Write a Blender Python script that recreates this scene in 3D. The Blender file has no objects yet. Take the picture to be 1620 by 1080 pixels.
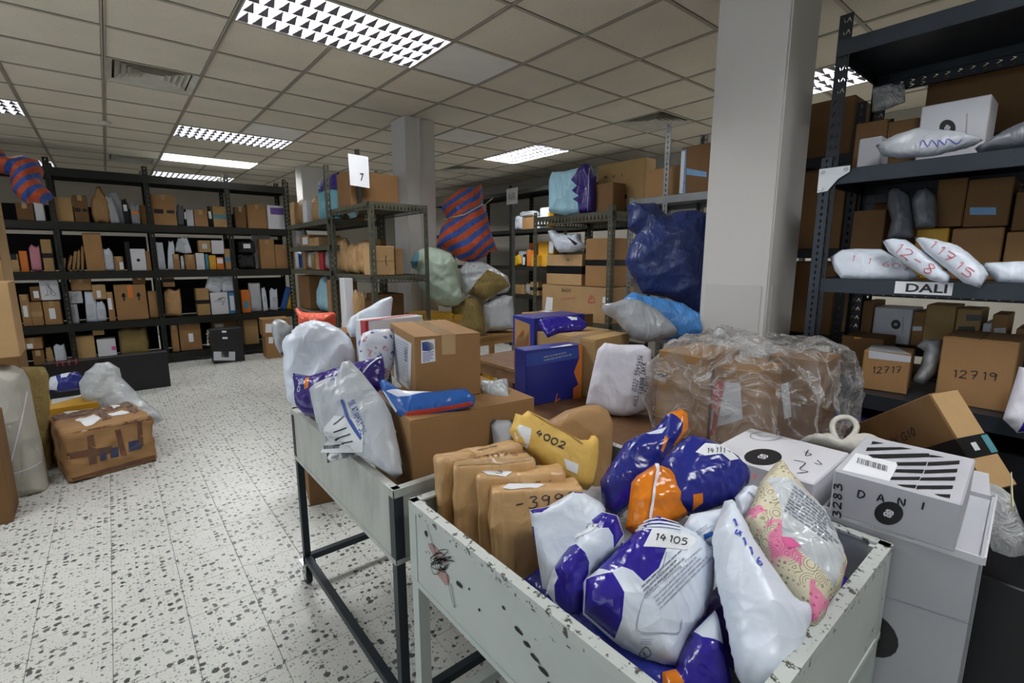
import bpy, bmesh, math, random
import numpy as np
from mathutils import Vector, Matrix, noise
from mathutils.geometry import delaunay_2d_cdt, tessellate_polygon
from mathutils.bvhtree import BVHTree

SC = bpy.context.scene
COL = SC.collection

# ---------------------------------------------------------------- camera, world, exposure
cam_data = bpy.data.cameras.new('camera')
cam_data.sensor_width = 36.0
cam_data.lens = 766.0 / 1620.0 * 36.0
cam_data.clip_start = 0.02
camera = bpy.data.objects.new('camera', cam_data)
camera.location = (0.0, 0.0, 1.5)
camera.rotation_euler = (math.radians(90.0 - 9.683), 0.0, -0.6895)
COL.objects.link(camera)
SC.camera = camera

world = bpy.data.worlds.new('world')
SC.world = world
world.use_nodes = True
# even overcast daylight; it enters through the added windows of the side wall
world.node_tree.nodes['Background'].inputs[0].default_value = (0.78, 0.89, 1.0, 1)
world.node_tree.nodes['Background'].inputs[1].default_value = 2.6
SC.view_settings.view_transform = 'Standard'
SC.view_settings.look = 'None'
SC.view_settings.gamma = 1.0
SC.view_settings.use_curve_mapping = False
SC.view_settings.exposure = 0.0
SC.cycles.max_bounces = 4
SC.cycles.diffuse_bounces = 3
SC.cycles.glossy_bounces = 2
SC.cycles.transmission_bounces = 2
SC.cycles.transparent_max_bounces = 6
LAMP_W = 14.0           # power of one tube row of a ceiling fixture
LAMP_COLOR = (0.97, 0.985, 1.0)

# ---------------------------------------------------------------- materials
def lin(h):
    h = h.lstrip('#')
    out = []
    for i in (0, 2, 4):
        c = int(h[i:i + 2], 16) / 255.0
        out.append(c / 12.92 if c <= 0.04045 else ((c + 0.055) / 1.055) ** 2.4)
    return (out[0], out[1], out[2], 1.0)

M = {}

class NT:
    """small helper around a node tree"""
    def __init__(self, name):
        self.m = bpy.data.materials.new(name)
        self.m.use_nodes = True
        self.t = self.m.node_tree
        self.b = self.t.nodes['Principled BSDF']
        M[name] = self.m
    def n(self, kind, **kw):
        nd = self.t.nodes.new(kind)
        for k, v in kw.items():
            setattr(nd, k, v)
        return nd
    def l(self, a, b):
        self.t.links.new(a, b)
    def coords(self, kind='Object', scale=(1, 1, 1)):
        if kind == 'World':
            o = self.n('ShaderNodeNewGeometry').outputs['Position']
        else:
            o = self.n('ShaderNodeTexCoord').outputs[kind]
        mp = self.n('ShaderNodeMapping')
        mp.inputs['Scale'].default_value = scale
        self.l(o, mp.inputs['Vector'])
        return mp.outputs['Vector']
    def noise(self, vec, scale, detail=3.0, rough=0.55, dist=0.0):
        nd = self.n('ShaderNodeTexNoise')
        nd.inputs['Scale'].default_value = scale
        nd.inputs['Detail'].default_value = detail
        nd.inputs['Roughness'].default_value = rough
        nd.inputs['Distortion'].default_value = dist
        self.l(vec, nd.inputs['Vector'])
        return nd.outputs['Fac']
    def ramp(self, fac, stops):
        r = self.n('ShaderNodeValToRGB')
        el = r.color_ramp.elements
        while len(el) < len(stops):
            el.new(0.5)
        for e, (p, c) in zip(el, stops):
            e.position = p
            e.color = c if isinstance(c, tuple) else ((c, c, c, 1) if not isinstance(c, str) else lin(c))
        self.l(fac, r.inputs['Fac'])
        return r.outputs['Color']
    def mix(self, fac, a, b, mode='MIX'):
        x = self.n('ShaderNodeMix', data_type='RGBA', blend_type=mode)
        for sock, v in ((x.inputs[0], fac), (x.inputs[6], a), (x.inputs[7], b)):
            if isinstance(v, (int, float)):
                sock.default_value = v
            elif isinstance(v, str):
                sock.default_value = lin(v)
            elif isinstance(v, tuple):
                sock.default_value = v
            else:
                self.l(v, sock)
        return x.outputs[2]
    def math(self, op, a, b=0.0):
        x = self.n('ShaderNodeMath', operation=op)
        for sock, v in ((x.inputs[0], a), (x.inputs[1], b)):
            if isinstance(v, (int, float)):
                sock.default_value = v
            else:
                self.l(v, sock)
        return x.outputs[0]
    def bump(self, h, strength=0.3, dist=0.01):
        b = self.n('ShaderNodeBump')
        b.inputs['Strength'].default_value = strength
        b.inputs['Distance'].default_value = dist
        self.l(h, b.inputs['Height'])
        self.l(b.outputs['Normal'], self.b.inputs['Normal'])
    def base(self, c):
        if isinstance(c, str):
            self.b.inputs['Base Color'].default_value = lin(c)
        else:
            self.l(c, self.b.inputs['Base Color'])
    def set(self, rough=0.5, metal=0.0, spec=None, coat=None):
        self.b.inputs['Roughness'].default_value = rough
        self.b.inputs['Metallic'].default_value = metal
        if spec is not None:
            self.b.inputs['Specular IOR Level'].default_value = spec
        if coat:
            self.b.inputs['Coat Weight'].default_value = coat
            self.b.inputs['Coat Roughness'].default_value = 0.12

def plain(name, col, rough=0.6, metal=0.0, spec=None, var=0.06, scale=6.0, bump=0.0, bscale=60.0):
    t = NT(name)
    v = t.coords('Object')
    f = t.noise(v, scale, 2)
    c = t.mix(t.ramp(f, [(0.3, 1.0 - var * 2), (0.7, 1.0)]), (0, 0, 0, 1), col, 'MIX') if var else col
    t.base(c)
    t.set(rough, metal, spec)
    if bump:
        t.bump(t.noise(v, bscale, 3), bump, 0.004)
    return t.m

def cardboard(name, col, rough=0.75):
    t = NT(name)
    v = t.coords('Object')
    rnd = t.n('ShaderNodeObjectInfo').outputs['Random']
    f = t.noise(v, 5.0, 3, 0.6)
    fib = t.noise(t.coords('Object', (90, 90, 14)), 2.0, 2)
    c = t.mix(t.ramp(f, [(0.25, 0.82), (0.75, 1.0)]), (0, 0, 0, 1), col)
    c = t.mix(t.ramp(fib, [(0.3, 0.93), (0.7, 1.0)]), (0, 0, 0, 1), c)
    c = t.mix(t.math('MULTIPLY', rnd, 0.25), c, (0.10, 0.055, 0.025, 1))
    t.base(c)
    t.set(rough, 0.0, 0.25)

def film(name, col, rough=0.32, spec=0.5, wr=0.35, sc=14.0, coat=0.0, var=0.08):
    """plastic film or paper with fine creases"""
    t = NT(name)
    v = t.coords('Object')
    wb = t.n('ShaderNodeTexNoise'); wb.inputs['Scale'].default_value = sc * .5; wb.inputs['Detail'].default_value = 2
    t.l(v, wb.inputs['Vector'])
    wv = t.mix(0.12, v, wb.outputs['Color'])
    def cell(scale):
        vo = t.n('ShaderNodeTexVoronoi'); vo.inputs['Scale'].default_value = scale
        t.l(wv, vo.inputs['Vector'])
        return t.math('POWER', vo.outputs['Distance'], 1.6)
    n2 = t.noise(v, sc * 1.3, 2, 0.55, 1.0)
    fo = t.noise(t.coords('Object', (1, 1, .3)), sc * 1.1, 2, 0.5, 0.6)
    fa = t.n('ShaderNodeMath', operation='ABSOLUTE'); t.l(t.math('SUBTRACT', fo, 0.5), fa.inputs[0])
    h = t.math('ADD', t.math('MULTIPLY', cell(sc), 0.6), t.math('ADD', t.math('MULTIPLY', n2, 0.3), t.math('MULTIPLY', fa.outputs[0], -1.6)))
    f = t.noise(v, 4.0, 3)
    t.base(t.mix(t.ramp(f, [(0.3, 1 - var), (0.7, 1.0)]), (0, 0, 0, 1), col))
    t.set(rough, 0.0, spec, coat)
    t.bump(h, min(1.0, wr * 1.5), 0.02)

cardboard('card', '#b0875a')
cardboard('card_light', '#cda878')
cardboard('card_dark', '#85633f')  # on the tall rack this darker card also stands in for shelf shade
cardboard('card_tan', '#c3a06c')
film('kraft', '#d3a873', 0.40, 0.5, 0.5, 12.0, 0.4)
film('kraft_dull', '#b08a5c', 0.55, 0.35, 0.3, 10.0)
film('yellow_paper', '#e6bd62', 0.55, 0.3, 0.25, 12.0)
film('poly_white', '#dfe7f4', 0.34, 0.5, 0.30, 12.0)
film('poly_grey', '#c3c8cf', 0.33, 0.5, 0.35, 12.0)
film('poly_silver', '#a9adb2', 0.30, 0.6, 0.4, 12.0)
film('poly_darkgrey', '#6d7078', 0.35, 0.5, 0.4, 12.0)
film('poly_black', '#15161a', 0.28, 0.5, 0.4, 12.0)
film('poly_navy', '#242c86', 0.22, 0.55, 0.35, 13.0)
film('poly_purple', '#2d1f96', 0.20, 0.6, 0.35, 13.0)
film('poly_deep_purple', '#35207a', 0.25, 0.5, 0.35, 13.0)
film('poly_orange', '#e2801c', 0.22, 0.55, 0.35, 13.0)
film('poly_blue', '#2f63b4', 0.26, 0.5, 0.35, 13.0)
film('poly_sky', '#a5d4e6', 0.38, 0.4, 0.28, 12.0)
film('poly_teal', '#78b4c4', 0.36, 0.4, 0.3, 12.0)
film('poly_pink', '#d98fa0', 0.36, 0.4, 0.3, 12.0)
film('poly_yellow', '#e8b51e', 0.36, 0.45, 0.3, 12.0)
film('poly_red', '#c8463a', 0.36, 0.45, 0.3, 12.0)
film('poly_coral', '#d8583e', 0.4, 0.45, 0.3, 12.0)
film('cloth_white', '#e4e2ee', 0.75, 0.2, 0.35, 11.0)
film('cloth_grey', '#b3b0a6', 0.85, 0.15, 0.35, 9.0)
film('cloth_mint', '#c3d6c4', 0.8, 0.2, 0.4, 9.0)
film('burlap', '#a5905c', 0.85, 0.15, 0.5, 40.0)
film('tarp_navy', '#27386f', 0.36, 0.5, 0.4, 16.0)
film('tarp_sky', '#4f93dc', 0.38, 0.5, 0.4, 16.0)
film('dirty_white', '#cfccc2', 0.45, 0.4, 0.4, 10.0)
film('glassine', '#cdd2d6', 0.22, 0.6, 0.5, 14.0)
plain('paper', '#eceef2', 0.7, var=0.02)
plain('paper_grey', '#c9ccd2', 0.7, var=0.03)
plain('white_board', '#dedee4', 0.55, var=0.05, scale=3.0)
plain('white_board_dull', '#c2c3ca', 0.6, var=0.06, scale=3.0)
plain('ink', '#22222a', 0.6, var=0)
plain('ink_blue', '#3a45b4', 0.6, var=0)
plain('ink_red', '#cf4a52', 0.6, var=0)
plain('ink_grey', '#7d828c', 0.6, var=0)
plain('ink_pale', '#9aa0b0', 0.6, var=0)
plain('ink_white', '#e8e8ee', 0.5, var=0)
plain('print_blue', '#3350a8', 0.5, var=0.02)
plain('smear_red', '#b08c88', 0.6, var=0.1)
plain('panel_print', '#333c5c', 0.4, var=0.1)
plain('print_navy', '#2a3078', 0.4, var=0.02)
plain('print_black', '#1d1d21', 0.45, var=0)
plain('print_red', '#c43a44', 0.5, var=0.02)
plain('print_orange', '#e07f38', 0.5, var=0.02)
plain('print_purple', '#6a4a9c', 0.5, var=0.02)
plain('print_pink', '#e0609a', 0.5, var=0.02)
plain('orange_board', '#dd7a2c', 0.55)
plain('yellow_board', '#d9a428', 0.55)
plain('teal_board', '#4d8fa0', 0.5)
plain('blue_board', '#4888bd', 0.5)
plain('black_board', '#1b1c20', 0.4)
plain('navy_board', '#28308c', 0.3, spec=0.6)
plain('red_board', '#b8333a', 0.5)
plain('tape_brown', '#6b4630', 0.25, spec=0.6, var=0.1)
plain('tape_black', '#17191d', 0.3)
plain('tape_clear', '#b99a70', 0.15, spec=0.8, var=0.05)
plain('tape_white', '#dfe2e6', 0.3)
plain('tape_teal', '#5c9aa6', 0.35)
plain('tape_blue', '#5f95c4', 0.35)
plain('wood', '#b98a52', 0.6, var=0.18, scale=12.0)
plain('wood_dark', '#7d5836', 0.5, var=0.2, scale=12.0)
plain('steel_black', '#23241f', 0.5, 0.3, var=0.12)
plain('steel_olive', '#5d5e50', 0.5, 0.3, var=0.15)
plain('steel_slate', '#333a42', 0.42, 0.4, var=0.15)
plain('steel_grey', '#77797a', 0.42, 0.5, var=0.12)
plain('steel_navy', '#22262c', 0.42, 0.35, var=0.12)
plain('bracket_plate', '#d3d6d8', 0.35, 0.5, var=0.05)
plain('deck_board', '#6d6048', 0.75, var=0.15)
plain('rubber', '#1a1a1a', 0.7, var=0)
plain('chrome', '#b9bcc0', 0.2, 1.0, var=0)
plain('aluminium', '#d9dadc', 0.22, 1.0, var=0)
plain('reflector_white', '#f2f2f0', 0.35, var=0)
plain('louver_reflection_grey', '#77737f', 0.4, 0.2, var=0)  # grey in place of the dark room reflected in the blades
plain('white_tile', '#f1efea', 0.7, var=0.03)
plain('white_paint', '#c9c6c2', 0.6, var=0.04, scale=2.0)
plain('grid_paint', '#b8b1a1', 0.6, var=0.08)
plain('vent_paint', '#d6d2c4', 0.6, var=0.1)
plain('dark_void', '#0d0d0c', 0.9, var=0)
plain('grout', '#7d7d78', 0.9, var=0.1)
plain('rope', '#c9bd96', 0.8)
plain('clear_tape_film', '#c9c4b8', 0.12, spec=0.8)

def special_materials():
    # terrazzo floor tile: pale matrix, dark angular chips of several sizes
    t = NT('terrazzo')
    v = t.coords('World')
    vv = t.n('ShaderNodeVectorMath', operation='ADD')
    t.l(v, vv.inputs[0])
    sc = t.n('ShaderNodeVectorMath', operation='SCALE')
    nz = t.n('ShaderNodeTexNoise'); nz.inputs['Scale'].default_value = 85; nz.inputs['Detail'].default_value = 1
    t.l(v, nz.inputs['Vector'])
    t.l(nz.outputs['Color'], sc.inputs[0]); sc.inputs['Scale'].default_value = 0.016
    t.l(sc.outputs[0], vv.inputs[1])
    def chips(scale, cut, keep):
        vo = t.n('ShaderNodeTexVoronoi', feature='F1')
        vo.voronoi_dimensions = '2D'
        vo.inputs['Scale'].default_value = scale
        t.l(vv.outputs[0], vo.inputs['Vector'])
        s = t.n('ShaderNodeSeparateColor'); t.l(vo.outputs['Color'], s.inputs[0])
        size = t.math('MULTIPLY', t.math('SUBTRACT', s.outputs[0], keep), cut)
        return t.math('GREATER_THAN', size, vo.outputs['Distance']), s.outputs[1]
    a, ra = chips(32.0, 0.62, 0.36)
    b, rb = chips(72.0, 0.6, 0.42)
    mott = t.noise(v, 120, 3)
    big = t.noise(v, 1.3, 4)
    base = t.mix(t.ramp(mott, [(0.35, 0.86), (0.65, 1.0)]), (0, 0, 0, 1), '#dcdcd6')
    base = t.mix(t.ramp(big, [(0.3, 0.86), (0.7, 1.0)]), (0, 0, 0, 1), base)
    c = t.mix(t.math('MULTIPLY', b, 0.8), base, '#777975')
    c = t.mix(t.math('MULTIPLY', a, 0.95), c, t.ramp(ra, [(0.0, '#303335'), (0.6, '#4a4d4f'), (1.0, '#777a77')]))
    t.base(c); t.set(0.33, 0, 0.45)
    # mineral fibre ceiling tile
    t = NT('ceiling_fibre')
    v = t.coords('World')
    vo = t.n('ShaderNodeTexVoronoi'); vo.inputs['Scale'].default_value = 70; t.l(v, vo.inputs['Vector'])
    s = t.n('ShaderNodeSeparateColor'); t.l(vo.outputs['Color'], s.inputs[0])
    pit = t.math('GREATER_THAN', t.math('MULTIPLY', t.math('SUBTRACT', s.outputs[0], 0.55), 0.6), vo.outputs['Distance'])
    rnd = t.n('ShaderNodeObjectInfo').outputs['Random']
    f = t.noise(v, 2.2, 4)
    c = t.mix(t.ramp(f, [(0.3, 0.9), (0.7, 1.0)]), (0, 0, 0, 1), '#ece4d2')
    c = t.mix(t.math('MULTIPLY', rnd, 0.10), c, '#a89f8c')
    c = t.mix(t.math('MULTIPLY', pit, 0.55), c, '#8b8270')
    t.base(c); t.set(0.9, 0, 0.1)
    # clear wrapping film: mostly see-through with glossy creases
    for nm, fac, tint, sc in (('clear_film', 0.03, (0.95, 0.96, 0.97, 1), 7.0), ('hazy_film', 0.50, (0.86, 0.88, 0.90, 1), 9.0)):
        t = NT(nm)
        v = t.coords('Object')
        wb = t.n('ShaderNodeTexNoise'); wb.inputs['Scale'].default_value = sc * .7; wb.inputs['Detail'].default_value = 2
        t.l(v, wb.inputs['Vector'])
        wv = t.mix(0.16, v, wb.outputs['Color'])
        def edge(scale, feat):
            vo = t.n('ShaderNodeTexVoronoi', feature=feat); vo.inputs['Scale'].default_value = scale
            t.l(wv, vo.inputs['Vector'])
            return vo.outputs['Distance']
        fo = t.noise(wv, sc * .9, 5, 0.6, 1.2)
        fa = t.n('ShaderNodeMath', operation='ABSOLUTE'); t.l(t.math('SUBTRACT', fo, 0.5), fa.inputs[0])
        h = t.math('ADD', t.math('MULTIPLY', edge(sc, 'F1'), 0.6), t.math('MULTIPLY', fa.outputs[0], -2.2))
        t.b.inputs['Base Color'].default_value = tint
        t.set(0.14, 0, 1.0)
        t.bump(h, 0.9, 0.05)
        tr = t.n('ShaderNodeBsdfTransparent')
        mx = t.n('ShaderNodeMixShader')
        fres = t.n('ShaderNodeFresnel'); fres.inputs['IOR'].default_value = 1.5
        haze = t.ramp(t.noise(v, 4.0, 3), [(0.45, 0.0), (0.65, 0.14)])
        crease = t.ramp(fa.outputs[0], [(0.0, 0.30), (0.02, 0.10), (0.06, 0.0)])
        f = t.math('MINIMUM', t.math('ADD', t.math('ADD', t.math('ADD', haze, crease), fac), t.math('MULTIPLY', fres.outputs[0], 0.35)), 0.9)
        t.l(f, mx.inputs[0])
        t.l(tr.outputs[0], mx.inputs[1]); t.l(t.b.outputs[0], mx.inputs[2])
        out = t.t.nodes['Material Output']
        t.l(mx.outputs[0], out.inputs['Surface'])
    t = NT('window_glass')
    tr = t.n('ShaderNodeBsdfTransparent'); mx = t.n('ShaderNodeMixShader'); mx.inputs[0].default_value = 0.07
    t.set(0.02); t.l(tr.outputs[0], mx.inputs[1]); t.l(t.b.outputs[0], mx.inputs[2]); t.l(mx.outputs[0], t.t.nodes['Material Output'].inputs['Surface'])
    # chipped painted sheet steel of the near cart, bare galvanised steel of the far cart
    t = NT('chipped_paint')
    v = t.coords('Object')
    n1 = t.noise(t.coords('Object', (1, 0.45, 1)), 16, 5, 0.65)
    chip = t.ramp(n1, [(0.665, 0.0), (0.68, 1.0)])
    st = t.noise(v, 3.0, 5)
    c = t.mix(t.ramp(st, [(0.3, 0.86), (0.7, 1.0)]), (0, 0, 0, 1), '#c6cdc9')
    c = t.mix(chip, c, '#4a463e')
    t.base(c); t.set(0.42, 0.1, 0.4); t.bump(t.math('SUBTRACT', 1.0, chip), 0.5, 0.002)
    t = NT('chipped_edge')
    v = t.coords('Object')
    n1 = t.noise(v, 45, 5, 0.7)
    chip = t.ramp(n1, [(0.56, 0.0), (0.60, 1.0)])
    c = t.mix(chip, '#c3c8c4', '#4d4a42')
    t.base(c); t.set(0.5, 0.1)
    t = NT('galvanised')
    v = t.coords('Object')
    n1 = t.noise(t.coords('Object', (1, 1, 0.35)), 9, 5, 0.65)
    c = t.ramp(n1, [(0.25, '#9a9e9a'), (0.5, '#b7bab4'), (0.75, '#c6c8c2')])
    t.base(c); t.set(0.45, 0.25, 0.5)
    t = NT('plaster')
    v = t.coords('World')
    n1 = t.noise(v, 1.5, 5); n2 = t.noise(v, 22, 4)
    c = t.mix(t.ramp(n1, [(0.3, 0.92), (0.7, 1.0)]), (0, 0, 0, 1), '#d3d0cc')
    c = t.mix(t.ramp(n2, [(0.70, 0.0), (0.76, 0.22)]), c, '#8f8a84')
    t.base(c); t.set(0.75, 0, 0.25)
    t = NT('wall_paint')
    v = t.coords('World')
    n1 = t.noise(v, 0.8, 4)
    t.base(t.mix(t.ramp(n1, [(0.3, 0.9), (0.7, 1.0)]), (0, 0, 0, 1), '#b9b4a8')); t.set(0.85, 0, 0.2)
    # woven striped sack: blue and orange bands that follow the cloth
    for nm, rot, sc in (('striped_weave', 0.6, 7.5), ('striped_weave_far', 1.0, 10.0)):
        t = NT(nm)
        tc = t.n('ShaderNodeTexCoord')
        mp = t.n('ShaderNodeMapping'); mp.inputs['Rotation'].default_value = (0.35, 0.55, rot)
        t.l(tc.outputs['Object'], mp.inputs['Vector'])
        w = t.n('ShaderNodeTexWave', wave_type='BANDS', bands_direction='Z')
        w.inputs['Scale'].default_value = sc * 0.42; w.inputs['Distortion'].default_value = 6.5
        w.inputs['Detail'].default_value = 1.0; w.inputs['Detail Scale'].default_value = 0.6
        t.l(mp.outputs['Vector'], w.inputs['Vector'])
        c = t.ramp(w.outputs['Fac'], [(0.44, '#3f5fae'), (0.50, '#cc5a34')])
        n2 = t.noise(t.coords('Object'), 30, 3)
        c = t.mix(t.ramp(n2, [(0.3, 0.75), (0.7, 1.0)]), (0, 0, 0, 1), c)
        t.base(c); t.set(0.6, 0, 0.3)
        t.bump(t.noise(t.coords('Object'), 16, 4, 0.6, 1.0), 0.6, 0.03)
    # floral gift wrap
    t = NT('floral')
    v = t.coords('Object')
    vo = t.n('ShaderNodeTexVoronoi'); vo.inputs['Scale'].default_value = 95; vo.inputs['Randomness'].default_value = 0.3; t.l(v, vo.inputs['Vector'])
    dots = t.ramp(vo.outputs['Distance'], [(0.26, 1.0), (0.31, 0.0)])
    zone = t.ramp(t.noise(v, 15, 2), [(0.48, 0.0), (0.52, 1.0)])
    fl = t.n('ShaderNodeTexVoronoi', feature='F1'); fl.inputs['Scale'].default_value = 42; t.l(v, fl.inputs['Vector'])
    ring = t.n('ShaderNodeMath', operation='SINE'); t.l(t.math('MULTIPLY', fl.outputs['Distance'], 34.0), ring.inputs[0])
    rings = t.ramp(ring.outputs[0], [(0.55, 0.0), (0.7, 1.0)])
    pat = t.mix(zone, rings, dots)
    pk = t.ramp(t.noise(v, 13, 3, 0.5, 0.6), [(0.54, 0.0), (0.58, 1.0)])
    c = t.mix(pk, '#d9d0b4', '#e387a8')
    c = t.mix(t.math('MULTIPLY', pat, 0.7), c, t.mix(pk, '#5b5a44', '#c2447c'))
    t.base(c); t.set(0.4, 0, 0.4); t.bump(t.noise(v, 14, 4, 0.55, 1.0), 0.3, 0.02)
    # busy printed mailer (red, blue print on white)
    t = NT('busy_print')
    v = t.coords('Object')
    w = t.n('ShaderNodeTexNoise'); w.inputs['Scale'].default_value = 26; w.inputs['Detail'].default_value = 2; t.l(v, w.inputs['Vector'])
    c = t.ramp(w.outputs['Fac'], [(0.36, '#4a55a0'), (0.40, '#dfe3ee'), (0.60, '#e2e4ee'), (0.63, '#c05a66'), (0.68, '#dde2ee')])
    t.base(c); t.set(0.35, 0, 0.5); t.bump(t.noise(v, 14, 4, 0.55, 1.0), 0.3, 0.02)
    # lit fluorescent tube
    t = NT('tube_glow')
    t.base('#ffffff')
    t.b.inputs['Emission Color'].default_value = (1.0, 0.98, 0.94, 1)
    t.b.inputs['Emission Strength'].default_value = 6.0
    t = NT('tube_weak')
    t.base('#ffffff')
    t.b.inputs['Emission Color'].default_value = (0.95, 0.97, 1.0, 1)
    t.b.inputs['Emission Strength'].default_value = 1.6
special_materials()

# ---------------------------------------------------------------- mesh helpers
def link(name, me, parent=None, loc=None):
    o = bpy.data.objects.new(name, me)
    COL.objects.link(o)
    if parent is not None:
        o.parent = parent
    if loc is not None:
        o.location = loc
    return o

def tag(o, label=None, cat=None, group=None, kind=None):
    if label: o['label'] = label
    if cat: o['category'] = cat
    if group: o['group'] = group
    if kind: o['kind'] = kind
    return o

def empty(name, loc=(0, 0, 0), rz=0.0):
    o = bpy.data.objects.new(name, None)
    o.empty_display_size = 0.1
    COL.objects.link(o)
    o.location = loc
    o.rotation_euler = (0, 0, rz)
    return o

class MB:
    def __init__(self):
        self.v = []; self.f = []; self.m = []
    def add(self, vs, fs, mi=0):
        k = len(self.v)
        self.v += [tuple(p) for p in vs]
        for f in fs:
            self.f.append(tuple(i + k for i in f)); self.m.append(mi)
    def box(self, x0, x1, y0, y1, z0, z1, mi=0, mat=None):
        vs = [Vector((x, y, z)) for z in (z0, z1) for y in (y0, y1) for x in (x0, x1)]
        if mat is not None:
            vs = [mat @ p for p in vs]
        self.add(vs, [(0, 2, 3, 1), (4, 5, 7, 6), (0, 1, 5, 4), (2, 6, 7, 3), (0, 4, 6, 2), (1, 3, 7, 5)], mi)
    def prism(self, pts, n, mi=0):
        """closed 2D/3D loop pts extruded by vector n"""
        n = Vector(n); k = len(pts)
        a = [Vector(p) for p in pts]
        self.add(a + [p + n for p in a], [tuple(range(k))[::-1], tuple(range(k, 2 * k))] + [(i, (i + 1) % k, k + (i + 1) % k, k + i) for i in range(k)], mi)
    def tube(self, pts, r, seg=8, mi=0, cap=True):
        pts = [Vector(p) for p in pts]; n = len(pts)
        rs = r if isinstance(r, (list, tuple)) else [r] * n
        k0 = len(self.v); up = Vector((0.13, 0.21, 1)).normalized()
        for i, p in enumerate(pts):
            d = (pts[min(i + 1, n - 1)] - pts[max(i - 1, 0)]).normalized()
            a = d.cross(up)
            if a.length < 1e-3: a = d.cross(Vector((1, 0, 0)))
            a.normalize(); b = d.cross(a)
            for s in range(seg):
                t = 2 * math.pi * s / seg
                self.v.append(tuple(p + a * math.cos(t) * rs[i] + b * math.sin(t) * rs[i]))
        for i in range(n - 1):
            for s in range(seg):
                self.f.append((k0 + i * seg + s, k0 + i * seg + (s + 1) % seg, k0 + (i + 1) * seg + (s + 1) % seg, k0 + (i + 1) * seg + s)); self.m.append(mi)
        if cap:
            self.f.append(tuple(range(k0, k0 + seg))[::-1]); self.m.append(mi)
            self.f.append(tuple(range(k0 + (n - 1) * seg, k0 + n * seg))); self.m.append(mi)
    def mesh(self, name, mats, smooth=False):
        me = bpy.data.meshes.new(name)
        me.from_pydata(self.v, [], self.f)
        for m in (mats if isinstance(mats, (list, tuple)) else [mats]):
            me.materials.append(M[m] if isinstance(m, str) else m)
        if any(self.m):
            me.polygons.foreach_set('material_index', self.m)
        if smooth:
            me.polygons.foreach_set('use_smooth', [True] * len(me.polygons))
        me.update()
        return me
    def build(self, name, mats, parent=None, loc=None, smooth=False):
        return link(name, self.mesh(name, mats, smooth), parent, loc)

def bevel_box_mesh(name, dx, dy, dz, r, mats, seg=1):
    """box with its base corner at the origin and its edges eased"""
    bm = bmesh.new()
    bmesh.ops.create_cube(bm, size=1.0)
    for v in bm.verts:
        v.co = Vector(((v.co.x + .5) * dx, (v.co.y + .5) * dy, (v.co.z + .5) * dz))
    if r > 0:
        bmesh.ops.bevel(bm, geom=list(bm.edges), offset=min(r, dx * .4, dy * .4, dz * .4), segments=seg, affect='EDGES', profile=0.5)
    me = bpy.data.meshes.new(name)
    bm.to_mesh(me); bm.free()
    for m in (mats if isinstance(mats, (list, tuple)) else [mats]):
        me.materials.append(M[m])
    return me

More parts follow.
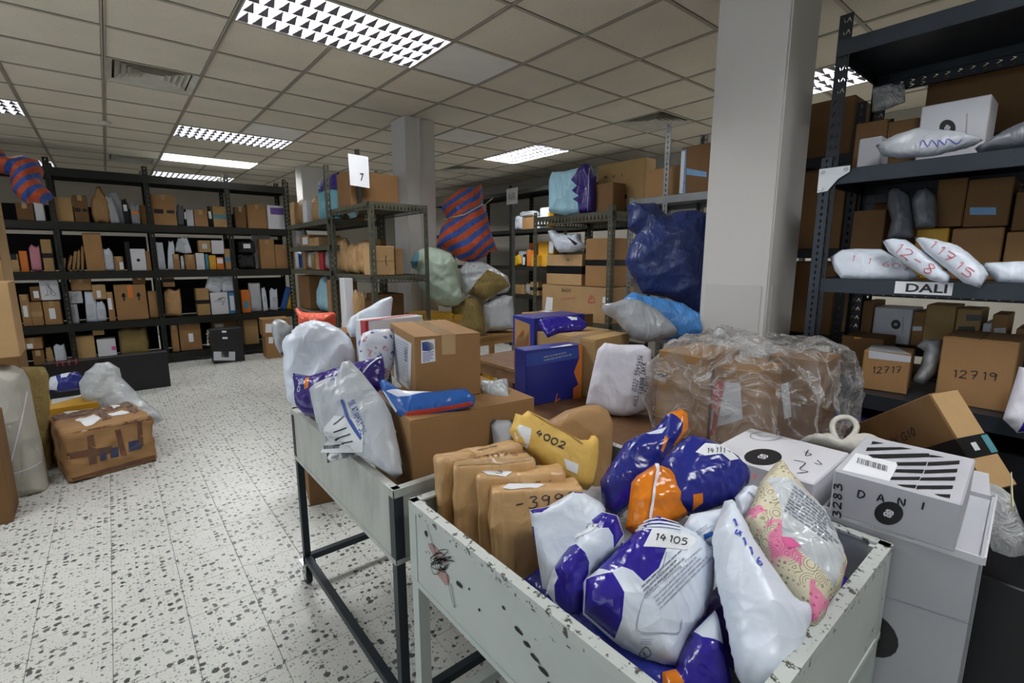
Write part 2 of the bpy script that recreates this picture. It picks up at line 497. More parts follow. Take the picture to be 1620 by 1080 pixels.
# ---------------------------------------------------------------- pen strokes, printed letters
STROKES = {
 '0': [[(.3, 1), (.08, .8), (.02, .45), (.15, .1), (.35, 0), (.55, .2), (.6, .6), (.48, .92), (.3, 1)]],
 '1': [[(.2, .8), (.35, 1), (.32, 0)]],
 '2': [[(.05, .8), (.25, 1), (.5, .9), (.5, .65), (.3, .35), (.02, .02), (.25, .06), (.6, 0)]],
 '3': [[(.08, .95), (.4, 1), (.52, .8), (.25, .55), (.55, .4), (.5, .1), (.2, 0), (.02, .1)]],
 '4': [[(.3, 1), (.05, .4), (.58, .45)], [(.45, .75), (.38, 0)]],
 '5': [[(.55, 1), (.15, .97), (.1, .6), (.4, .62), (.55, .35), (.4, .05), (.05, .02)]],
 '6': [[(.45, 1), (.15, .65), (.04, .25), (.25, 0), (.5, .15), (.45, .42), (.2, .45), (.06, .25)]],
 '7': [[(.03, .95), (.55, 1), (.25, 0)], [(.18, .5), (.5, .52)]],
 '8': [[(.5, .85), (.28, 1), (.1, .8), (.5, .3), (.3, 0), (.06, .2), (.45, .7), (.5, .85)]],
 '9': [[(.52, .75), (.3, 1), (.06, .8), (.2, .55), (.48, .65), (.54, .9), (.45, 0)]],
 'D': [[(.1, 1), (.05, 0), (.45, .15), (.6, .55), (.4, .95), (.02, 1)]],
 'A': [[(.02, 0), (.3, 1), (.55, 0)], [(.12, .35), (.5, .4)]],
 'N': [[(.05, 0), (.08, 1), (.5, 0), (.55, 1)]], 'I': [[(.3, 1), (.25, 0)]],
 'H': [[(.05, 1), (.03, 0)], [(.5, 1), (.48, 0)], [(.03, .5), (.5, .52)]],
 'P': [[(.05, 0), (.08, 1), (.45, .95), (.5, .65), (.08, .5)]],
 'J': [[(.45, 1), (.42, .2), (.2, 0), (.02, .15)]], 'U': [[(.05, 1), (.08, .2), (.3, 0), (.5, .25), (.52, 1)]],
 'O': [[(.3, 1), (.02, .5), (.3, 0), (.58, .5), (.3, 1)]], 'R': [[(.05, 0), (.08, 1), (.48, .85), (.08, .5), (.55, 0)]],
 'Z': [[(.05, 1), (.55, 1), (.02, 0), (.58, 0)]], 'E': [[(.5, 1), (.06, 1), (.04, 0), (.52, 0)], [(.05, .5), (.4, .5)]],
 'M': [[(.02, 0), (.08, 1), (.3, .4), (.52, 1), (.58, 0)]], 'L': [[(.08, 1), (.05, 0), (.5, 0)]],
 'S': [[(.52, .9), (.25, 1), (.08, .75), (.45, .35), (.3, 0), (.02, .1)]], 'T': [[(.02, 1), (.58, 1)], [(.3, 1), (.28, 0)]],
 'F': [[(.5, 1), (.06, 1), (.04, 0)], [(.05, .5), (.4, .5)]], 'W': [[(.02, 1), (.15, 0), (.3, .6), (.45, 0), (.6, 1)]],
 '-': [[(.05, .45), (.5, .5)]], '/': [[(.05, 0), (.5, 1)]], ' ': [], '.': [[(.2, 0), (.26, .06)]],
}

def stroke_lines(text):
    """polylines of hand-written text in a box of height 1; returns (lines, width)"""
    out = []; x = 0.0
    for ch in text:
        for ln in STROKES.get(ch, []):
            out.append([(x + a, b) for a, b in ln])
        x += 0.82 if ch not in '1I' else 0.6
    return out, max(x - 0.2, 0.2)

def smooth_line(p, n=3):
    if len(p) < 3: return p
    out = [p[0]]
    for i in range(len(p) - 1):
        p0 = p[max(i - 1, 0)]; p1 = p[i]; p2 = p[i + 1]; p3 = p[min(i + 2, len(p) - 1)]
        for k in range(1, n + 1):
            t = k / n
            out.append(tuple(0.5 * (2 * b + (c - a) * t + (2 * a - 5 * b + 4 * c - d) * t * t + (3 * b - a - 3 * c + d) * t ** 3) for a, b, c, d in zip(p0, p1, p2, p3)))
    return out

def ribbons(lines, w):
    """flat ribbons along 2D polylines: (verts, faces)"""
    vs, fs = [], []
    for ln in lines:
        ln = [Vector((p[0], p[1])) for p in ln]
        # split long segments so that they can follow a curved surface
        dense = [ln[0]]
        for a, b in zip(ln, ln[1:]):
            k = max(1, int((b - a).length / 0.012))
            dense += [a.lerp(b, (i + 1) / k) for i in range(k)]
        k0 = len(vs)
        for i, p in enumerate(dense):
            d = dense[min(i + 1, len(dense) - 1)] - dense[max(i - 1, 0)]
            if d.length < 1e-9: d = Vector((1, 0))
            d.normalize(); s = Vector((-d.y, d.x)) * w * 0.5
            vs += [p + s, p - s]
        for i in range(len(dense) - 1):
            fs.append((k0 + 2 * i, k0 + 2 * i + 1, k0 + 2 * i + 3, k0 + 2 * i + 2))
    return [(v.x, v.y) for v in vs], fs

_type_cache = {}
def typeset(text, bold=0.0):
    """printed letters as flat 2D triangles in a box of width 1 x height 1: (verts, faces)"""
    if (text, bold) in _type_cache: return _type_cache[(text, bold)]
    cu = bpy.data.curves.new('type', 'FONT'); cu.body = text; cu.resolution_u = 3; cu.offset = bold
    o = bpy.data.objects.new('type', cu); COL.objects.link(o)
    dg = bpy.context.evaluated_depsgraph_get()
    me = bpy.data.meshes.new_from_object(o.evaluated_get(dg))
    vs = [(v.co.x, v.co.y) for v in me.vertices]; fs = [tuple(p.vertices) for p in me.polygons]
    bpy.data.objects.remove(o); bpy.data.curves.remove(cu); bpy.data.meshes.remove(me)
    x0 = min(v[0] for v in vs); x1 = max(v[0] for v in vs); y0 = min(v[1] for v in vs); y1 = max(v[1] for v in vs)
    vs = [((a - x0) / (x1 - x0), (b - y0) / max(y1 - y0, 1e-6)) for a, b in vs]
    _type_cache[(text, bold)] = (vs, fs)
    return vs, fs

def inside(poly, p):
    x, y = p; c = False; n = len(poly)
    for i in range(n):
        x1, y1 = poly[i]; x2, y2 = poly[i - 1]
        if (y1 > y) != (y2 > y) and x < (x2 - x1) * (y - y1) / (y2 - y1) + x1: c = not c
    return c

def inside_np(poly, P):
    c = np.zeros(len(P), bool); n = len(poly)
    for i in range(n):
        x1, y1 = poly[i]; x2, y2 = poly[i - 1]
        if y1 == y2: continue
        h = ((y1 > P[:, 1]) != (y2 > P[:, 1])) & (P[:, 0] < (x2 - x1) * (P[:, 1] - y1) / (y2 - y1) + x1)
        c ^= h
    return c

def edge_dist(poly, P):
    d = np.full(len(P), 1e9); n = len(poly); q = np.array(poly)
    for i in range(n):
        a = q[i - 1]; b = q[i]; ab = b - a; L = max((ab ** 2).sum(), 1e-12)
        t = np.clip(((P - a) @ ab) / L, 0, 1)
        d = np.minimum(d, np.sqrt((((a + t[:, None] * ab) - P) ** 2).sum(1)))
    return d

def resample(poly, step):
    out = []
    for i in range(len(poly)):
        a = poly[i]; b = poly[(i + 1) % len(poly)]
        k = max(1, int(round(math.hypot(b[0] - a[0], b[1] - a[1]) / step)))
        out += [(a[0] + (b[0] - a[0]) * j / k, a[1] + (b[1] - a[1]) * j / k) for j in range(k)]
    return out

def fill_polygon(outline, step, regions=(), seed=0):
    """triangulate an outline on an even lattice, region outlines kept as edges: (verts, tris, region index per tri, on_edge count)"""
    rnd = random.Random(seed)
    ring = resample(outline, step)
    vs = list(ring); es = [(i, (i + 1) % len(ring)) for i in range(len(ring))]
    loops = []
    for poly in regions:
        r = resample(poly, step); k = len(vs)
        vs += r; es += [(k + i, k + (i + 1) % len(r)) for i in range(len(r))]
        loops.append(r)
    x0 = min(p[0] for p in ring); x1 = max(p[0] for p in ring); y0 = min(p[1] for p in ring); y1 = max(p[1] for p in ring)
    g = []; j = 0; y = y0 + step * .5
    while y < y1:
        x = x0 + (step * .5 if j % 2 else 0)
        while x < x1:
            g.append((x + rnd.uniform(-.12, .12) * step, y + rnd.uniform(-.12, .12) * step)); x += step
        y += step * .87; j += 1
    if g:
        G = np.array(g); ok = inside_np(outline, G) & (edge_dist(ring, G) > step * .55)
        for l in loops: ok &= edge_dist(l, G) > step * .4
        vs += [tuple(p) for p in G[ok]]
    V, E, Fc, *_ = delaunay_2d_cdt([Vector(p) for p in vs], es, [], 0, 1e-6)
    P = np.array([(p.x, p.y) for p in V]); T = np.array([f for f in Fc if len(f) == 3])
    cen = P[T].mean(1)
    keep = inside_np(outline, cen)
    T = T[keep]; cen = cen[keep]
    reg = np.zeros(len(T), int)
    for i, poly in enumerate(regions): reg[inside_np(poly, cen)] = i + 1
    return P, T, reg

def ridge(p, f, seed):
    return 0.5 - abs(noise.noise(Vector((p[0] * f + seed * 7.1, p[1] * f - seed * 3.7, seed * 1.3))))

def crumple(p, f, seed):
    d = noise.voronoi(Vector((p[0] * f + seed * 1.7, p[1] * f - seed * 2.3, seed * .9)))[0][0]
    return min(d, 1.0) ** 1.7 - 0.22

class Frame:
    """a plane patch with an origin and right, up, out axes; optionally backed by a surface to lie on"""
    def __init__(self, O, U, V, N, tree=None, lift=0.0009):
        self.O = Vector(O); self.U = Vector(U); self.V = Vector(V); self.N = Vector(N); self.tree = tree; self.lift = lift
    def at(self, u, v, extra=0.0):
        p = self.O + self.U * u + self.V * v
        if self.tree:
            h = self.tree.ray_cast(p + self.N * 0.6, -self.N, 1.2)
            if h[0] is not None:
                return h[0] + (self.N * 0.5 + h[1] * (0.5 if h[1].dot(self.N) > 0 else -0.5)) * (self.lift + extra) * 1.6
        return p + self.N * (self.lift + extra)

def decals(parent, frame, items):
    """flat print, sheets, tape and pen marks on a face; each one a child mesh"""
    off = Vector(parent.location)
    inv = parent.matrix_basis.inverted()
    for it in items:
        kind, name, mat = it[0], it[1], it[2]
        mats = [mat]; lab = None; extra = 0.0
        if kind == 'poly':
            for kk in it[4:]:
                if isinstance(kk, str): lab = kk
                else: extra = kk
            if frame.tree:
                P, T, _ = fill_polygon(it[3], 0.012)
                vs = [tuple(p) for p in P]; fs = [tuple(t) for t in T]
            else:
                vs = it[3]; fs = [t for t in tessellate_polygon([[Vector((a, b, 0)) for a, b in it[3]]])]
        elif kind == 'ink':      # text, origin, x-vector (whole width), y-vector (height), pen width
            _, _, _, text, o, ex, ey, pen = it
            lines, w = stroke_lines(text)
            lines = [smooth_line(l) for l in lines]
            lines = [[(o[0] + ex[0] * a / w + ey[0] * b, o[1] + ex[1] * a / w + ey[1] * b) for a, b in l] for l in lines]
            vs, fs = ribbons(lines, pen); extra = 0.0006
        elif kind == 'type':
            _, _, _, text, o, ex, ey = it[:7]
            tv, fs = typeset(text, it[7] if len(it) > 7 else 0.0)
            vs = [(o[0] + ex[0] * a + ey[0] * b, o[1] + ex[1] * a + ey[1] * b) for a, b in tv]; extra = 0.0006
        elif kind == 'lines':
            vs, fs = ribbons([smooth_line(l) for l in it[3]], it[4]); extra = it[5] if len(it) > 5 else 0.0006
        elif kind == 'bars':     # barcode inside a parallelogram
            _, _, _, o, ex, ey = it[:6]
            r = random.Random(int(abs(o[0]) * 1000)); x = 0.0; vs = []; fs = []
            while x < 0.97:
                w = r.choice([.012, .02, .03]); k = len(vs)
                vs += [(o[0] + ex[0] * a + ey[0] * b, o[1] + ex[1] * a + ey[1] * b) for a, b in ((x, 0), (x + w, 0), (x + w, 1), (x, 1))]
                fs.append((k, k + 1, k + 2, k + 3)); x += w + r.choice([.012, .02, .035])
            extra = 0.0006
        elif kind == 'scribbletext':   # rows of tiny unreadable print inside a parallelogram: rows, fill
            _, _, _, o, ex, ey, rows = it[:7]
            r = random.Random(int(abs(o[0]) * 977) + rows); vs = []; fs = []
            for i in range(rows):
                y0 = (i + .25) / rows; y1 = (i + .7) / rows; x = 0.0; end = r.uniform(.6, 1.0)
                while x < end:
                    w = r.uniform(.03, .12); k = len(vs)
                    vs += [(o[0] + ex[0] * a + ey[0] * b, o[1] + ex[1] * a + ey[1] * b) for a, b in ((x, y0), (min(x + w, 1), y0), (min(x + w, 1), y1), (x, y1))]
                    fs.append((k, k + 1, k + 2, k + 3)); x += w + .02
            extra = 0.0006
        pts = [inv @ frame.at(a, b, extra) for a, b in vs]
        me = bpy.data.meshes.new(name)
        me.from_pydata(pts, [], fs)
        me.materials.append(M[mat]); me.update()
        o2 = link(name, me, parent)
        if lab: o2['label'] = lab

# ---------------------------------------------------------------- soft goods: mailers, sacks, wrapped parcels
def soft(name, label, cat, O, U, V, N, poly, T, R, mats, regions=(), res=0.010, wr=0.006, fw=7.0, back=0.5, bend=(0, 0), seed=1, group=None, decal=(), sq=2.0, parent=None, flat_back=False):
    O = Vector(O); U = Vector(U); V = Vector(V); N = Vector(N)
    P, Tr, reg = fill_polygon(poly, res, [r[0] for r in regions], seed)
    D = edge_dist(poly, P)
    edge = D < 1e-5
    k = np.clip(D / R, 0, 1)
    h = T * (1 - (1 - k) ** sq) ** (1 / sq)
    uc = (P[:, 0].min() + P[:, 0].max()) / 2; vc = (P[:, 1].min() + P[:, 1].max()) / 2
    n = len(P); top = []; bot = []; idx = {}
    verts = []
    for i in range(n):
        u, v = P[i]
        b = -bend[0] * (u - uc) ** 2 - bend[1] * (v - vc) ** 2
        fade = min(1.0, D[i] / 0.015)
        uu = u + .03 * noise.noise(Vector((u * 6, v * 6, seed))); vv = v + .03 * noise.noise(Vector((u * 6, v * 6, seed + 40)))
        ca, sa = math.cos(seed * 1.9), math.sin(seed * 1.9)
        fu, fv = uu * ca + vv * sa, -uu * sa + vv * ca
        fold = 0.42 - abs(noise.noise(Vector((fu * fw * .45, fv * fw * 1.7, seed * 1.1)))) * 1.5
        fold2 = 0.42 - abs(noise.noise(Vector((fu * fw * 2.6, fv * fw * .7, seed * 2.7)))) * 1.5
        w = (noise.noise(Vector((u * fw * .6, v * fw * .6, seed * 2.2))) * .7 + fold * 1.1 + fold2 * .55 + crumple((uu, vv), fw * 2.4, seed) * .8) * wr
        base = O + U * u + V * v
        verts.append(base + N * (b + h[i] * (1 - back) + w * fade))
    for i in range(n):
        if edge[i]:
            idx[i] = i
        else:
            u, v = P[i]
            b = -bend[0] * (u - uc) ** 2 - bend[1] * (v - vc) ** 2
            w = ridge((u, v), fw, seed + 20) * wr * min(1.0, D[i] / 0.015)
            idx[i] = len(verts)
            verts.append(O + U * u + V * v + N * (b - h[i] * back + w - 0.0015))
    faces = [tuple(int(x) for x in t) for t in Tr] + [tuple(idx[int(x)] for x in t[::-1]) for t in Tr]
    mi = [int(r) for r in reg] + [0] * len(Tr)
    # faces of the fill are counter-clockwise in (u, v)
    c = Vector((sum(p.x for p in verts) / len(verts), sum(p.y for p in verts) / len(verts), min(p.z for p in verts)))
    me = bpy.data.meshes.new(name)
    me.from_pydata([tuple(p - c) for p in verts], [], faces)
    for m in [mats] + [r[1] for r in regions]: me.materials.append(M[m])
    me.polygons.foreach_set('material_index', mi)
    me.polygons.foreach_set('use_smooth', [True] * len(faces))
    me.update()
    o = link(name, me, parent, c - parent.location if parent else c)
    tag(o, label, cat, group)
    if decal:
        tree = BVHTree.FromPolygons(verts, faces[:len(Tr)])
        decals(o, Frame(O, U, V, N, tree), decal)
    return o

def carton(name, label, cat, p, mat, decal=(), tape=None, group=None, r=0.004, flaps=False, wr=0.0):
    """p: base corner x, y, z, size dx, dy, dz, yaw and two tilts; decal: {face: [...]}"""
    x, y, z, dx, dy, dz, yaw = p[:7]; rx, ry = (p[7], p[8]) if len(p) > 8 else (0, 0)
    if wr > 0:
        me = soft_box_mesh(name, dx, dy, dz, r, wr, mat, step=.013)
    else:
        me = bevel_box_mesh(name, dx, dy, dz, r, mat)
    o = link(name, me, None)
    o.matrix_basis = Matrix.Translation((x, y, z)) @ Matrix.Rotation(yaw, 4, 'Z') @ Matrix.Rotation(ry, 4, 'Y') @ Matrix.Rotation(rx, 4, 'X')
    tag(o, label, cat, group)
    F = {'L': ((0, dy, 0), (0, -1, 0), (0, 0, 1), (-1, 0, 0)), 'F': ((0, 0, 0), (1, 0, 0), (0, 0, 1), (0, -1, 0)),
         'T': ((0, 0, dz), (1, 0, 0), (0, 1, 0), (0, 0, 1)), 'R': ((dx, 0, 0), (0, 1, 0), (0, 0, 1), (1, 0, 0))}
    mb = o.matrix_basis
    for fc, items in (decal.items() if decal else ()):
        a, b, c, d = (Vector(q) for q in F[fc])
        m3 = mb.to_3x3()
        tree = None
        if wr > 0:
            tree = BVHTree.FromPolygons([mb @ v.co for v in me.vertices], [tuple(q.vertices) for q in me.polygons])
        decals(o, Frame(mb @ a, m3 @ b, m3 @ c, m3 @ d, tree), items)
    if flaps:      # two closing flaps lying on top, a slit between them
        along = 'x' if dx >= dy else 'y'
        for s in (0, 1):
            b = MB()
            if along == 'x':
                b.box(0.002, dx - .002, (dy / 2 + .0015) if s else .001, (dy - .001) if s else (dy / 2 - .0015), dz, dz + .004)
            else:
                b.box((dx / 2 + .0015) if s else .001, (dx - .001) if s else (dx / 2 - .0015), 0.002, dy - .002, dz, dz + .004)
            b.build('flap', mat, o)
    if tape:       # tape over the middle seam and down the two ends
        tm, tw = tape[:2]
        axis = tape[2] if len(tape) > 2 else ('x' if dx >= dy else 'y')
        zt = dz + (.004 if flaps else 0); e = .0008; hang = min(.07, dz * .5)
        b = MB()
        if axis == 'x':
            c = dy / 2
            b.box(-e, dx + e, c - tw / 2, c + tw / 2, zt, zt + e); b.box(-e, 0, c - tw / 2, c + tw / 2, zt - hang, zt + e); b.box(dx, dx + e, c - tw / 2, c + tw / 2, zt - hang, zt + e)
        elif axis == 'y':
            c = dx / 2
            b.box(c - tw / 2, c + tw / 2, -e, dy + e, zt, zt + e); b.box(c - tw / 2, c + tw / 2, -e, 0, zt - hang, zt + e); b.box(c - tw / 2, c + tw / 2, dy, dy + e, zt - hang, zt + e)
        else:      # a belt around the four sides at half height
            c = dz * .5
            b.box(-e, 0, -e, dy + e, c - tw / 2, c + tw / 2); b.box(dx, dx + e, -e, dy + e, c - tw / 2, c + tw / 2)
            b.box(-e, dx + e, -e, 0, c - tw / 2, c + tw / 2); b.box(-e, dx + e, dy, dy + e, c - tw / 2, c + tw / 2)
        b.build('tape', tm, o)
    return o

def soft_box_mesh(name, dx, dy, dz, r, wr, mat, step=0.022, seed=None):
    """box with rounded edges and a crumpled skin"""
    seed = seed if seed is not None else (hash((round(dx, 3), round(dy, 3), round(dz, 3))) % 97)
    bm = bmesh.new()
    bmesh.ops.create_cube(bm, size=1.0)
    for v in bm.verts: v.co = Vector(((v.co.x + .5) * dx, (v.co.y + .5) * dy, (v.co.z + .5) * dz))
    cuts = max(7, min(26, int(max(dx, dy, dz) / step)))
    bmesh.ops.subdivide_edges(bm, edges=list(bm.edges), cuts=cuts, use_grid_fill=True)
    def spread(c, d):       # grid lines crowd towards the edges so that they round cleanly
        k = round(c / d * (cuts + 1)); n = cuts + 1
        if k == 0 or k == n: return c
        if k == 1: return r * .5
        if k == n - 1: return d - r * .5
        return r + (d - 2 * r) * (k - 2) / max(1, n - 4)
    cuts = max(cuts, 6)
    for v in bm.verts:
        v.co = Vector((spread(v.co.x, dx), spread(v.co.y, dy), spread(v.co.z, dz)))
        p = v.co
        q = Vector((min(max(p.x, r), dx - r), min(max(p.y, r), dy - r), min(max(p.z, r), dz - r)))
        d = p - q
        if d.length > 1e-9: d = d.normalized() * r
        n = d.normalized() if d.length > 1e-9 else Vector((0, 0, 0))
        s = Vector((p.x * 6 + seed, p.y * 6 - seed, p.z * 6 + 2 * seed))
        w = noise.noise(s * .5) * .5 + 1.4 * (min(noise.voronoi(s * 1.5)[0][0], 1.0) ** 1.7 - .2) + .6 * (min(noise.voronoi(s * 3.4)[0][0], 1.0) ** 1.7 - .2)
        lowf = 1.0 if p.z > 0.01 else 0.0
        v.co = q + d + n * w * wr * 1.6 * lowf
    me = bpy.data.meshes.new(name)
    bm.to_mesh(me); bm.free()
    me.polygons.foreach_set('use_smooth', [True] * len(me.polygons))
    me.materials.append(M[mat]); me.update()
    return me

def lathe_sack(name, label, cat, loc, prof, mat, seed=1, wr=0.03, squash=(1, 1), rot=(0, 0, 0), seg=40, fold=0.0, group=None, lean=(0, 0)):
    """cloth sack: profile of (radius, height) turned, then creased; lean moves the top sideways"""
    pr = smooth_line(prof, 5)
    vs = []; fs = []
    H = max(z for _, z in pr)
    for i, (r, z) in enumerate(pr):
        for s in range(seg):
            a = 2 * math.pi * s / seg
            d = Vector((math.cos(a), math.sin(a), 0))
            q = Vector((d.x * 1.6 + seed * 3.1, d.y * 1.6, z * 3.2))
            w = (0.5 - abs(noise.noise(q))) * 1.2 + (0.5 - abs(noise.noise(q * 2.7))) * .6 + noise.noise(q * 5.1) * .35 - .7
            f = math.cos(a * 9 + 3 * noise.noise(Vector((a, z * 3, seed)))) * fold * max(0.0, (z / H) * 1.4 - .4)
            rr = max(r + (w * wr + f * r) * min(1, r / 0.05), 0.002)
            t = z / H
            vs.append(Vector((d.x * rr * squash[0] + lean[0] * t * t, d.y * rr * squash[1] + lean[1] * t * t, z)))
    n = len(pr)
    for i in range(n - 1):
        for s in range(seg):
            fs.append((i * seg + s, i * seg + (s + 1) % seg, (i + 1) * seg + (s + 1) % seg, (i + 1) * seg + s))
    fs.append(tuple(range(seg))[::-1]); fs.append(tuple(range((n - 1) * seg, n * seg)))
    me = bpy.data.meshes.new(name)
    me.from_pydata([tuple(v) for v in vs], [], fs)
    me.materials.append(M[mat]); me.polygons.foreach_set('use_smooth', [True] * len(fs)); me.update()
    o = link(name, me, None, loc); o.rotation_euler = rot
    tag(o, label, cat, group)
    return o

# ---------------------------------------------------------------- slotted angle steel
def slot_cell(w, pitch, kind):
    """one repeat of a perforated strip: outer rectangle and its holes, in (along, across)"""
    holes = []
    if kind == 'slot':
        a, b = pitch * .28, w * .12
        holes = [[(pitch / 2 + a * math.cos(t), w * .5 + b * math.sin(t)) for t in [k * math.pi / 3 for k in range(6)]]]
    elif kind == 'chevron':
        c = pitch; t = pitch * .17; e = w * .30
        for m in (0.30, 0.70):
            y = w * m; s = 1 if m < .5 else 1
            holes.append([(c * .2, y - e * .5), (c * .2 + t, y - e * .5), (c * .55 + t, y), (c * .2 + t, y + e * .5), (c * .2, y + e * .5), (c * .55, y)])
    elif kind == 'zigzag':
        e = w * .16
        holes = [[(pitch * .12, e), (pitch * .88, e), (pitch * .5, w - e * 1.6)]]
    return [(0, 0), (pitch, 0), (pitch, w), (0, w)], holes

_cells = {}
def strip(length, w, pitch, kind):
    """flat perforated strip as 2D triangles in (along, across)"""
    key = (round(w, 4), round(pitch, 4), kind)
    n = max(1, int(round(length / pitch))) if kind else 1
    if not kind:
        return [(0, 0), (length, 0), (length, w), (0, w)], [(0, 1, 2, 3)]
    if key not in _cells:
        o, hs = slot_cell(w, pitch, kind)
        loops = [[Vector((a, b, 0)) for a, b in o]] + [[Vector((a, b, 0)) for a, b in h] for h in hs]
        flat = [(v.x, v.y) for l in loops for v in l]
        _cells[key] = (flat, [tuple(t) for t in tessellate_polygon(loops)])
    cv, cf = _cells[key]
    sc = length / (n * pitch); vs = []; fs = []
    for i in range(n):
        k = len(vs)
        vs += [((a + i * pitch) * sc, b) for a, b in cv]
        fs += [tuple(q + k for q in f) for f in cf]
    return vs, fs

def angle_mesh(name, length, w, pitch, kind, mat, t=0.002, flip=1):
    """upright L profile along +z, legs towards +x and +y*flip"""
    b = MB()
    vs, fs = strip(length, w, pitch, kind)
    for off in (0.0, t):
        b.add([(v, off * flip, u) for u, v in vs], fs)
        b.add([(off, v * flip, u) for u, v in vs], fs)
    for a, c in ((0, 0),):
        b.box(w - t * .2, w, 0 if flip > 0 else -t, t if flip > 0 else 0, 0, length)
        b.box(0, t, (w - t * .2) if flip > 0 else -w, w if flip > 0 else -(w - t * .2), 0, length)
    return b.mesh(name, mat)

def rail_mesh(name, length, h, pitch, kind, mat, t=0.002):
    """shelf rail along +x standing in the xz plane with a small return lip along +y at its foot"""
    b = MB()
    vs, fs = strip(length, h, pitch, kind)
    for off in (0.0, t):
        b.add([(u, off, v) for u, v in vs], fs)
    b.box(0, length, 0, 0.022, h - t, h); b.box(0, length, 0, 0.012, 0, t)
    return b.mesh(name, mat)

def rack(name, label, loc, rz, bays, depth, levels, height, mats, post_w=0.04, rail_h=0.05, pat=('slot', 0.05), rail_pat=(None, 0.05), foot=0.0, deck='deck_board', heights=None, skip=()):
    """shelving of slotted angle: local x runs along the front, local y to the back. bays: x of each post pair; levels: z of the shelf tops"""
    root = empty(name, loc, rz)
    tag(root, label, 'shelving rack')
    pm, rm_, dm = mats
    cache = {}
    for i, x in enumerate(bays):
        for s in (0, 1):
            hh = (heights[i][s] if heights else height)
            for q in ((1,) if i == 0 else (-1,) if i == len(bays) - 1 else (1,)):
                key = ('p', hh, q, s)
                if key not in cache:
                    cache[key] = angle_mesh('post', hh, post_w, pat[1], pat[0], pm, flip=1 if s == 0 else -1)
                o = link('post', cache[key], root, (x, 0 if s == 0 else depth, foot))
                if q < 0:
                    o.scale = (-1, 1, 1)
    for i in range(len(bays) - 1):
        x0, x1 = bays[i], bays[i + 1]
        for j, z in enumerate(levels):
            if (i, j) in skip: continue
            key = ('d', round(x1 - x0, 3))
            if key not in cache:
                b = MB(); b.box(0.004, x1 - x0 - .004, 0.004, depth - .004, -0.012, 0)
                cache[key] = b.mesh('shelf', dm)
                cache[('r',) + key[1:]] = rail_mesh('rail', x1 - x0, rail_h, rail_pat[1], rail_pat[0], rm_)
            link('shelf', cache[key], root, (x0, 0, z))
            link('rail', cache[('r',) + key[1:]], root, (x0, -.001, z - rail_h + .004))
            o = link('rail', cache[('r',) + key[1:]], root, (x1, depth + .001, z - rail_h + .004)); o.rotation_euler = (0, 0, math.pi)
    key = 'end'
    for j, z in enumerate(levels):
        for x in (bays[0], bays[-1]):
            if key not in cache: cache[key] = rail_mesh('end_rail', depth, rail_h, rail_pat[1], rail_pat[0], rm_)
            o = link('end_rail', cache[key], root, (x, depth if x == bays[0] else 0, z - rail_h + .004)); o.rotation_euler = (0, 0, -math.pi / 2 if x == bays[0] else math.pi / 2)
    return root

_pouches = {}
def pouch_template(k, mat, fat=1.0):
    """small mailer standing on its lower edge, unit width and height, kept as shared mesh data"""
    key = (k, mat)
    if key in _pouches: return _pouches[key]
    rnd = random.Random(k * 13 + 5)
    j = lambda s: rnd.uniform(-s, s)
    shapes = [
        [(-.5, 0), (.5, 0), (.5 + j(.02), .5), (.46 + j(.03), 1), (-.47 + j(.03), .98 + j(.03)), (-.5 + j(.02), .5)],
        [(-.46, 0), (.48, .02), (.5, .45), (.42, .8), (.18, 1.0), (-.1, .93), (-.36, .97), (-.5, .6)],
        [(-.5, .03), (.44, 0), (.5, .4), (.47, .97), (.2, .9), (-.2, 1), (-.46, .86), (-.48, .4)],
        [(-.4, 0), (.42, 0), (.5, .3), (.45, .65), (.22, .85), (.12, 1), (-.1, .98), (-.2, .82), (-.46, .6), (-.5, .25)],
    ]
    poly = shapes[k % len(shapes)]
    P, Tr, _ = fill_polygon(poly, 0.085, (), k)
    D = edge_dist(poly, P); edge = D < 1e-5
    h = np.sqrt(1 - (1 - np.clip(D / 0.3, 0, 1)) ** 2) * 0.5
    vs = []; idx = {}
    for i, (u, v) in enumerate(P):
        w = ridge((u, v), 3.0, k) * .3 + ridge((u, v), 6.5, k + 4) * .18 - .2
        vs.append((u, -(h[i] + w * .5 * min(1, D[i] / .08)), v))
    for i, (u, v) in enumerate(P):
        if edge[i]: idx[i] = i
        else: idx[i] = len(vs); vs.append((u, h[i], v))
    fs = [tuple(int(x) for x in t) for t in Tr] + [tuple(idx[int(x)] for x in t[::-1]) for t in Tr]
    me = bpy.data.meshes.new('mailer')
    me.from_pydata(vs, [], fs); me.materials.append(M[mat])
    me.polygons.foreach_set('use_smooth', [True] * len(fs)); me.update()
    _pouches[key] = me
    return me

_sheets = {}
def sheet_mesh(mat):
    if mat not in _sheets:
        b = MB(); b.box(-.5, .5, -.0008, 0, -.5, .5); _sheets[mat] = b.mesh('label_sheet', mat)
    return _sheets[mat]

# ================================================================ the room
HC = 2.92
X0, X1, Y0, Y1 = -3.466, 6.13, -3.05, 11.95
def wall(name, x0, x1, y0, y1, z0=-0.02, z1=3.3, m='wall_paint'):
    b = MB(); b.box(x0, x1, y0, y1, z0, z1)
    return tag(b.build(name, m), kind='structure')
wall('wall_back', X0 - .1, X1 + .1, Y1, Y1 + .1)
wall('wall_front', X0 - .1, X1 + .1, Y0 - .1, Y0)
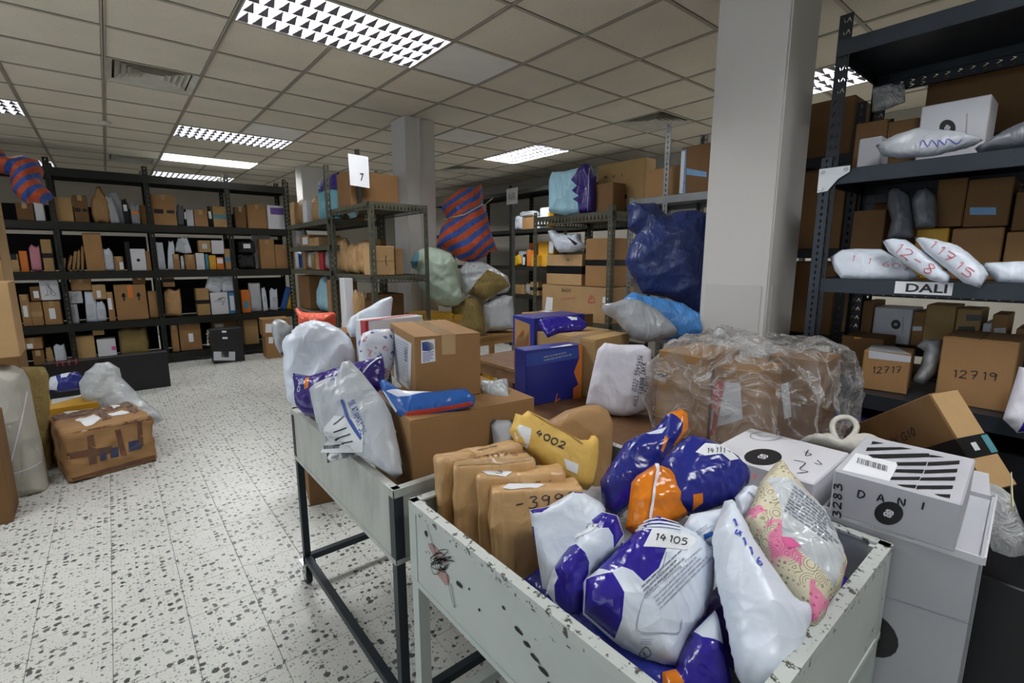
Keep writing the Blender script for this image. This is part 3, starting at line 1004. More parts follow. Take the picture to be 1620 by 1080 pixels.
# side wall with an unseen window band, added to bring in cool side light
WIN = [(-2.4, -.6), (-.2, 1.6), (2.0, 3.8), (4.2, 6.0)]
ZA, ZB = .95, 2.55
b = MB(); b.box(X0 - .1, X0, Y0, Y1, -.02, ZA); b.box(X0 - .1, X0, Y0, Y1, ZB, 3.3)
ys = [Y0] + [q for w in WIN for q in w] + [Y1]
for k in range(0, len(ys), 2): b.box(X0 - .1, X0, ys[k], ys[k + 1], ZA, ZB)
tag(b.build('wall_left', 'wall_paint'), kind='structure')
for k, (a, c) in enumerate(WIN):
    w = empty('window_%d' % (k + 1), (X0 - .05, (a + c) / 2, ZA)); tag(w, kind='structure')
    hw = (c - a) / 2; hh = ZB - ZA
    for nm, x in (('frame', (-.03, .03, -hw, -hw + .05, 0, hh)), ('frame', (-.03, .03, hw - .05, hw, 0, hh)), ('frame', (-.03, .03, -hw, hw, 0, .05)), ('frame', (-.03, .03, -hw, hw, hh - .05, hh)), ('mullion', (-.025, .025, -.025, .025, .05, hh - .05)), ('sill', (-.06, .16, -hw - .05, hw + .05, -.03, 0))):
        b = MB(); b.box(*x); b.build(nm, 'white_paint', w)
    for s_ in (-1, 1):
        b = MB(); b.box(-.003, .003, min(s_ * .025, s_ * (hw - .05)), max(s_ * .025, s_ * (hw - .05)), .05, hh - .05); b.build('pane', 'window_glass', w)
    pl = bpy.data.lights.new('daylight_portal', 'AREA'); pl.shape = 'RECTANGLE'; pl.size = c - a; pl.size_y = hh
    po = bpy.data.objects.new('daylight_portal', pl); COL.objects.link(po); po.parent = w
    po.location = (-.04, 0, hh / 2); po.rotation_euler = (math.pi / 2, 0, -math.pi / 2)
    pl.cycles.is_portal = True
wall('wall_right', X1, X1 + .1, Y0, Y1)

def in_frame(x, y, z, pad=60):
    d = Vector((x, y, z - 1.5)); cy, sy = math.cos(.6895), math.sin(.6895); cp, sp = math.cos(.169), math.sin(.169)
    f = Vector((sy * cp, cy * cp, -sp)); r = Vector((cy, -sy, 0)); u = r.cross(f)
    w = d.dot(f)
    if w < .3: return None
    px = 810 + 766 * d.dot(r) / w; py = 540 - 766 * d.dot(u) / w
    return (px, py) if -pad < px < 1620 + pad and -pad < py < 1080 + pad else None

# floor: grout bed, terrazzo tiles of 25 cm; the tiles in open view are single pieces
b = MB(); b.box(X0, X1, Y0, Y1, -0.06, -0.004)
floor = tag(b.build('floor', 'grout'), kind='structure')
T = 0.25
def tile_mesh(name, s, h, bev, mat):
    e = s / 2 - .0008; q = e - bev
    b = MB()
    b.add([(-e, -e, -.003), (e, -e, -.003), (e, e, -.003), (-e, e, -.003), (-e, -e, h - bev), (e, -e, h - bev), (e, e, h - bev), (-e, e, h - bev),
           (-q, -q, h), (q, -q, h), (q, q, h), (-q, q, h)],
          [(8, 9, 10, 11), (4, 5, 9, 8), (5, 6, 10, 9), (6, 7, 11, 10), (7, 4, 8, 11), (0, 1, 5, 4), (1, 2, 6, 5), (2, 3, 7, 6), (3, 0, 4, 7)])
    return b.mesh(name, mat)
tm = tile_mesh('floor_tile', T, 0.0, .0012, 'terrazzo')
cand = []; rest = MB()
for i in range(int((X1 - X0) / T) + 1):
    for j in range(int((Y1 - Y0) / T) + 1):
        x = -.145 + T * (round((X0 + .145) / T) + i) + T / 2; y = .275 + T * (round((Y0 - .275) / T) + j) + T / 2
        if not (X0 + .13 < x < X1 - .13 and Y0 + .13 < y < Y1 - .13): continue
        p = in_frame(x, y, 0, 90)
        seen = p and ((p[0] < 480 and p[1] > 545) or (p[0] < 880 and p[1] > 840) or (p[0] > 1500 and p[1] > 950)) and y < 8.7
        cand.append((0 if seen else 1, x * x + y * y, x, y))
cand.sort()
for k, (s, d, x, y) in enumerate(cand):
    if k < 300 and s == 0:
        link('floor_tile', tm, floor, (x, y, 0))
    else:
        e = T / 2 - .001
        rest.add([(x - e, y - e, 0), (x + e, y - e, 0), (x + e, y + e, 0), (x - e, y + e, 0)], [(0, 1, 2, 3)])
tag(rest.build('floor_tile_field', 'terrazzo', floor), kind='stuff')

# ceiling: slab, rails, mineral fibre tiles; fixtures and vents take the place of tiles
b = MB(); b.box(X0, X1, Y0, Y1, 3.15, 3.3)
ceiling = tag(b.build('ceiling', 'wall_paint'), kind='structure')
GX = lambda i: .134 + .6 * i
GY = lambda j: 4.15 + .6 * j
LIGHTS = [(1, -2, 'x', 'near'), (1, 4, 'x', 'near'), (1, 7, 'x', 'bare'), (1, 10, 'x', 'far'), (-3, 4, 'x', 'far'), (7, 1, 'y', 'near'), (7, -5, 'y', 'near'), (7, 7, 'y', 'far'),
          (1, -8, 'x', 'far'), (-3, -2, 'x', 'far'), (-3, 10, 'x', 'far'), (7, -11, 'y', 'far')]
taken = set()
for i, j, ax, k in LIGHTS:
    taken |= {(i, j), (i + 1, j)} if ax == 'x' else {(i, j), (i, j + 1)}
VENTS = [(0, 1), (0, 8), (7, -2), (7, 4)]
taken |= set(VENTS)
WHITE = {(3, -2), (3, 3), (3, 2), (4, 1), (5, 1)}
WHITE = {(3, -2), (2, 3), (5, 1)}
tmf = tile_mesh('ceiling_tile', .578, 0.0, .004, 'ceiling_fibre')
tmw = tile_mesh('ceiling_tile', .578, 0.0, .004, 'white_tile')
others = MB()
for i in range(-6, 10):
    for j in range(-12, 13):
        if (i, j) in taken: continue
        cx, cy = GX(i) + .3, GY(j) + .3
        p = in_frame(cx, cy, HC, 160)
        if p and cy < 11 and p[1] < 300:
            o = link('ceiling_tile', tmw if (i, j) in WHITE else tmf, ceiling, (cx, cy, HC + .006)); o.rotation_euler = (math.pi, 0, 0)
        else:
            others.add([(cx - .289, cy - .289, HC + .006), (cx - .289, cy + .289, HC + .006), (cx + .289, cy + .289, HC + .006), (cx + .289, cy - .289, HC + .006)], [(0, 1, 2, 3)])
tag(others.build('ceiling_tile_field', 'ceiling_fibre', ceiling), kind='stuff')
LIT = {}
for n_, (i, j, ax, k) in enumerate(LIGHTS):
    for c in ([(i, j), (i + 1, j)] if ax == 'x' else [(i, j), (i, j + 1)]): LIT[c] = n_
def rail_runs(cells, start, ends):
    """join the cells of one rail line that no fixture interrupts"""
    runs = []; cur = None
    for k, ok in cells:
        if ok: cur = [k, k] if cur is None else [cur[0], k]
        elif cur: runs.append(cur); cur = None
    if cur: runs.append(cur)
    return [(max(ends[0], start(r[0])), min(ends[1], start(r[1] + 1))) for r in runs]
for i in range(-6, 11):
    b = MB()
    for y0, y1 in rail_runs([(j, not ((i, j) in LIT and LIT[(i, j)] == LIT.get((i - 1, j)))) for j in range(-12, 13)], GY, (Y0, Y1)):
        b.box(GX(i) - .012, GX(i) + .012, y0, y1, HC, HC + .004); b.box(GX(i) - .002, GX(i) + .002, y0, y1, HC, HC + .03)
    b.build('ceiling_rail', 'grid_paint', ceiling)
for j in range(-12, 14):
    b = MB()
    for x0, x1 in rail_runs([(i, not ((i, j) in LIT and LIT[(i, j)] == LIT.get((i, j - 1)))) for i in range(-6, 10)], GX, (X0, X1)):
        b.box(x0, x1, GY(j) - .012, GY(j) + .012, HC + .0005, HC + .0035); b.box(x0, x1, GY(j) - .002, GY(j) + .002, HC, HC + .03)
    b.build('ceiling_rail', 'grid_paint', ceiling)

# ceiling fixtures: housing, white troughs, grey blades cut to imitate dark reflections, tubes
def make_lamp_data(L):
    ld = bpy.data.lights.new('tube_light', 'AREA')
    ld.shape = 'RECTANGLE'; ld.size = L; ld.size_y = .03
    ld.energy = LAMP_W; ld.color = LAMP_COLOR
    return ld
_lamp = make_lamp_data(1.14)
_lamp_weak = make_lamp_data(1.14); _lamp_weak.energy = LAMP_W * .42      # lower power so the back of the room stays dim
_shared = {}
WEAK = {(1, 4), (-3, 4), (1, 10), (-3, 10), (7, 7)}
def fixture(i, j, ax, kind, label):
    rows = 4; n = 15
    L, W, hgt = 1.186, .588, .075
    root = empty('ceiling_light', (GX(i) + (.6 if ax == 'x' else .3), GY(j) + (.3 if ax == 'x' else .6), HC), 0 if ax == 'x' else math.pi / 2)
    tag(root, label, 'light', 'ceiling lights')
    if 'frame' not in _shared:
        b = MB(); e = .012
        b.box(-L / 2, L / 2, -W / 2, -W / 2 + e, 0, .012); b.box(-L / 2, L / 2, W / 2 - e, W / 2, 0, .012)
        b.box(-L / 2, -L / 2 + e, -W / 2, W / 2, 0, .012); b.box(L / 2 - e, L / 2, -W / 2, W / 2, 0, .012)
        b.box(-L / 2, L / 2, -W / 2, W / 2, .095, .1)
        for x0, x1, y0, y1 in ((-L / 2, -L / 2 + .003, -W / 2, W / 2), (L / 2 - .003, L / 2, -W / 2, W / 2), (-L / 2, L / 2, -W / 2, -W / 2 + .003), (-L / 2, L / 2, W / 2 - .003, W / 2)):
            b.box(x0, x1, y0, y1, .01, .1)
        _shared['frame'] = b.mesh('frame', 'reflector_white')
        rw = (W - .024) / rows
        b = MB()
        prof = [(-rw / 2, .003), (-rw / 2 + .012, .015), (-rw / 2 + .032, .028), (-.022, .040), (.022, .040), (rw / 2 - .032, .028), (rw / 2 - .012, .015), (rw / 2, .003)]
        hl = L / 2 - .012
        b.add([(-hl, y, z) for y, z in prof] + [(hl, y, z) for y, z in prof], [(k, k + 1, k + 9, k + 8) for k in range(7)])
        _shared['trough'] = b.mesh('trough', 'reflector_white', True)
        b = MB(); b.prism([(-.029, rw / 2 - .003, .002), (.029, rw / 2 - .003, .002), (.002, -rw / 2 + .003, .002), (-.002, -rw / 2 + .003, .002)], (0, 0, .004)); b.prism([(-.0015, -rw / 2 + .003, .006), (-.0015, rw / 2 - .003, .006), (-.0015, .012, .026), (-.0015, -.012, .026)], (.003, 0, 0))
        _shared['blade'] = b.mesh('blade', 'louver_reflection_grey')
        b = MB(); b.box(-hl, hl, -.014, .014, .0355, .039)
        _shared['tube'] = b.mesh('tube', 'tube_glow'); _shared['tube_weak'] = b.mesh('tube', 'tube_weak')
    link('frame', _shared['frame'], root)
    rw = (W - .024) / rows; hl = L / 2 - .012
    for r in range(rows):
        y = -W / 2 + .012 + rw * (r + .5)
        link('trough', _shared['trough'], root, (0, y, 0))
        o = link('tube', _shared['tube_weak' if (i, j) in WEAK and kind != 'bare' else 'tube'], root, (0, y, 0))
        if kind == 'near':
            for k in range(n):
                link('blade', _shared['blade'], root, (-hl + 2 * hl * (k + .5) / n, y, 0))
        elif kind == 'far':
            if ('louver', n) not in _shared:
                b = MB()
                for k in range(n):
                    x = -hl + 2 * hl * (k + .5) / n
                    b.prism([(x - .029, rw / 2 - .003, .002), (x + .029, rw / 2 - .003, .002), (x + .002, -rw / 2 + .003, .002), (x - .002, -rw / 2 + .003, .002)], (0, 0, .004))
                _shared[('louver', n)] = b.mesh('louver', 'louver_reflection_grey')
            tag(link('louver', _shared[('louver', n)], root, (0, y, 0)), kind='stuff')
        lo = bpy.data.objects.new('tube_light', _lamp_weak if (i, j) in WEAK else _lamp); COL.objects.link(lo); lo.parent = root
        lo.location = (0, y, .0345)
    return root
LABELS_L = ['louvred ceiling light above the near terrazzo aisle, beside a plain white tile', 'louvred ceiling light ahead of the bright bare fixture',
            'brightest ceiling light, bare tubes, over the black back rack', 'louvred ceiling light behind the back rack top',
            'louvred ceiling light cut by the picture edge beyond the air vent', 'louvred ceiling light with two lit bands over the air shelves',
            'louvred ceiling light glimpsed between white pillar and tall rack', 'louvred ceiling light hidden beyond the air shelves',
            'louvred ceiling light behind the camera over the carts', 'louvred ceiling light out of view beside the aisle',
            'louvred ceiling light out of view in the back corner', 'louvred ceiling light behind the camera over the tall rack']
for (i, j, ax, k), lab in zip(LIGHTS, LABELS_L):
    fixture(i, j, ax, k, lab)

def vent(i, j, label, half=False):
    root = empty('air_vent', (GX(i) + .3, GY(j) + .3, HC)); tag(root, label, 'vent', 'ceiling air vents')
    b = MB(); b.box(-.29, .29, -.29, .29, .11, .115); b.build('backing', 'grid_paint', root)
    b = MB()
    for s in (-1, 1):
        b.prism([(-.29, s * .29, 0), (.29, s * .29, 0), (.25, s * .25, .02), (-.25, s * .25, .02)], (0, 0, .004))
        b.prism([(s * .29, -.29, 0), (s * .29, .29, 0), (s * .25, .25, .02), (s * .25, -.25, .02)], (0, 0, .004))
    b.build('frame', 'vent_paint', root)
    for k, r in enumerate((.235, .195, .155, .115, .075)):
        b = MB(); z0 = .012; z1 = .055; q = r - .05
        for s in (-1, 1):
            b.add([(-r, s * r, z0), (r, s * r, z0), (q, s * q, z1), (-q, s * q, z1)], [(0, 1, 2, 3)])
            b.add([(s * r, -r, z0), (s * r, r, z0), (s * q, q, z1), (s * q, -q, z1)], [(0, 1, 2, 3)])
        b.build('slat', 'vent_paint', root)
for (i, j), lab in zip(VENTS, ['square ceiling air vent near the big louvred light', 'square ceiling air vent over the black back rack', 'square ceiling air vent above the tarp-covered sack', 'square ceiling air vent beyond the two lit bands']):
    vent(i, j, lab)
b = MB(); b.tube([(0, 0, 0), (0, 0, -.012), (0, 0, -.03), (0, 0, -.036)], [.055, .055, .04, .02], 16)
o = b.build('smoke_detector', 'vent_paint', None, (GX(0), 6.9, HC)); tag(o, 'small round smoke detector on the ceiling past the air vent', 'detector')

# pillars
def pillar(name, x0, x1, y0, y1):
    bm = bmesh.new(); bmesh.ops.create_cube(bm, size=1)
    for v in bm.verts: v.co = Vector((x0 + (v.co.x + .5) * (x1 - x0), y0 + (v.co.y + .5) * (y1 - y0), (v.co.z + .5) * HC))
    bmesh.ops.bevel(bm, geom=[e for e in bm.edges if abs(e.verts[0].co.z - e.verts[1].co.z) > 1], offset=.008, segments=2, affect='EDGES')
    me = bpy.data.meshes.new(name); bm.to_mesh(me); bm.free(); me.materials.append(M['plaster'])
    return tag(link(name, me), kind='structure')
pillar_a = pillar('column_near', 2.46, 2.78, 1.03, 1.38)
pillar_b = pillar('column_middle', 2.46, 2.80, 4.68, 5.0)
pillar_c = pillar('column_far', 2.46, 2.80, 8.1, 8.42)
b = MB(); b.box(2.60, 2.625, 4.655, 4.68, 0, HC); b.build('conduit', 'white_paint', pillar_b)
b = MB(); b.box(2.5, 2.74, 1.026, 1.03, 1.0, 1.37); b.box(2.456, 2.46, 1.06, 1.35, 1.0, 1.37); b.build('repair_sheet', 'white_paint', pillar_a)

# ================================================================ shelving
rack('shelving_rack', 'long black steel rack across the back of the room, crowded with parcels', (0, 8.5, 0), 0, [-1.5, -.49, .49, 1.46, 2.33], .5, [.144, .654, 1.334, 1.964, 2.62], 2.74, ('steel_black', 'steel_black', 'steel_black'), post_w=.06, rail_h=.10, pat=('slot', .06))
back = SC.objects['shelving_rack']
for x0, x1 in ((-1.5, -.49), (-.49, .49), (.49, 1.46), (1.46, 2.33)):  # black sheets added to stand in for the darkness behind the goods
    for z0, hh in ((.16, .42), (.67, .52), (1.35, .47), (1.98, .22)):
        b = MB(); b.box(x0 + .02, x1 - .02, .478, .482, z0, z0 + hh); b.build('shade_backing', 'dark_void', back)
near_bay = rack('shelving_rack', 'grey-green shelf bay with zigzag rails at the near end of the numbered rack', (1.57, 3.6, 0), 0, [0, .5], .84, [.15, .804, 1.364, 1.924], 1.93, ('steel_olive', 'steel_olive', 'deck_board'), post_w=.038, rail_h=.055, pat=('slot', .05), rail_pat=('zigzag', .032))
rack('shelving_rack', 'numbered grey rack behind the grey-green shelf bay', (1.57, 5.78, 0), -math.pi / 2, [0, 1.27], .5, [.15, .5, .95, 1.385, 1.62, 1.855], 2.32, ('steel_olive', 'steel_olive', 'deck_board'), post_w=.036, rail_h=.045, pat=('slot', .05))
rack('shelving_rack', 'grey-green rack with zigzag rails holding the sky-blue bag', (3.10, 3.44, 0), -math.pi / 2, [0, .92], .78, [.15, .954, 1.872], 1.92, ('steel_olive', 'steel_olive', 'deck_board'), post_w=.042, rail_h=.075, pat=('slot', .04), rail_pat=('zigzag', .04))
rack('shelving_rack', 'dark rack along the side wall beyond the air sign', (5.3, 9.0, 0), -math.pi / 2, [0, 1.25, 2.5, 3.8, 5.0], .5, [.3, .9, 1.372, 1.972, 2.6], 2.7, ('steel_black', 'steel_black', 'steel_black'), post_w=.05, rail_h=.06, pat=('slot', .06))
rack('shelving_rack', 'grey rack with tall posts behind the navy tarpaulin', (3.02, 2.30, 0), -math.pi / 2, [0, .28, 1.05], .48, [.3, .95, 1.40, 1.925], 2.4, ('steel_grey', 'steel_grey', 'steel_grey'), post_w=.04, rail_h=.05, pat=('slot', .035), heights=[(1.94, 1.94), (2.40, 2.40), (2.40, 2.40)])
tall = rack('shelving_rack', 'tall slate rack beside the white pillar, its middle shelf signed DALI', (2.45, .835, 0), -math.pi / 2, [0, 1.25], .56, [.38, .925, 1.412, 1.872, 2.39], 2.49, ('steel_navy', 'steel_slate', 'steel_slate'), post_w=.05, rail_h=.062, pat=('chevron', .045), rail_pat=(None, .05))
# perforated back rails, a hole-punched front upright and the bright corner plate
for z in (1.872, 1.412, .925, .38, 2.39):
    o = link('back_rail', rail_mesh('back_rail', 1.25, .05, .042, 'chevron', 'steel_navy'), tall, (0, .55, z - .10))
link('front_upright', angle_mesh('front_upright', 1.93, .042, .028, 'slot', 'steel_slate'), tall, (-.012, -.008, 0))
b = MB()
b.prism([(-.015, -.012, 1.885), (.10, -.012, 1.885), (.10, -.012, 1.86), (.06, -.012, 1.835), (.025, -.012, 1.79), (-.015, -.012, 1.785)], (0, .003, 0))
plate = b.build('corner_plate', 'bracket_plate', tall)
for x, z in ((0, 1.87), (.085, 1.872), (0, 1.80)):
    b = MB(); b.tube([(x, -.012, z), (x, -.018, z)], .008, 8); b.build('bolt', 'chrome', plate)
rack('shelving_rack', 'dim rack standing behind the tall slate rack', (3.10, 1.235, 0), -math.pi / 2, [0, .30, 1.7], .5, [.4, 1.062, 1.55, 2.05], 2.3, ('steel_navy', 'steel_navy', 'steel_navy'), post_w=.045, rail_h=.05, pat=('slot', .04))

# paper signs
def sign(name, label, pts, text, tpts, n, mat='paper'):
    b = MB(); b.prism(pts, n)
    o = b.build(name, mat); tag(o, label, 'sign')
    fr = Frame(tpts[0], (1, 0, 0), (0, 0, 1), (0, -1, 0)) if tpts[1] == 'F' else Frame(tpts[0], (0, -1, 0), (0, 0, 1), (-1, 0, 0))
    decals(o, fr, [('type', 'lettering', 'ink', text, (0, 0), (tpts[2], 0), (0, tpts[3]), .01)])
    return o
sign('paper_sign', 'white paper sign with the number 7 above the near shelf bay', [(1.600, 4.02, 2.095), (1.765, 4.02, 2.085), (1.765, 4.02, 2.335), (1.595, 4.02, 2.34)], '7', ((1.685, 4.016, 2.135), 'F', .032, .062), (0, .003, 0))
b = MB(); b.box(1.665, 1.695, 4.026, 4.056, 1.925, 2.385); o = b.build('sign_post', 'steel_black'); tag(o, 'slotted steel upright behind the number 7 sign', 'post')
b = MB(); b.box(3.985, 4.015, 4.81, 4.84, 0, 2.2); pole = b.build('sign_pole', 'steel_grey'); tag(pole, 'thin grey pole with a small sign reading AIR', 'sign')
b = MB(); b.box(3.975, 3.982, 4.72, 4.93, 2.175, 2.365); sg = b.build('sign_plate', 'paper', pole)
decals(pole, Frame((3.974, 4.895, 2.225), (0, -1, 0), (0, 0, 1), (-1, 0, 0)), [('type', 'lettering', 'ink_grey', 'AIR', (0, 0), (.14, 0), (0, .085))])
b = MB(); b.box(-.0012, 0, -.088, .088, -.024, .024); o = b.build('shelf_sign', 'paper', None, (2.4475, .445, 1.387)); tag(o, 'white strip on the shelf edge reading DALI', 'sign')
decals(o, Frame((2.4462, .497, 1.371), (0, -1, 0), (0, 0, 1), (-1, 0, 0)), [('type', 'lettering', 'ink', 'DALI', (0, 0), (.125, 0), (0, .033), .02)])

# ================================================================ carts, tables
def cart(label, x0, x1, y0, y1, z0, z1, sheet, frame_mat, rim_mat, leg_w, scrape):
    root = empty('parcel_cart', ((x0 + x1) / 2, (y0 + y1) / 2, 0)); tag(root, label, 'cart')
    cx, cy = (x0 + x1) / 2, (y0 + y1) / 2
    t = .003
    def bx(name, a0, a1, c0, c1, e0, e1, m):
        b = MB(); b.box(a0 - cx, a1 - cx, c0 - cy, c1 - cy, e0, e1); return b.build(name, m, root)
    bx('side_panel', x0, x0 + t, y0, y1, z0, z1, sheet); bx('side_panel', x1 - t, x1, y0, y1, z0, z1, sheet)
    bx('end_panel', x0, x1, y0, y0 + t, z0, z1, sheet); bx('end_panel', x0, x1, y1 - t, y1, z0, z1, sheet)
    bx('tray_floor', x0, x1, y0, y1, z0 - .004, z0, sheet)
    r = .022
    for a in ((x0 - .004, x0 + r, y0, y1), (x1 - r, x1 + .004, y0, y1), (x0, x1, y0 - .004, y0 + r), (x0, x1, y1 - r, y1 + .004)):
        bx('rim', *a, z1 - .001, z1 + .005, rim_mat)
    lip = .02
    for a in ((x0 - .003, x0, y0, y1), (x1, x1 + .003, y0, y1), (x0, x1, y0 - .003, y0), (x0, x1, y1, y1 + .003)):
        bx('rim_lip', *a, z1 - lip, z1, rim_mat); bx('foot_lip', *a, z0 - .004, z0 + .012, sheet)
    w = leg_w
    for (lx, ly) in ((x0, y0), (x0, y1 - w), (x1 - w, y0), (x1 - w, y1 - w)):
        lg = bx('leg', lx, lx + w, ly, ly + w, .12, z0 - .004, frame_mat)
        bx('corner_post', lx - .002, lx + w, ly - .002, ly + w + .002, z0, z1 - .002, frame_mat if scrape else sheet)
        b = MB(); px_, py_ = lx + w / 2 - cx, ly + w / 2 - cy
        b.box(px_ - .03, px_ + .03, py_ - .03, py_ + .03, .112, .12)
        b.box(px_ - .016, px_ - .012, py_ - .012, py_ + .03, .03, .112); b.box(px_ + .012, px_ + .016, py_ - .012, py_ + .03, .03, .112)
        cs = b.build('caster', 'chrome', root)
        b = MB(); b.tube([(px_ - .011, py_ + .014, .04), (px_ + .011, py_ + .014, .04)], .04, 16); b.build('wheel', 'rubber', cs)
    bx('lower_rail', x0, x0 + w, y0, y1, .12, .12 + w, frame_mat); bx('lower_rail', x1 - w, x1, y0, y1, .12, .12 + w, frame_mat)
    bx('cross_rail', x0, x1, y0, y0 + w, .12, .12 + w, frame_mat); bx('cross_rail', x0, x1, y1 - w, y1, .12, .12 + w, frame_mat)
    return root
far_cart = cart('galvanised steel parcel cart with dark legs, the one nearer the island shelves', .555, 1.31, 1.20, 2.20, .625, .85, 'galvanised', 'steel_slate', 'galvanised', .028, True)
near_cart = cart('chipped pale grey parcel cart holding the brown paper parcels', .575, 1.345, .235, 1.145, .60, .838, 'chipped_paint', 'chipped_paint', 'chipped_edge', .034, False)
# pen scribble and scrapes on the side of the near cart
rs = random.Random(4); loops = []
p = [0, 0]
for k in range(9):
    c = (rs.uniform(-.02, .02), rs.uniform(-.02, .02)); rx, ry, ph = rs.uniform(.02, .055), rs.uniform(.015, .04), rs.uniform(0, 6)
    loops.append([(c[0] + rx * math.cos(ph + t * .5) + rs.uniform(-.004, .004), c[1] + ry * math.sin(ph + t * .5 + rx * 30)) for t in range(16)])
loops.append([(-.06, .09), (-.05, .06), (-.02, .02)]); loops.append([(.03, -.01), (.045, -.05), (.06, -.085), (.068, -.08), (.05, -.03)])
off = Vector((near_cart.location.x, near_cart.location.y, 0))
sf = Frame((.5745, .985, .735), (0, -1, 0), (0, 0, 1), (-1, 0, 0))
blob = lambda x, y, rx, ry, n=9: [(x + rx * math.cos(k * 6.2832 / n) * rs.uniform(.6, 1.2), y + ry * math.sin(k * 6.2832 / n) * rs.uniform(.6, 1.2)) for k in range(n)]
decals(near_cart, sf, [('poly', 'red_smear', 'smear_red', blob(-.015, .02, .045, .018)), ('poly', 'red_smear', 'smear_red', blob(.015, -.03, .04, .02)),
    ('lines', 'pen_scribble', 'ink', loops, .002, .001)] + [('poly', 'paint_scrape', 'rubber', blob(*q)) for q in ((.088, -.012, .018, .008), (.31, .008, .014, .006), (.335, -.006, .014, .006), (.36, -.02, .012, .006), (.385, -.032, .014, .007), (.41, -.048, .014, .008), (.43, -.064, .010, .008), (-.068, .05, .008, .01), (.13, .0, .004, .004), (.17, -.03, .004, .004), (.26, .03, .006, .004))])

def table(name, label, cat, x0, x1, y0, y1, z, m, boards=5, leg=.05, axis='y'):
    root = empty(name, ((x0 + x1) / 2, (y0 + y1) / 2, 0)); tag(root, label, cat)
    cx, cy = (x0 + x1) / 2, (y0 + y1) / 2
    for k in range(boards):
        b = MB()
        if axis == 'y':
            w = (x1 - x0) / boards; b.box(x0 - cx + k * w + .001, x0 - cx + (k + 1) * w - .001, y0 - cy, y1 - cy, z - .022, z)
        else:
            w = (y1 - y0) / boards; b.box(x0 - cx, x1 - cx, y0 - cy + k * w + .001, y0 - cy + (k + 1) * w - .001, z - .022, z)
        b.build('board', m, root)
    for lx in (x0 + .02, x1 - .02 - leg):
        for ly in (y0 + .02, y1 - .02 - leg):
            b = MB(); b.box(lx - cx, lx + leg - cx, ly - cy, ly + leg - cy, 0, z - .022); b.build('leg', m, root)
    b = MB(); b.box(x0 + .02 - cx, x1 - .02 - cx, y0 + .02 - cy, y0 + .045 - cy, z - .10, z - .022); b.build('apron', m, root)
    b = MB(); b.box(x0 + .02 - cx, x0 + .045 - cx, y0 + .05 - cy, y1 - .02 - cy, z - .10, z - .022); b.build('apron', m, root)
    return root
table('packing_table', 'brown wooden table behind the carts loaded with cartons', 'table', 1.40, 2.37, .40, 1.85, .80, 'wood_dark')
table('packing_table', 'narrow wooden table under the navy box and grey-taped carton', 'table', 1.94, 2.37, 1.855, 2.85, .80, 'wood_dark', 3)
table('packing_table', 'wooden table behind the white pillar under the tarpaulins', 'table', 2.375, 2.98, 1.42, 2.40, .80, 'wood_dark', 3)
table('low_bench', 'low wooden bench carrying the pile of sacks', 'bench', 2.28, 3.5, 4.03, 4.62, .70, 'wood', 4, axis='x')

# ---------------------------------------------------------------- one-off shapes
def open_carton(loc, size, yaw):
    """tall open white carton: four walls, folded-down rim flaps and the packing inside"""
    dx, dy, dz = size; t = .006
    o = empty('open_carton', loc, yaw); tag(o, 'tall open white carton with the Dani carton set in its mouth', 'carton')
    for nm, a in (('wall_panel', (0, t, 0, dy, 0, dz)), ('wall_panel', (dx - t, dx, 0, dy, 0, dz)), ('wall_panel', (0, dx, 0, t, 0, dz)), ('wall_panel', (0, dx, dy - t, dy, 0, dz))):
        b = MB(); b.box(*a); b.build(nm, 'white_board_dull', o)
    b = MB(); b.box(t, dx - t, t, dy - t, 0, dz - .012); b.build('packing', 'white_board_dull', o)
    for a in ((-.004, .0, 0, dy, dz - .016, dz + .002), (0, dx, -.004, 0, dz - .016, dz + .002)):
        b = MB(); b.box(*a); b.build('folded_rim', 'white_board', o)
    b = MB(); b.prism([(dx - .004, .01, dz), (dx - .004, dy - .01, dz), (dx + .02, dy - .02, dz + .05), (dx + .02, .02, dz + .05)], (.005, 0, 0)); b.build('flap', 'white_board', o)
    b = MB(); b.prism([(dx * .45, -.03, dz + .05), (dx + .02, -.02, dz + .055), (dx + .02, -.02, dz + .07), (dx * .45, -.03, dz + .065)], (0, -.002, 0)); b.build('string', 'rope', o)
    m = Matrix.Translation(loc) @ Matrix.Rotation(yaw, 4, 'Z')
    n = 20
    decals(o, Frame(m @ Vector((0, dy, 0)), m.to_3x3() @ Vector((0, -1, 0)), (0, 0, 1), m.to_3x3() @ Vector((-1, 0, 0))), [
        ('poly', 'logo_disc', 'print_black', [(dy * .42 + .06 * math.cos(k * 6.2832 / n), .585 + .06 * math.sin(k * 6.2832 / n)) for k in range(n)]),
        ('lines', 'crease', 'ink_pale', [[(.0, dz - .19), (dy, dz - .16)]], .002)])

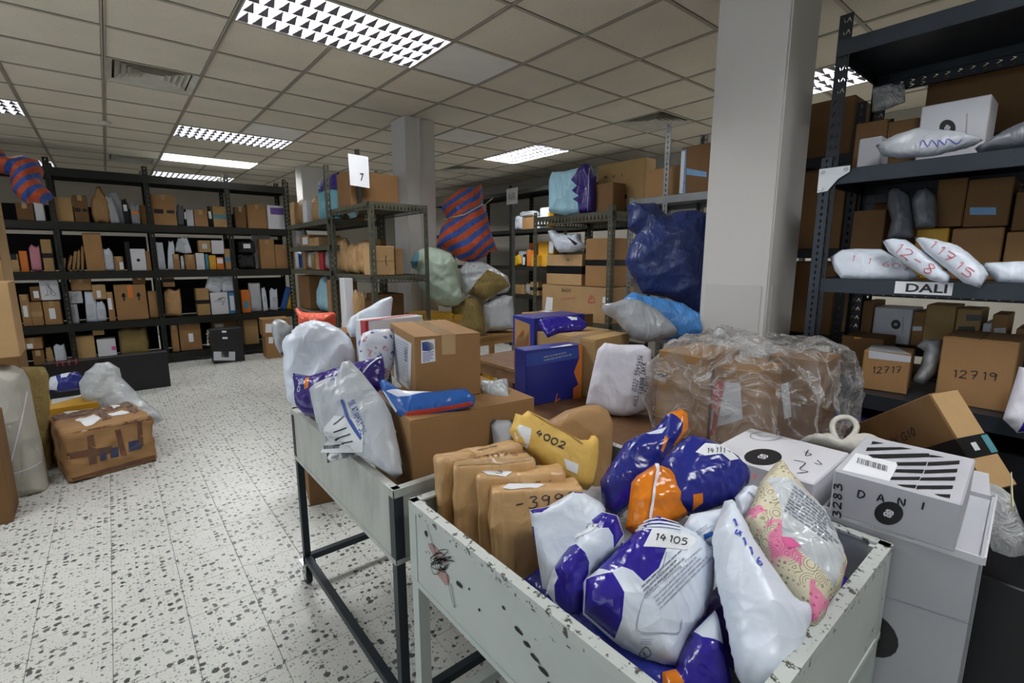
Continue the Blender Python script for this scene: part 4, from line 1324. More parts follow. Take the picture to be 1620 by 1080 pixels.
def leaning_carton(O, e1, e2, e3, L, text, tape):
    """dark carton tipped on its corner: e1 down the lit edge, e2 along the printed face, e3 through its thickness"""
    O = Vector(O); e1 = Vector(e1); e2 = Vector(e2); e3 = Vector(e3)
    L1, L2, L3 = L
    me = bevel_box_mesh('leaning_carton', L2, L3, L1, .004, 'card_dark')
    o = link('leaning_carton', me)
    R = Matrix((e2, e3, e1)).transposed()
    o.matrix_basis = Matrix.Translation(O) @ R.to_4x4()
    tag(o, 'brown carton marked MX G10 tipped on its corner before the lower shelf', 'carton')
    f = Frame(O, e3, e1, -e2); g = Frame(O, -e2, -e1, -e3)
    decals(o, f, [('poly', 'edge_panel', 'card_light', [(.004, .004), (L3 - .004, .004), (L3 - .004, L1 - .004), (.004, L1 - .004)]),  # paler edge panel puts the light on this face into its colour
                  ('poly', 'printed_tape', 'tape_black', [(0, .15), (L3, .15), (L3, .215), (0, .215)], .001), ('poly', 'tape_mark', 'tape_white', [(.035, .17), (.055, .17), (.055, .195), (.035, .195)], .002), ('poly', 'tape_mark', 'tape_teal', [(.085, .155), (L3, .155), (L3, .21), (.085, .21)], .002)])
    decals(o, g, [('poly', 'printed_tape', 'tape_black', [(0, -.15), (-.19, -.15), (-.19, -.215), (0, -.215)], .001), ('type', 'lettering', 'ink', 'MX G10', text[0], text[1], text[2])])

def clear_sheeting():
    """two lumps of clear plastic sheeting drawn over the cartons and knotted"""
    me = soft_box_mesh('clear_sheeting', .62, .58, .375, .06, .026, 'clear_film', step=.02, seed=5)
    for v in me.vertices:      # gather the sheet towards its knot
        k = max(0.0, v.co.z - .26) / .14
        v.co.x += (.32 - v.co.x) * .22 * k; v.co.y += (.42 - v.co.y) * .12 * k
    o = link('clear_sheeting', me, None, (1.63, .56, .801)); o.rotation_euler = (0, 0, -.03)
    tag(o, 'clear crinkled plastic sheeting drawn over cartons on the table', 'plastic sheet')
    b = MB(); b.tube([(.30, .40, .36), (.28, .41, .385), (.25, .42, .405)], [.02, .012, .03], 8); b.build('knot', 'hazy_film', o, None, True)


# ================================================================ parcels, cartons, sacks
# the near cart and its parcels
carton('kraft_parcel', 'brown paper parcel at the head of the near cart, behind the numbered one', 'parcel', [0.645, 1.085, 0.605, 0.262, 0.055, 0.345, -0.2, -0.04, 0.0], 'kraft', wr=0.0055, r=0.009, decal={'T': [('lines', 'pen_mark', 'ink', [[(0.12, 0.02), (0.14, 0.024), (0.15, 0.02), (0.19, 0.026)]], 0.004)]})
carton('kraft_parcel', 'brown paper parcel marked 39075 under a broad band of clear tape', 'parcel', [0.648, 1.018, 0.605, 0.228, 0.098, 0.34, -0.48, -0.1, 0.0], 'kraft', wr=0.0055, r=0.009, decal={'T': [('poly', 'clear_tape', 'tape_clear', [(0.004, 0.004), (0.224, 0.004), (0.224, 0.04), (0.004, 0.044)]), ('ink', 'pen_lettering', 'ink', '-39075', (0.03, 0.055), (0.16, 0), (0, 0.028), 0.003)]})
carton('kraft_parcel', 'brown paper parcel with a curled white number slip beside the 39075 parcel', 'parcel', [0.678, 0.96, 0.605, 0.238, 0.082, 0.324, -0.58, -0.11, 0.0], 'kraft', wr=0.0055, r=0.009, decal={'T': [('poly', 'number_slip', 'paper', [(0.012, 0.03), (0.03, 0.01), (0.075, 0.004), (0.098, 0.03), (0.06, 0.062), (0.03, 0.06)], 'white paper slip'), ('ink', 'pen_lettering', 'ink', '3', (0.05, 0.02), (0.02, 0.004), (0, 0.028), 0.003)], 'F': [('type', 'stamped_word', 'ink', 'INVOICE', (0.168, 0.26), (0, 0.05), (-0.012, 0)), ('type', 'stamped_word', 'ink', 'PARCEL', (0.196, 0.265), (0, 0.045), (-0.014, 0))]})
carton('kraft_parcel', 'foremost brown paper parcel in the near cart, pen-marked 3998', 'parcel', [0.672, 0.89, 0.605, 0.235, 0.08, 0.31, -0.58, -0.13, 0.0], 'kraft', wr=0.005, r=0.009, decal={'T': [('poly', 'number_slip', 'paper', [(0.03, 0.022), (0.05, 0.012), (0.12, 0.006), (0.145, 0.03), (0.1, 0.055), (0.05, 0.05)], 'white paper slip')], 'F': [('ink', 'pen_lettering', 'ink', '-3998', (0.06, 0.262), (0.16, 0.01), (0, 0.03), 0.003)]})
soft('paper_envelope', 'white window envelope poking up behind the yellow mailer', 'envelope', (0.98, 1.222, 0.906), (0.8354, -0.5496, 0.0), (0.2022, 0.3074, 0.9298), (-0.5111, -0.7768, 0.368), [(-0.051, 0.0586), (0.0356, 0.0532), (0.0075, -0.049), (-0.0397, -0.0378)], 0.01, 0.02, 'paper_grey', wr=0.002, res=0.02)
soft('paper_envelope', 'grey paper sheet behind the brown paper parcels', 'envelope', (0.9, 1.314, 0.899), (0.8354, -0.5496, 0.0), (0.2022, 0.3074, 0.9298), (-0.5111, -0.7768, 0.368), [(-0.0677, 0.0259), (0.0238, 0.0273), (0.0717, 0.004), (0.0411, -0.0516), (-0.064, -0.0473)], 0.01, 0.02, 'paper_grey', wr=0.002, res=0.02)
soft('padded_mailer', 'yellow padded paper mailer marked 4002 in the near cart', 'mailer', (1.0, 0.999, 0.905), (0.8742, -0.4856, 0.0), (0.2697, 0.4854, 0.8316), (-0.4039, -0.727, 0.5553), [(-0.1127, 0.1404), (-0.0933, 0.1325), (-0.0713, 0.1472), (-0.0203, 0.1167), (0.0207, 0.0825), (0.0833, 0.0427), (0.1107, 0.0408), (0.1283, 0.0621), (0.1451, 0.0385), (0.1364, -0.0094), (0.1058, -0.092), (0.0803, -0.1105), (0.0382, -0.0988), (-0.022, -0.0611), (-0.079, 0.0062), (-0.1191, 0.039), (-0.1386, 0.0838), (-0.1249, 0.1096)], 0.075, 0.05, 'yellow_paper', wr=0.007, fw=7, seed=4, decal=[('poly', 'address_label', 'paper', [(-0.1263, 0.0742), (-0.1108, 0.0953), (-0.0771, 0.0776), (-0.09, 0.024), (-0.1186, 0.0433)]), ('poly', 'address_label', 'paper', [(0.0107, -0.0174), (0.0545, -0.0377), (0.0455, -0.0664), (0.0149, -0.0494)]), ('ink', 'pen_lettering', 'ink', '4002', (-0.0684, 0.0573), (0.0831, -0.0471), (0.011, 0.0169), 0.004), ('lines', 'fold_line', 'kraft_dull', [[(-0.0723, 0.1381), (-0.0227, 0.0987), (0.0317, 0.0639), (0.0801, 0.023)]], 0.005)])
soft('wrapped_carton', 'tall brown rounded parcel behind the yellow mailer', 'parcel', (1.22, 1.096, 0.908), (0.7486, -0.663, 0.0), (0.2324, 0.2624, 0.9365), (-0.621, -0.7011, 0.3505), [(-0.1231, 0.0282), (-0.0537, 0.0682), (0.0159, 0.0877), (0.0605, 0.0901), (0.0945, 0.0698), (0.1106, 0.026), (0.1056, -0.0703), (0.0933, -0.174), (0.0629, -0.2483), (-0.0326, -0.2591), (-0.0799, -0.1767), (-0.1183, -0.0637)], 0.14, 0.05, 'kraft_dull', wr=0.006, fw=5, seed=6, sq=2.3)
soft('plastic_mailer', 'tall twisted navy mailer with an orange tip in the near cart', 'mailer', (1.13, 0.813, 0.892), (0.7634, -0.6459, 0.0), (0.3367, 0.3979, 0.8534), (-0.5513, -0.6515, 0.5212), [(-0.0968, -0.0378), (-0.0615, 0.0103), (-0.0145, 0.0749), (0.0179, 0.0925), (0.0744, 0.1142), (0.0959, 0.134), (0.1228, 0.1641), (0.1639, 0.1784), (0.1817, 0.1623), (0.1795, 0.1147), (0.1606, 0.0873), (0.1261, 0.0565), (0.0989, 0.0186), (0.0647, -0.0186), (0.0155, -0.0624), (-0.0184, -0.1122), (-0.0651, -0.1471), (-0.093, -0.1266)], 0.075, 0.05, 'poly_navy', wr=0.011, fw=8, seed=7, regions=[([(0.1183, 0.1589), (0.1395, 0.1722), (0.1638, 0.1776), (0.1808, 0.1615), (0.1787, 0.1147), (0.1599, 0.0881), (0.1267, 0.0622), (0.1212, 0.0641), (0.1465, 0.0989), (0.1544, 0.1256), (0.1406, 0.1482), (0.1302, 0.1601)], 'poly_orange'), ([(0.0788, 0.0448), (0.097, 0.089), (0.1058, 0.0813), (0.0861, 0.0411)], 'poly_orange'), ([(0.0477, 0.1004), (0.1078, 0.1175), (0.0922, 0.0987), (0.0571, 0.0966)], 'poly_white'), ([(-0.0808, -0.109), (-0.0601, -0.0771), (-0.0097, -0.0518), (-0.0201, -0.0876), (-0.0479, -0.1123)], 'poly_purple')])
soft('plastic_mailer', 'navy mailer with white slip numbered 14111', 'mailer', (1.148, 0.588, 0.93), (0.7311, -0.6823, 0.0), (0.5382, 0.5767, 0.6146), (-0.4194, -0.4493, 0.7888), [(-0.117, 0.0438), (-0.058, 0.1081), (-0.0252, 0.1335), (0.0147, 0.1222), (0.0511, 0.099), (0.0881, 0.0686), (0.1156, 0.028), (0.1043, -0.0014), (0.0573, -0.0516), (-0.0294, -0.0845), (-0.0693, -0.0957), (-0.1241, -0.0843)], 0.1, 0.07, 'poly_navy', wr=0.008, fw=7, seed=9, regions=[([(-0.0609, -0.0605), (-0.0358, -0.0546), (-0.0362, -0.0748), (-0.062, -0.0905)], 'poly_orange')], decal=[('poly', 'number_slip', 'paper', [(-0.0338, 0.0537), (-0.0004, 0.0837), (0.0415, 0.0868), (0.0608, 0.0679), (0.0783, 0.0436), (0.0506, 0.0328), (0.033, 0.0499), (-0.0123, 0.0429)], 'white paper slip'), ('ink', 'pen_lettering', 'ink', '14111', (-0.0075, 0.0499), (0.0481, 0.004), (0.0053, 0.0155), 0.002)])
soft('plastic_mailer', 'orange end of a glossy mailer tied with white cord', 'mailer', (1.009, 0.646, 0.9), (0.8093, -0.5874, 0.0), (0.3766, 0.5189, 0.7674), (-0.4508, -0.6211, 0.6411), [(-0.0931, -0.0665), (-0.0736, -0.0059), (-0.0586, 0.0449), (-0.0423, 0.061), (0.0108, 0.0898), (0.0369, 0.0824), (0.0734, 0.0446), (0.0787, -0.0073), (0.0676, -0.0413), (0.0415, -0.0557), (-0.0085, -0.0782), (-0.0621, -0.0911)], 0.09, 0.06, 'poly_orange', wr=0.01, fw=8, seed=10, regions=[([(0.0729, 0.0347), (0.079, 0.0362), (0.0803, -0.0073), (0.0686, -0.0398), (0.0637, -0.0412), (0.0747, -0.0072)], 'poly_white')], decal=[('lines', 'cord', 'cloth_white', [[(0.0115, 0.0847), (-0.0059, 0.0468), (-0.0243, 0.0021), (-0.0398, -0.0471), (-0.0452, -0.0681)]], 0.0055, 0.004)])
soft('plastic_mailer', 'white mailer with navy corner beside the brown paper parcels', 'mailer', (0.8, 0.752, 0.86), (0.6757, -0.7372, 0.0), (0.4278, 0.3921, 0.8144), (-0.6003, -0.5503, 0.5803), [(-0.0984, 0.0292), (-0.0569, 0.0387), (0.0068, 0.0789), (0.0347, 0.0784), (0.0762, 0.0587), (0.0876, 0.044), (0.0896, -0.0201), (0.051, -0.1278), (-0.008, -0.1635), (-0.0564, -0.1445), (-0.0707, -0.0859), (-0.0885, -0.016)], 0.07, 0.05, 'poly_white', wr=0.011, fw=7, seed=11, regions=[([(-0.0973, 0.0271), (-0.0452, 0.0386), (-0.0653, 0.0222), (-0.0884, 0.0188)], 'poly_purple'), ([(0.0092, 0.0781), (0.0338, 0.0779), (0.0325, 0.0742), (0.0116, 0.0747)], 'poly_purple'), ([(-0.0932, -0.0077), (-0.0847, -0.0114), (-0.0615, -0.1312), (-0.0686, -0.1299)], 'poly_purple')])
soft('plastic_mailer', 'white mailer with a large purple blot, wedged by the cart side', 'mailer', (0.76, 0.693, 0.823), (0.6278, -0.7784, 0.0), (0.4684, 0.3777, 0.7987), (-0.6217, -0.5014, 0.6017), [(-0.0595, -0.0787), (-0.0504, -0.0353), (-0.0315, -0.0014), (0.0088, 0.0477), (0.0373, 0.0883), (0.0586, 0.1053), (0.0935, 0.1003), (0.1094, 0.0584), (0.0994, 0.0291), (0.0585, -0.007), (0.0307, -0.0412), (0.0268, -0.1231), (-0.0142, -0.1212), (-0.0408, -0.0989)], 0.065, 0.045, 'poly_white', wr=0.011, fw=8, seed=13, regions=[([(-0.0469, -0.0151), (-0.024, 0.0155), (0.0014, 0.0256), (0.0239, 0.0088), (0.0334, -0.0099), (0.0324, -0.0333), (0.0229, -0.0517), (0.0232, -0.1164), (-0.0146, -0.1158), (-0.0368, -0.0965), (-0.0407, -0.065), (-0.033, -0.0488), (-0.0419, -0.0343)], 'poly_purple'), ([(0.0341, 0.0829), (0.0565, 0.1022), (0.0915, 0.0972), (0.1073, 0.0582), (0.0869, 0.0257), (0.0841, 0.0516), (0.0729, 0.0661), (0.0515, 0.0638), (0.038, 0.0737)], 'poly_purple')], decal=[('poly', 'number_slip', 'paper', [(0.0072, 0.0747), (0.0511, 0.0729), (0.0366, 0.0569), (-0.0037, 0.0382)]), ('ink', 'pen_lettering', 'ink_grey', '114 1', (0.0104, 0.057), (0.028, 0.0084), (0.0016, 0.0119), 0.0018)])
soft('plastic_mailer', 'big purple and white mailer with slip numbered 14105', 'mailer', (0.8, 0.547, 0.822), (0.6544, -0.7562, 0.0), (0.5504, 0.4763, 0.6857), (-0.5185, -0.4487, 0.7279), [(-0.1127, -0.0076), (-0.0833, 0.0178), (-0.0471, 0.0561), (-0.0055, 0.1001), (0.0201, 0.1273), (0.0457, 0.1422), (0.0899, 0.1293), (0.1053, 0.1203), (0.1321, 0.1086), (0.1632, 0.0722), (0.1537, 0.0083), (0.1307, -0.0494), (0.09, -0.0996), (0.0684, -0.1485), (0.0369, -0.1522), (-0.005, -0.1418), (-0.0516, -0.1155), (-0.1144, -0.074)], 0.12, 0.08, 'poly_white', wr=0.011, fw=6, seed=14, regions=[([(-0.0832, 0.0141), (-0.0471, 0.0554), (-0.0064, 0.098), (0.027, 0.097), (0.0073, 0.0574), (0.0529, 0.0571), (0.0351, 0.0164), (0.005, -0.0104), (-0.0159, 0.0076), (-0.0374, 0.0148), (-0.0592, 0.0044)], 'poly_purple'), ([(-0.0047, 0.101), (0.0209, 0.1257), (0.0456, 0.1413), (0.089, 0.1284), (0.0869, 0.1004), (0.0353, 0.1006)], 'poly_purple'), ([(-0.1099, -0.0092), (-0.0572, 0.0035), (-0.0341, -0.0358), (-0.0384, -0.0811), (-0.0509, -0.1122), (-0.1118, -0.0727)], 'poly_purple')], decal=[('poly', 'number_slip', 'paper', [(0.0292, 0.0992), (0.1242, 0.0879), (0.1067, 0.0688), (0.0961, 0.0581), (0.0529, 0.0571), (0.0074, 0.0582)], 'white paper slip'), ('ink', 'pen_lettering', 'ink', '14105', (0.0279, 0.0711), (0.067, -0.0035), (0.0047, 0.0143), 0.0026), ('lines', 'white_stripe', 'poly_white', [[(0.0151, 0.1243), (0.053, 0.1252), (0.0884, 0.1209)], [(0.0031, 0.1124), (0.0441, 0.1136), (0.0877, 0.111)], [(-0.0034, 0.1036), (0.0436, 0.1038), (0.0871, 0.1029)]], 0.006), ('scribbletext', 'fine_print', 'ink_grey', (0.0078, -0.0385), (0.0954, 0.0897), (-0.0089, 0.0203), 3), ('scribbletext', 'fine_print', 'ink_pale', (0.0348, -0.0597), (0.1232, 0.1199), (-0.0138, 0.0226), 4), ('type', 'print_line', 'ink_grey', 'Lithium - Oxidizing - Fireworks', (0.0076, -0.0438), (0.1201, 0.1088), (-0.0036, 0.0049)), ('lines', 'print_frame', 'ink_pale', [[(0.0525, 0.0501), (0.0387, 0.0112), (0.006, -0.0352), (-0.0098, -0.0847), (-0.0036, -0.0998), (0.0329, -0.097), (0.0674, -0.0919), (0.0746, -0.0688)]], 0.0016), ('lines', 'recycling_mark', 'ink_grey', [[(-0.0047, -0.1324), (0.0057, -0.1218), (0.015, -0.1317), (0.0022, -0.1394), (-0.0047, -0.1324)], [(0.0008, -0.1302), (0.0077, -0.1372), (0.0026, -0.13)]], 0.002), ('scribbletext', 'fine_print', 'ink_pale', (-0.0043, -0.1198), (0.0271, 0.0015), (0.0014, 0.0104), 3)])
soft('plastic_mailer', 'small purple, white and orange mailer at the cart corner', 'mailer', (0.8, 0.399, 0.771), (0.6247, -0.7809, 0.0), (0.6004, 0.4803, 0.6394), (-0.4993, -0.3994, 0.7689), [(-0.0792, -0.0545), (-0.0502, -0.0452), (-0.0421, -0.0221), (-0.0151, 0.0224), (0.0306, 0.0664), (0.0402, 0.0429), (0.0394, 0.0047), (0.048, -0.0476), (0.0471, -0.0812), (-0.0792, -0.1002)], 0.07, 0.05, 'poly_purple', wr=0.01, fw=8, seed=15, regions=[([(-0.0147, 0.0186), (0.0283, 0.0611), (0.0371, 0.005), (-0.0025, 0.0083)], 'poly_white'), ([(-0.0759, -0.0554), (-0.051, -0.0474), (-0.0414, -0.065), (-0.0332, -0.0906), (-0.0764, -0.097)], 'poly_orange')])
soft('plastic_mailer', 'white mailer with blue print crumpled beside the 14105 mailer', 'mailer', (0.948, 0.498, 0.89), (0.7071, -0.7071, 0.0), (0.545, 0.545, 0.6371), (-0.4505, -0.4505, 0.7708), [(-0.0276, 0.0249), (-0.009, 0.0515), (0.0564, 0.0679), (0.0741, 0.0732), (0.0811, 0.0475), (0.0575, -0.0076), (0.0258, -0.0173), (-0.0117, -0.0154)], 0.05, 0.04, 'poly_white', wr=0.01, fw=9, seed=16, decal=[('lines', 'printed_band', 'poly_blue', [[(0.006, -0.0056), (0.0254, 0.002)]], 0.008), ('scribbletext', 'fine_print', 'ink_grey', (-0.0172, 0.0005), (0.0364, 0.0226), (0.0068, -0.0077), 3)])
soft('plastic_mailer', 'small white mailer with navy letters behind the floral parcel', 'mailer', (1.142, 0.486, 0.92), (0.7071, -0.7071, 0.0), (0.545, 0.545, 0.6371), (-0.4505, -0.4505, 0.7708), [(-0.0259, 0.0044), (0.0053, 0.0348), (0.0246, 0.0406), (0.0468, 0.0222), (0.0261, -0.0257), (-0.0066, -0.0544), (-0.0252, -0.0419)], 0.05, 0.04, 'poly_white', wr=0.01, fw=9, seed=17, decal=[('type', 'printed_word', 'print_navy', 'BASIC', (-0.0014, 0.0056), (0.0109, -0.0136), (0.0058, 0.006))])
soft('plastic_mailer', 'large white mailer numbered 14-16 in blue pen', 'mailer', (0.867, 0.353, 0.86), (0.7809, -0.6247, 0.0), (0.5111, 0.6389, 0.575), (-0.3592, -0.449, 0.8182), [(-0.0268, 0.1228), (0.0242, 0.2012), (0.0421, 0.2055), (0.0453, 0.1668), (0.054, 0.1028), (0.073, 0.0439), (0.0876, -0.0003), (0.1186, -0.0072), (0.1061, -0.0388), (0.0596, -0.0973), (0.0237, -0.1429), (-0.0194, -0.1552), (-0.0534, -0.1446), (-0.0563, -0.1017), (-0.0473, -0.0185), (-0.0448, 0.0346)], 0.13, 0.09, 'poly_white', wr=0.01, fw=5, seed=18, decal=[('ink', 'pen_lettering', 'ink_blue', '1', (0.0025, 0.1226), (0.0068, -0.0009), (0.0023, 0.0167), 0.0028), ('ink', 'pen_lettering', 'ink_blue', '4', (-0.0029, 0.1002), (0.0128, -0.0009), (0.0014, 0.0138), 0.0028), ('ink', 'pen_lettering', 'ink_blue', '1', (0.002, 0.0806), (0.0066, -0.0008), (0.002, 0.015), 0.0028), ('ink', 'pen_lettering', 'ink_blue', '1', (0.0069, 0.0616), (0.0064, -0.0008), (0.002, 0.0145), 0.0028), ('ink', 'pen_lettering', 'ink_blue', '6', (0.0136, 0.0417), (0.0116, -0.0008), (0.0028, 0.0162), 0.0028)])
soft('gift_parcel', 'floral paper parcel with a clear document pouch in the near cart', 'parcel', (1.042, 0.336, 0.93), (0.7433, -0.669, 0.0), (0.5633, 0.6259, 0.5394), (-0.3609, -0.401, 0.842), [(-0.1013, 0.0299), (-0.0648, 0.0763), (-0.0314, 0.128), (0.0199, 0.1786), (0.0371, 0.1902), (0.0412, 0.1441), (0.0622, 0.0928), (0.0816, 0.0535), (0.0809, 0.0077), (0.0771, -0.0538), (0.0433, -0.1008), (0.0149, -0.1217), (-0.0051, -0.1482), (-0.0498, -0.1835), (-0.047, -0.143), (-0.0734, -0.0831), (-0.0898, -0.0125)], 0.1, 0.07, 'floral', wr=0.009, fw=7, seed=19, regions=[([(-0.0288, 0.1233), (0.0193, 0.1079), (0.0688, 0.051), (0.0796, -0.0121), (0.0484, -0.0655), (0.019, -0.1082), (-0.0171, -0.0673), (-0.0506, -0.0194), (-0.0346, 0.0421)], 'glassine')], decal=[('scribbletext', 'document_print', 'ink_pale', (-0.0332, 0.0295), (0.0808, -0.0804), (0.0465, 0.0621), 9), ('poly', 'pink_slip', 'print_pink', [(-0.0537, -0.0194), (-0.0376, -0.0248), (-0.0261, -0.0436), (-0.0496, -0.0423)])])
# white cartons beside the near cart
carton('printed_carton', 'white carton pen-marked 3283 Dani with black diagonal stripes on its lid', 'carton', [1.362, 0.13, 0.865, 0.346, 0.238, 0.116, 0.064], 'white_board_dull', decal={'L': [('poly', 'logo_disc', 'print_black', [(0.1438, 0.0564), (0.1437, 0.0488), (0.1419, 0.041), (0.1384, 0.0335), (0.1336, 0.0267), (0.1276, 0.0212), (0.1209, 0.0173), (0.1139, 0.0154), (0.1072, 0.0155), (0.1011, 0.0177), (0.0962, 0.0219), (0.0928, 0.0278), (0.0911, 0.0349), (0.0912, 0.0428), (0.0932, 0.0509), (0.0969, 0.0585), (0.102, 0.0653), (0.1082, 0.0706), (0.1149, 0.0743), (0.1218, 0.0759), (0.1284, 0.0755), (0.1342, 0.0732), (0.1389, 0.069), (0.1421, 0.0633)]), ('lines', 'logo_knot', 'ink_white', [[(0.1167, 0.0437), (0.1116, 0.0376), (0.1101, 0.0443), (0.1163, 0.0476), (0.1215, 0.0457), (0.1201, 0.0387), (0.1152, 0.0375)], [(0.1191, 0.0479), (0.1243, 0.0532), (0.125, 0.0463), (0.1202, 0.0444), (0.1149, 0.047), (0.1164, 0.0533), (0.1213, 0.0544)], [(0.1125, 0.0493), (0.1156, 0.0545), (0.1187, 0.0518)], [(0.1233, 0.0424), (0.1202, 0.0372), (0.1171, 0.0399)]], 0.0035, 0.0012), ('type', 'web_address', 'ink_grey', 'www.bestsecret.com', (0.0647, -0.004), (0.1037, 0.0041), (-0.0001, 0.004)), ('ink', 'pen_lettering', 'ink', '3283', (0.0261, -0.0052), (-0.0055, 0.0897), (-0.0162, -0.0025), 0.0035), ('ink', 'pen_lettering', 'ink', 'D A N I', (0.0543, 0.0628), (0.1243, 0.0159), (-0.0002, 0.0178), 0.0035)], 'T': [('poly', 'black_stripe', 'print_black', [(0.3014, 0.2148), (0.3037, 0.1886), (0.267, 0.212)]), ('poly', 'black_stripe', 'print_black', [(0.232, 0.2141), (0.3044, 0.1491), (0.3093, 0.1265), (0.1974, 0.2108)]), ('poly', 'black_stripe', 'print_black', [(0.1741, 0.2012), (0.3043, 0.0904), (0.274, 0.0838), (0.1633, 0.1727), (0.1535, 0.1873)]), ('poly', 'black_stripe', 'print_black', [(0.2938, 0.086), (0.299, 0.0603), (0.2701, 0.0834)]), ('poly', 'black_stripe', 'print_black', [(0.1649, 0.1394), (0.2281, 0.0853), (0.1942, 0.0838), (0.1419, 0.1328)]), ('poly', 'black_stripe', 'print_black', [(0.2276, 0.0831), (0.3001, 0.0283), (0.2675, 0.0264), (0.1941, 0.0814)]), ('poly', 'black_stripe', 'print_black', [(0.1131, 0.1314), (0.1621, 0.0829), (0.1307, 0.0826), (0.0873, 0.1304)]), ('poly', 'black_stripe', 'print_black', [(0.1601, 0.0812), (0.2285, 0.0267), (0.1994, 0.0252), (0.1293, 0.0804)]), ('poly', 'black_stripe', 'print_black', [(0.0512, 0.1306), (0.1022, 0.0828), (0.0764, 0.0824), (0.0275, 0.1305)]), ('poly', 'black_stripe', 'print_black', [(0.0982, 0.0809), (0.1638, 0.025), (0.1352, 0.024), (0.0741, 0.0813)]), ('poly', 'black_stripe', 'print_black', [(0.0104, 0.1141), (0.0411, 0.0821), (0.0152, 0.0815), (0.0063, 0.1022)]), ('poly', 'black_stripe', 'print_black', [(0.0385, 0.0804), (0.099, 0.0236), (0.0735, 0.0227), (0.0127, 0.0798)]), ('poly', 'black_stripe', 'print_black', [(0.0127, 0.048), (0.0373, 0.0229), (0.014, 0.0218), (0.008, 0.0359)]), ('poly', 'shipping_label', 'paper', [(0.1626, 0.2262), (0.1632, 0.1344), (0.017, 0.1294), (0.0093, 0.2226)], 'white shipping label'), ('bars', 'barcode', 'ink', (0.0846, 0.2082), (-0.0086, -0.0661), (0.0434, 0.0057))]})
open_carton((1.372, 0.085, 0.0), (0.40, 0.30, 0.872), 0.06)
carton('printed_carton', 'flat white carton with round logo lying behind the floral parcel', 'carton', [1.365, 0.412, 0.802, 0.31, 0.295, 0.118, 0.03], 'white_board', decal={'T': [('poly', 'logo_disc', 'print_black', [(0.1209, 0.1231), (0.1029, 0.1183), (0.0836, 0.1165), (0.0644, 0.1175), (0.0463, 0.1213), (0.0306, 0.1277), (0.0181, 0.1361), (0.0095, 0.1461), (0.0055, 0.1571), (0.0062, 0.1684), (0.0118, 0.1794), (0.022, 0.1892), (0.0363, 0.1973), (0.0538, 0.203), (0.0733, 0.2058), (0.0937, 0.2055), (0.1132, 0.202), (0.1306, 0.1955), (0.1443, 0.1864), (0.1534, 0.1755), (0.1571, 0.1635), (0.1553, 0.1515), (0.1482, 0.1402), (0.1364, 0.1306)]), ('lines', 'logo_knot', 'ink_white', [[(0.0739, 0.1607), (0.0594, 0.1642), (0.0714, 0.1702), (0.0811, 0.1636), (0.0803, 0.155), (0.066, 0.1529), (0.0611, 0.159)], [(0.0833, 0.1598), (0.0966, 0.1556), (0.0834, 0.1505), (0.077, 0.1561), (0.0793, 0.1652), (0.0923, 0.1669), (0.0973, 0.1606)], [(0.0824, 0.17), (0.0944, 0.1689), (0.0907, 0.1627)], [(0.0749, 0.1506), (0.0632, 0.1518), (0.0667, 0.1578)]], 0.0035, 0.0012), ('lines', 'pen_ring', 'ink', [[(0.3046, 0.19), (0.2884, 0.1867), (0.2698, 0.1876), (0.251, 0.1924), (0.2339, 0.2007), (0.2202, 0.2115), (0.2113, 0.2237), (0.2083, 0.2361), (0.2113, 0.2473), (0.2204, 0.2562), (0.2345, 0.2618), (0.2523, 0.2632), (0.2718, 0.2604), (0.2908, 0.2535), (0.307, 0.2432), (0.3185, 0.2309), (0.324, 0.2178), (0.3228, 0.2057), (0.3153, 0.1958), (0.3024, 0.1892)]], 0.002), ('ink', 'pen_lettering', 'ink_red', '4 UO', (-0.0982, 0.1196), (0.0259, -0.0455), (0.0427, 0.0101), 0.0025), ('lines', 'pen_scrawl', 'ink', [[(0.2165, 0.0951), (0.2083, 0.0725), (0.1829, 0.0802), (0.2394, 0.0903)], [(0.1732, 0.0462), (0.1482, 0.0275), (0.1438, 0.0447)], [(0.1218, 0.0912), (0.1248, 0.0614), (0.0688, 0.0581), (0.0663, 0.0352), (0.0319, 0.053)]], 0.003)]})
carrier = soft('carrier_bag', 'thin white carrier bag with looped handle behind the Dani carton', 'bag', (1.76, 0.446, 0.935), (0.1414, -0.9899, 0.0), (0.6965, 0.0995, 0.7107), (-0.7035, -0.1005, 0.7035), [(-0.1471, -0.061), (-0.1228, -0.0278), (-0.0924, -0.0047), (-0.0538, 0.0061), (-0.0203, -0.0072), (0.0108, 0.024), (0.0411, 0.0324), (0.0925, 0.0197), (0.1127, -0.0219), (0.0264, -0.0483), (-0.0016, -0.0459), (-0.0758, -0.0458)], 0.07, 0.05, 'dirty_white', wr=0.01, fw=8, seed=91)
b = MB(); b.tube([tuple(Vector(p) - carrier.location) for p in smooth_line([(1.7313, 0.4444, 0.9061), (1.7475, 0.4786, 0.9271), (1.7727, 0.5022, 0.9558), (1.794, 0.5022, 0.9771), (1.8079, 0.4836, 0.9883), (1.8101, 0.4605, 0.9872), (1.7971, 0.4428, 0.9717), (1.777, 0.4414, 0.9513), (1.7542, 0.4535, 0.9303)], 4)], .009, 8); b.build("handle", "dirty_white", carrier, None, True)
soft('carrier_bag', 'hazy clear bag bulging beside the tall open carton', 'bag', (1.83, 0.085, 0.778), (-0.2425, -0.9701, 0.0), (0.5708, -0.1427, 0.8086), (-0.7845, 0.1961, 0.5883), [(-0.0982, 0.0775), (-0.0763, 0.0956), (-0.0451, 0.1028), (-0.0106, 0.0852), (0.0153, 0.041), (0.0354, 0.0144), (0.0621, -0.0161), (0.0563, -0.0603), (0.0336, -0.0787), (0.0001, -0.0806), (-0.0263, -0.0584), (-0.059, 0.0113)], 0.14, 0.08, 'hazy_film', wr=0.014, fw=7, seed=92)
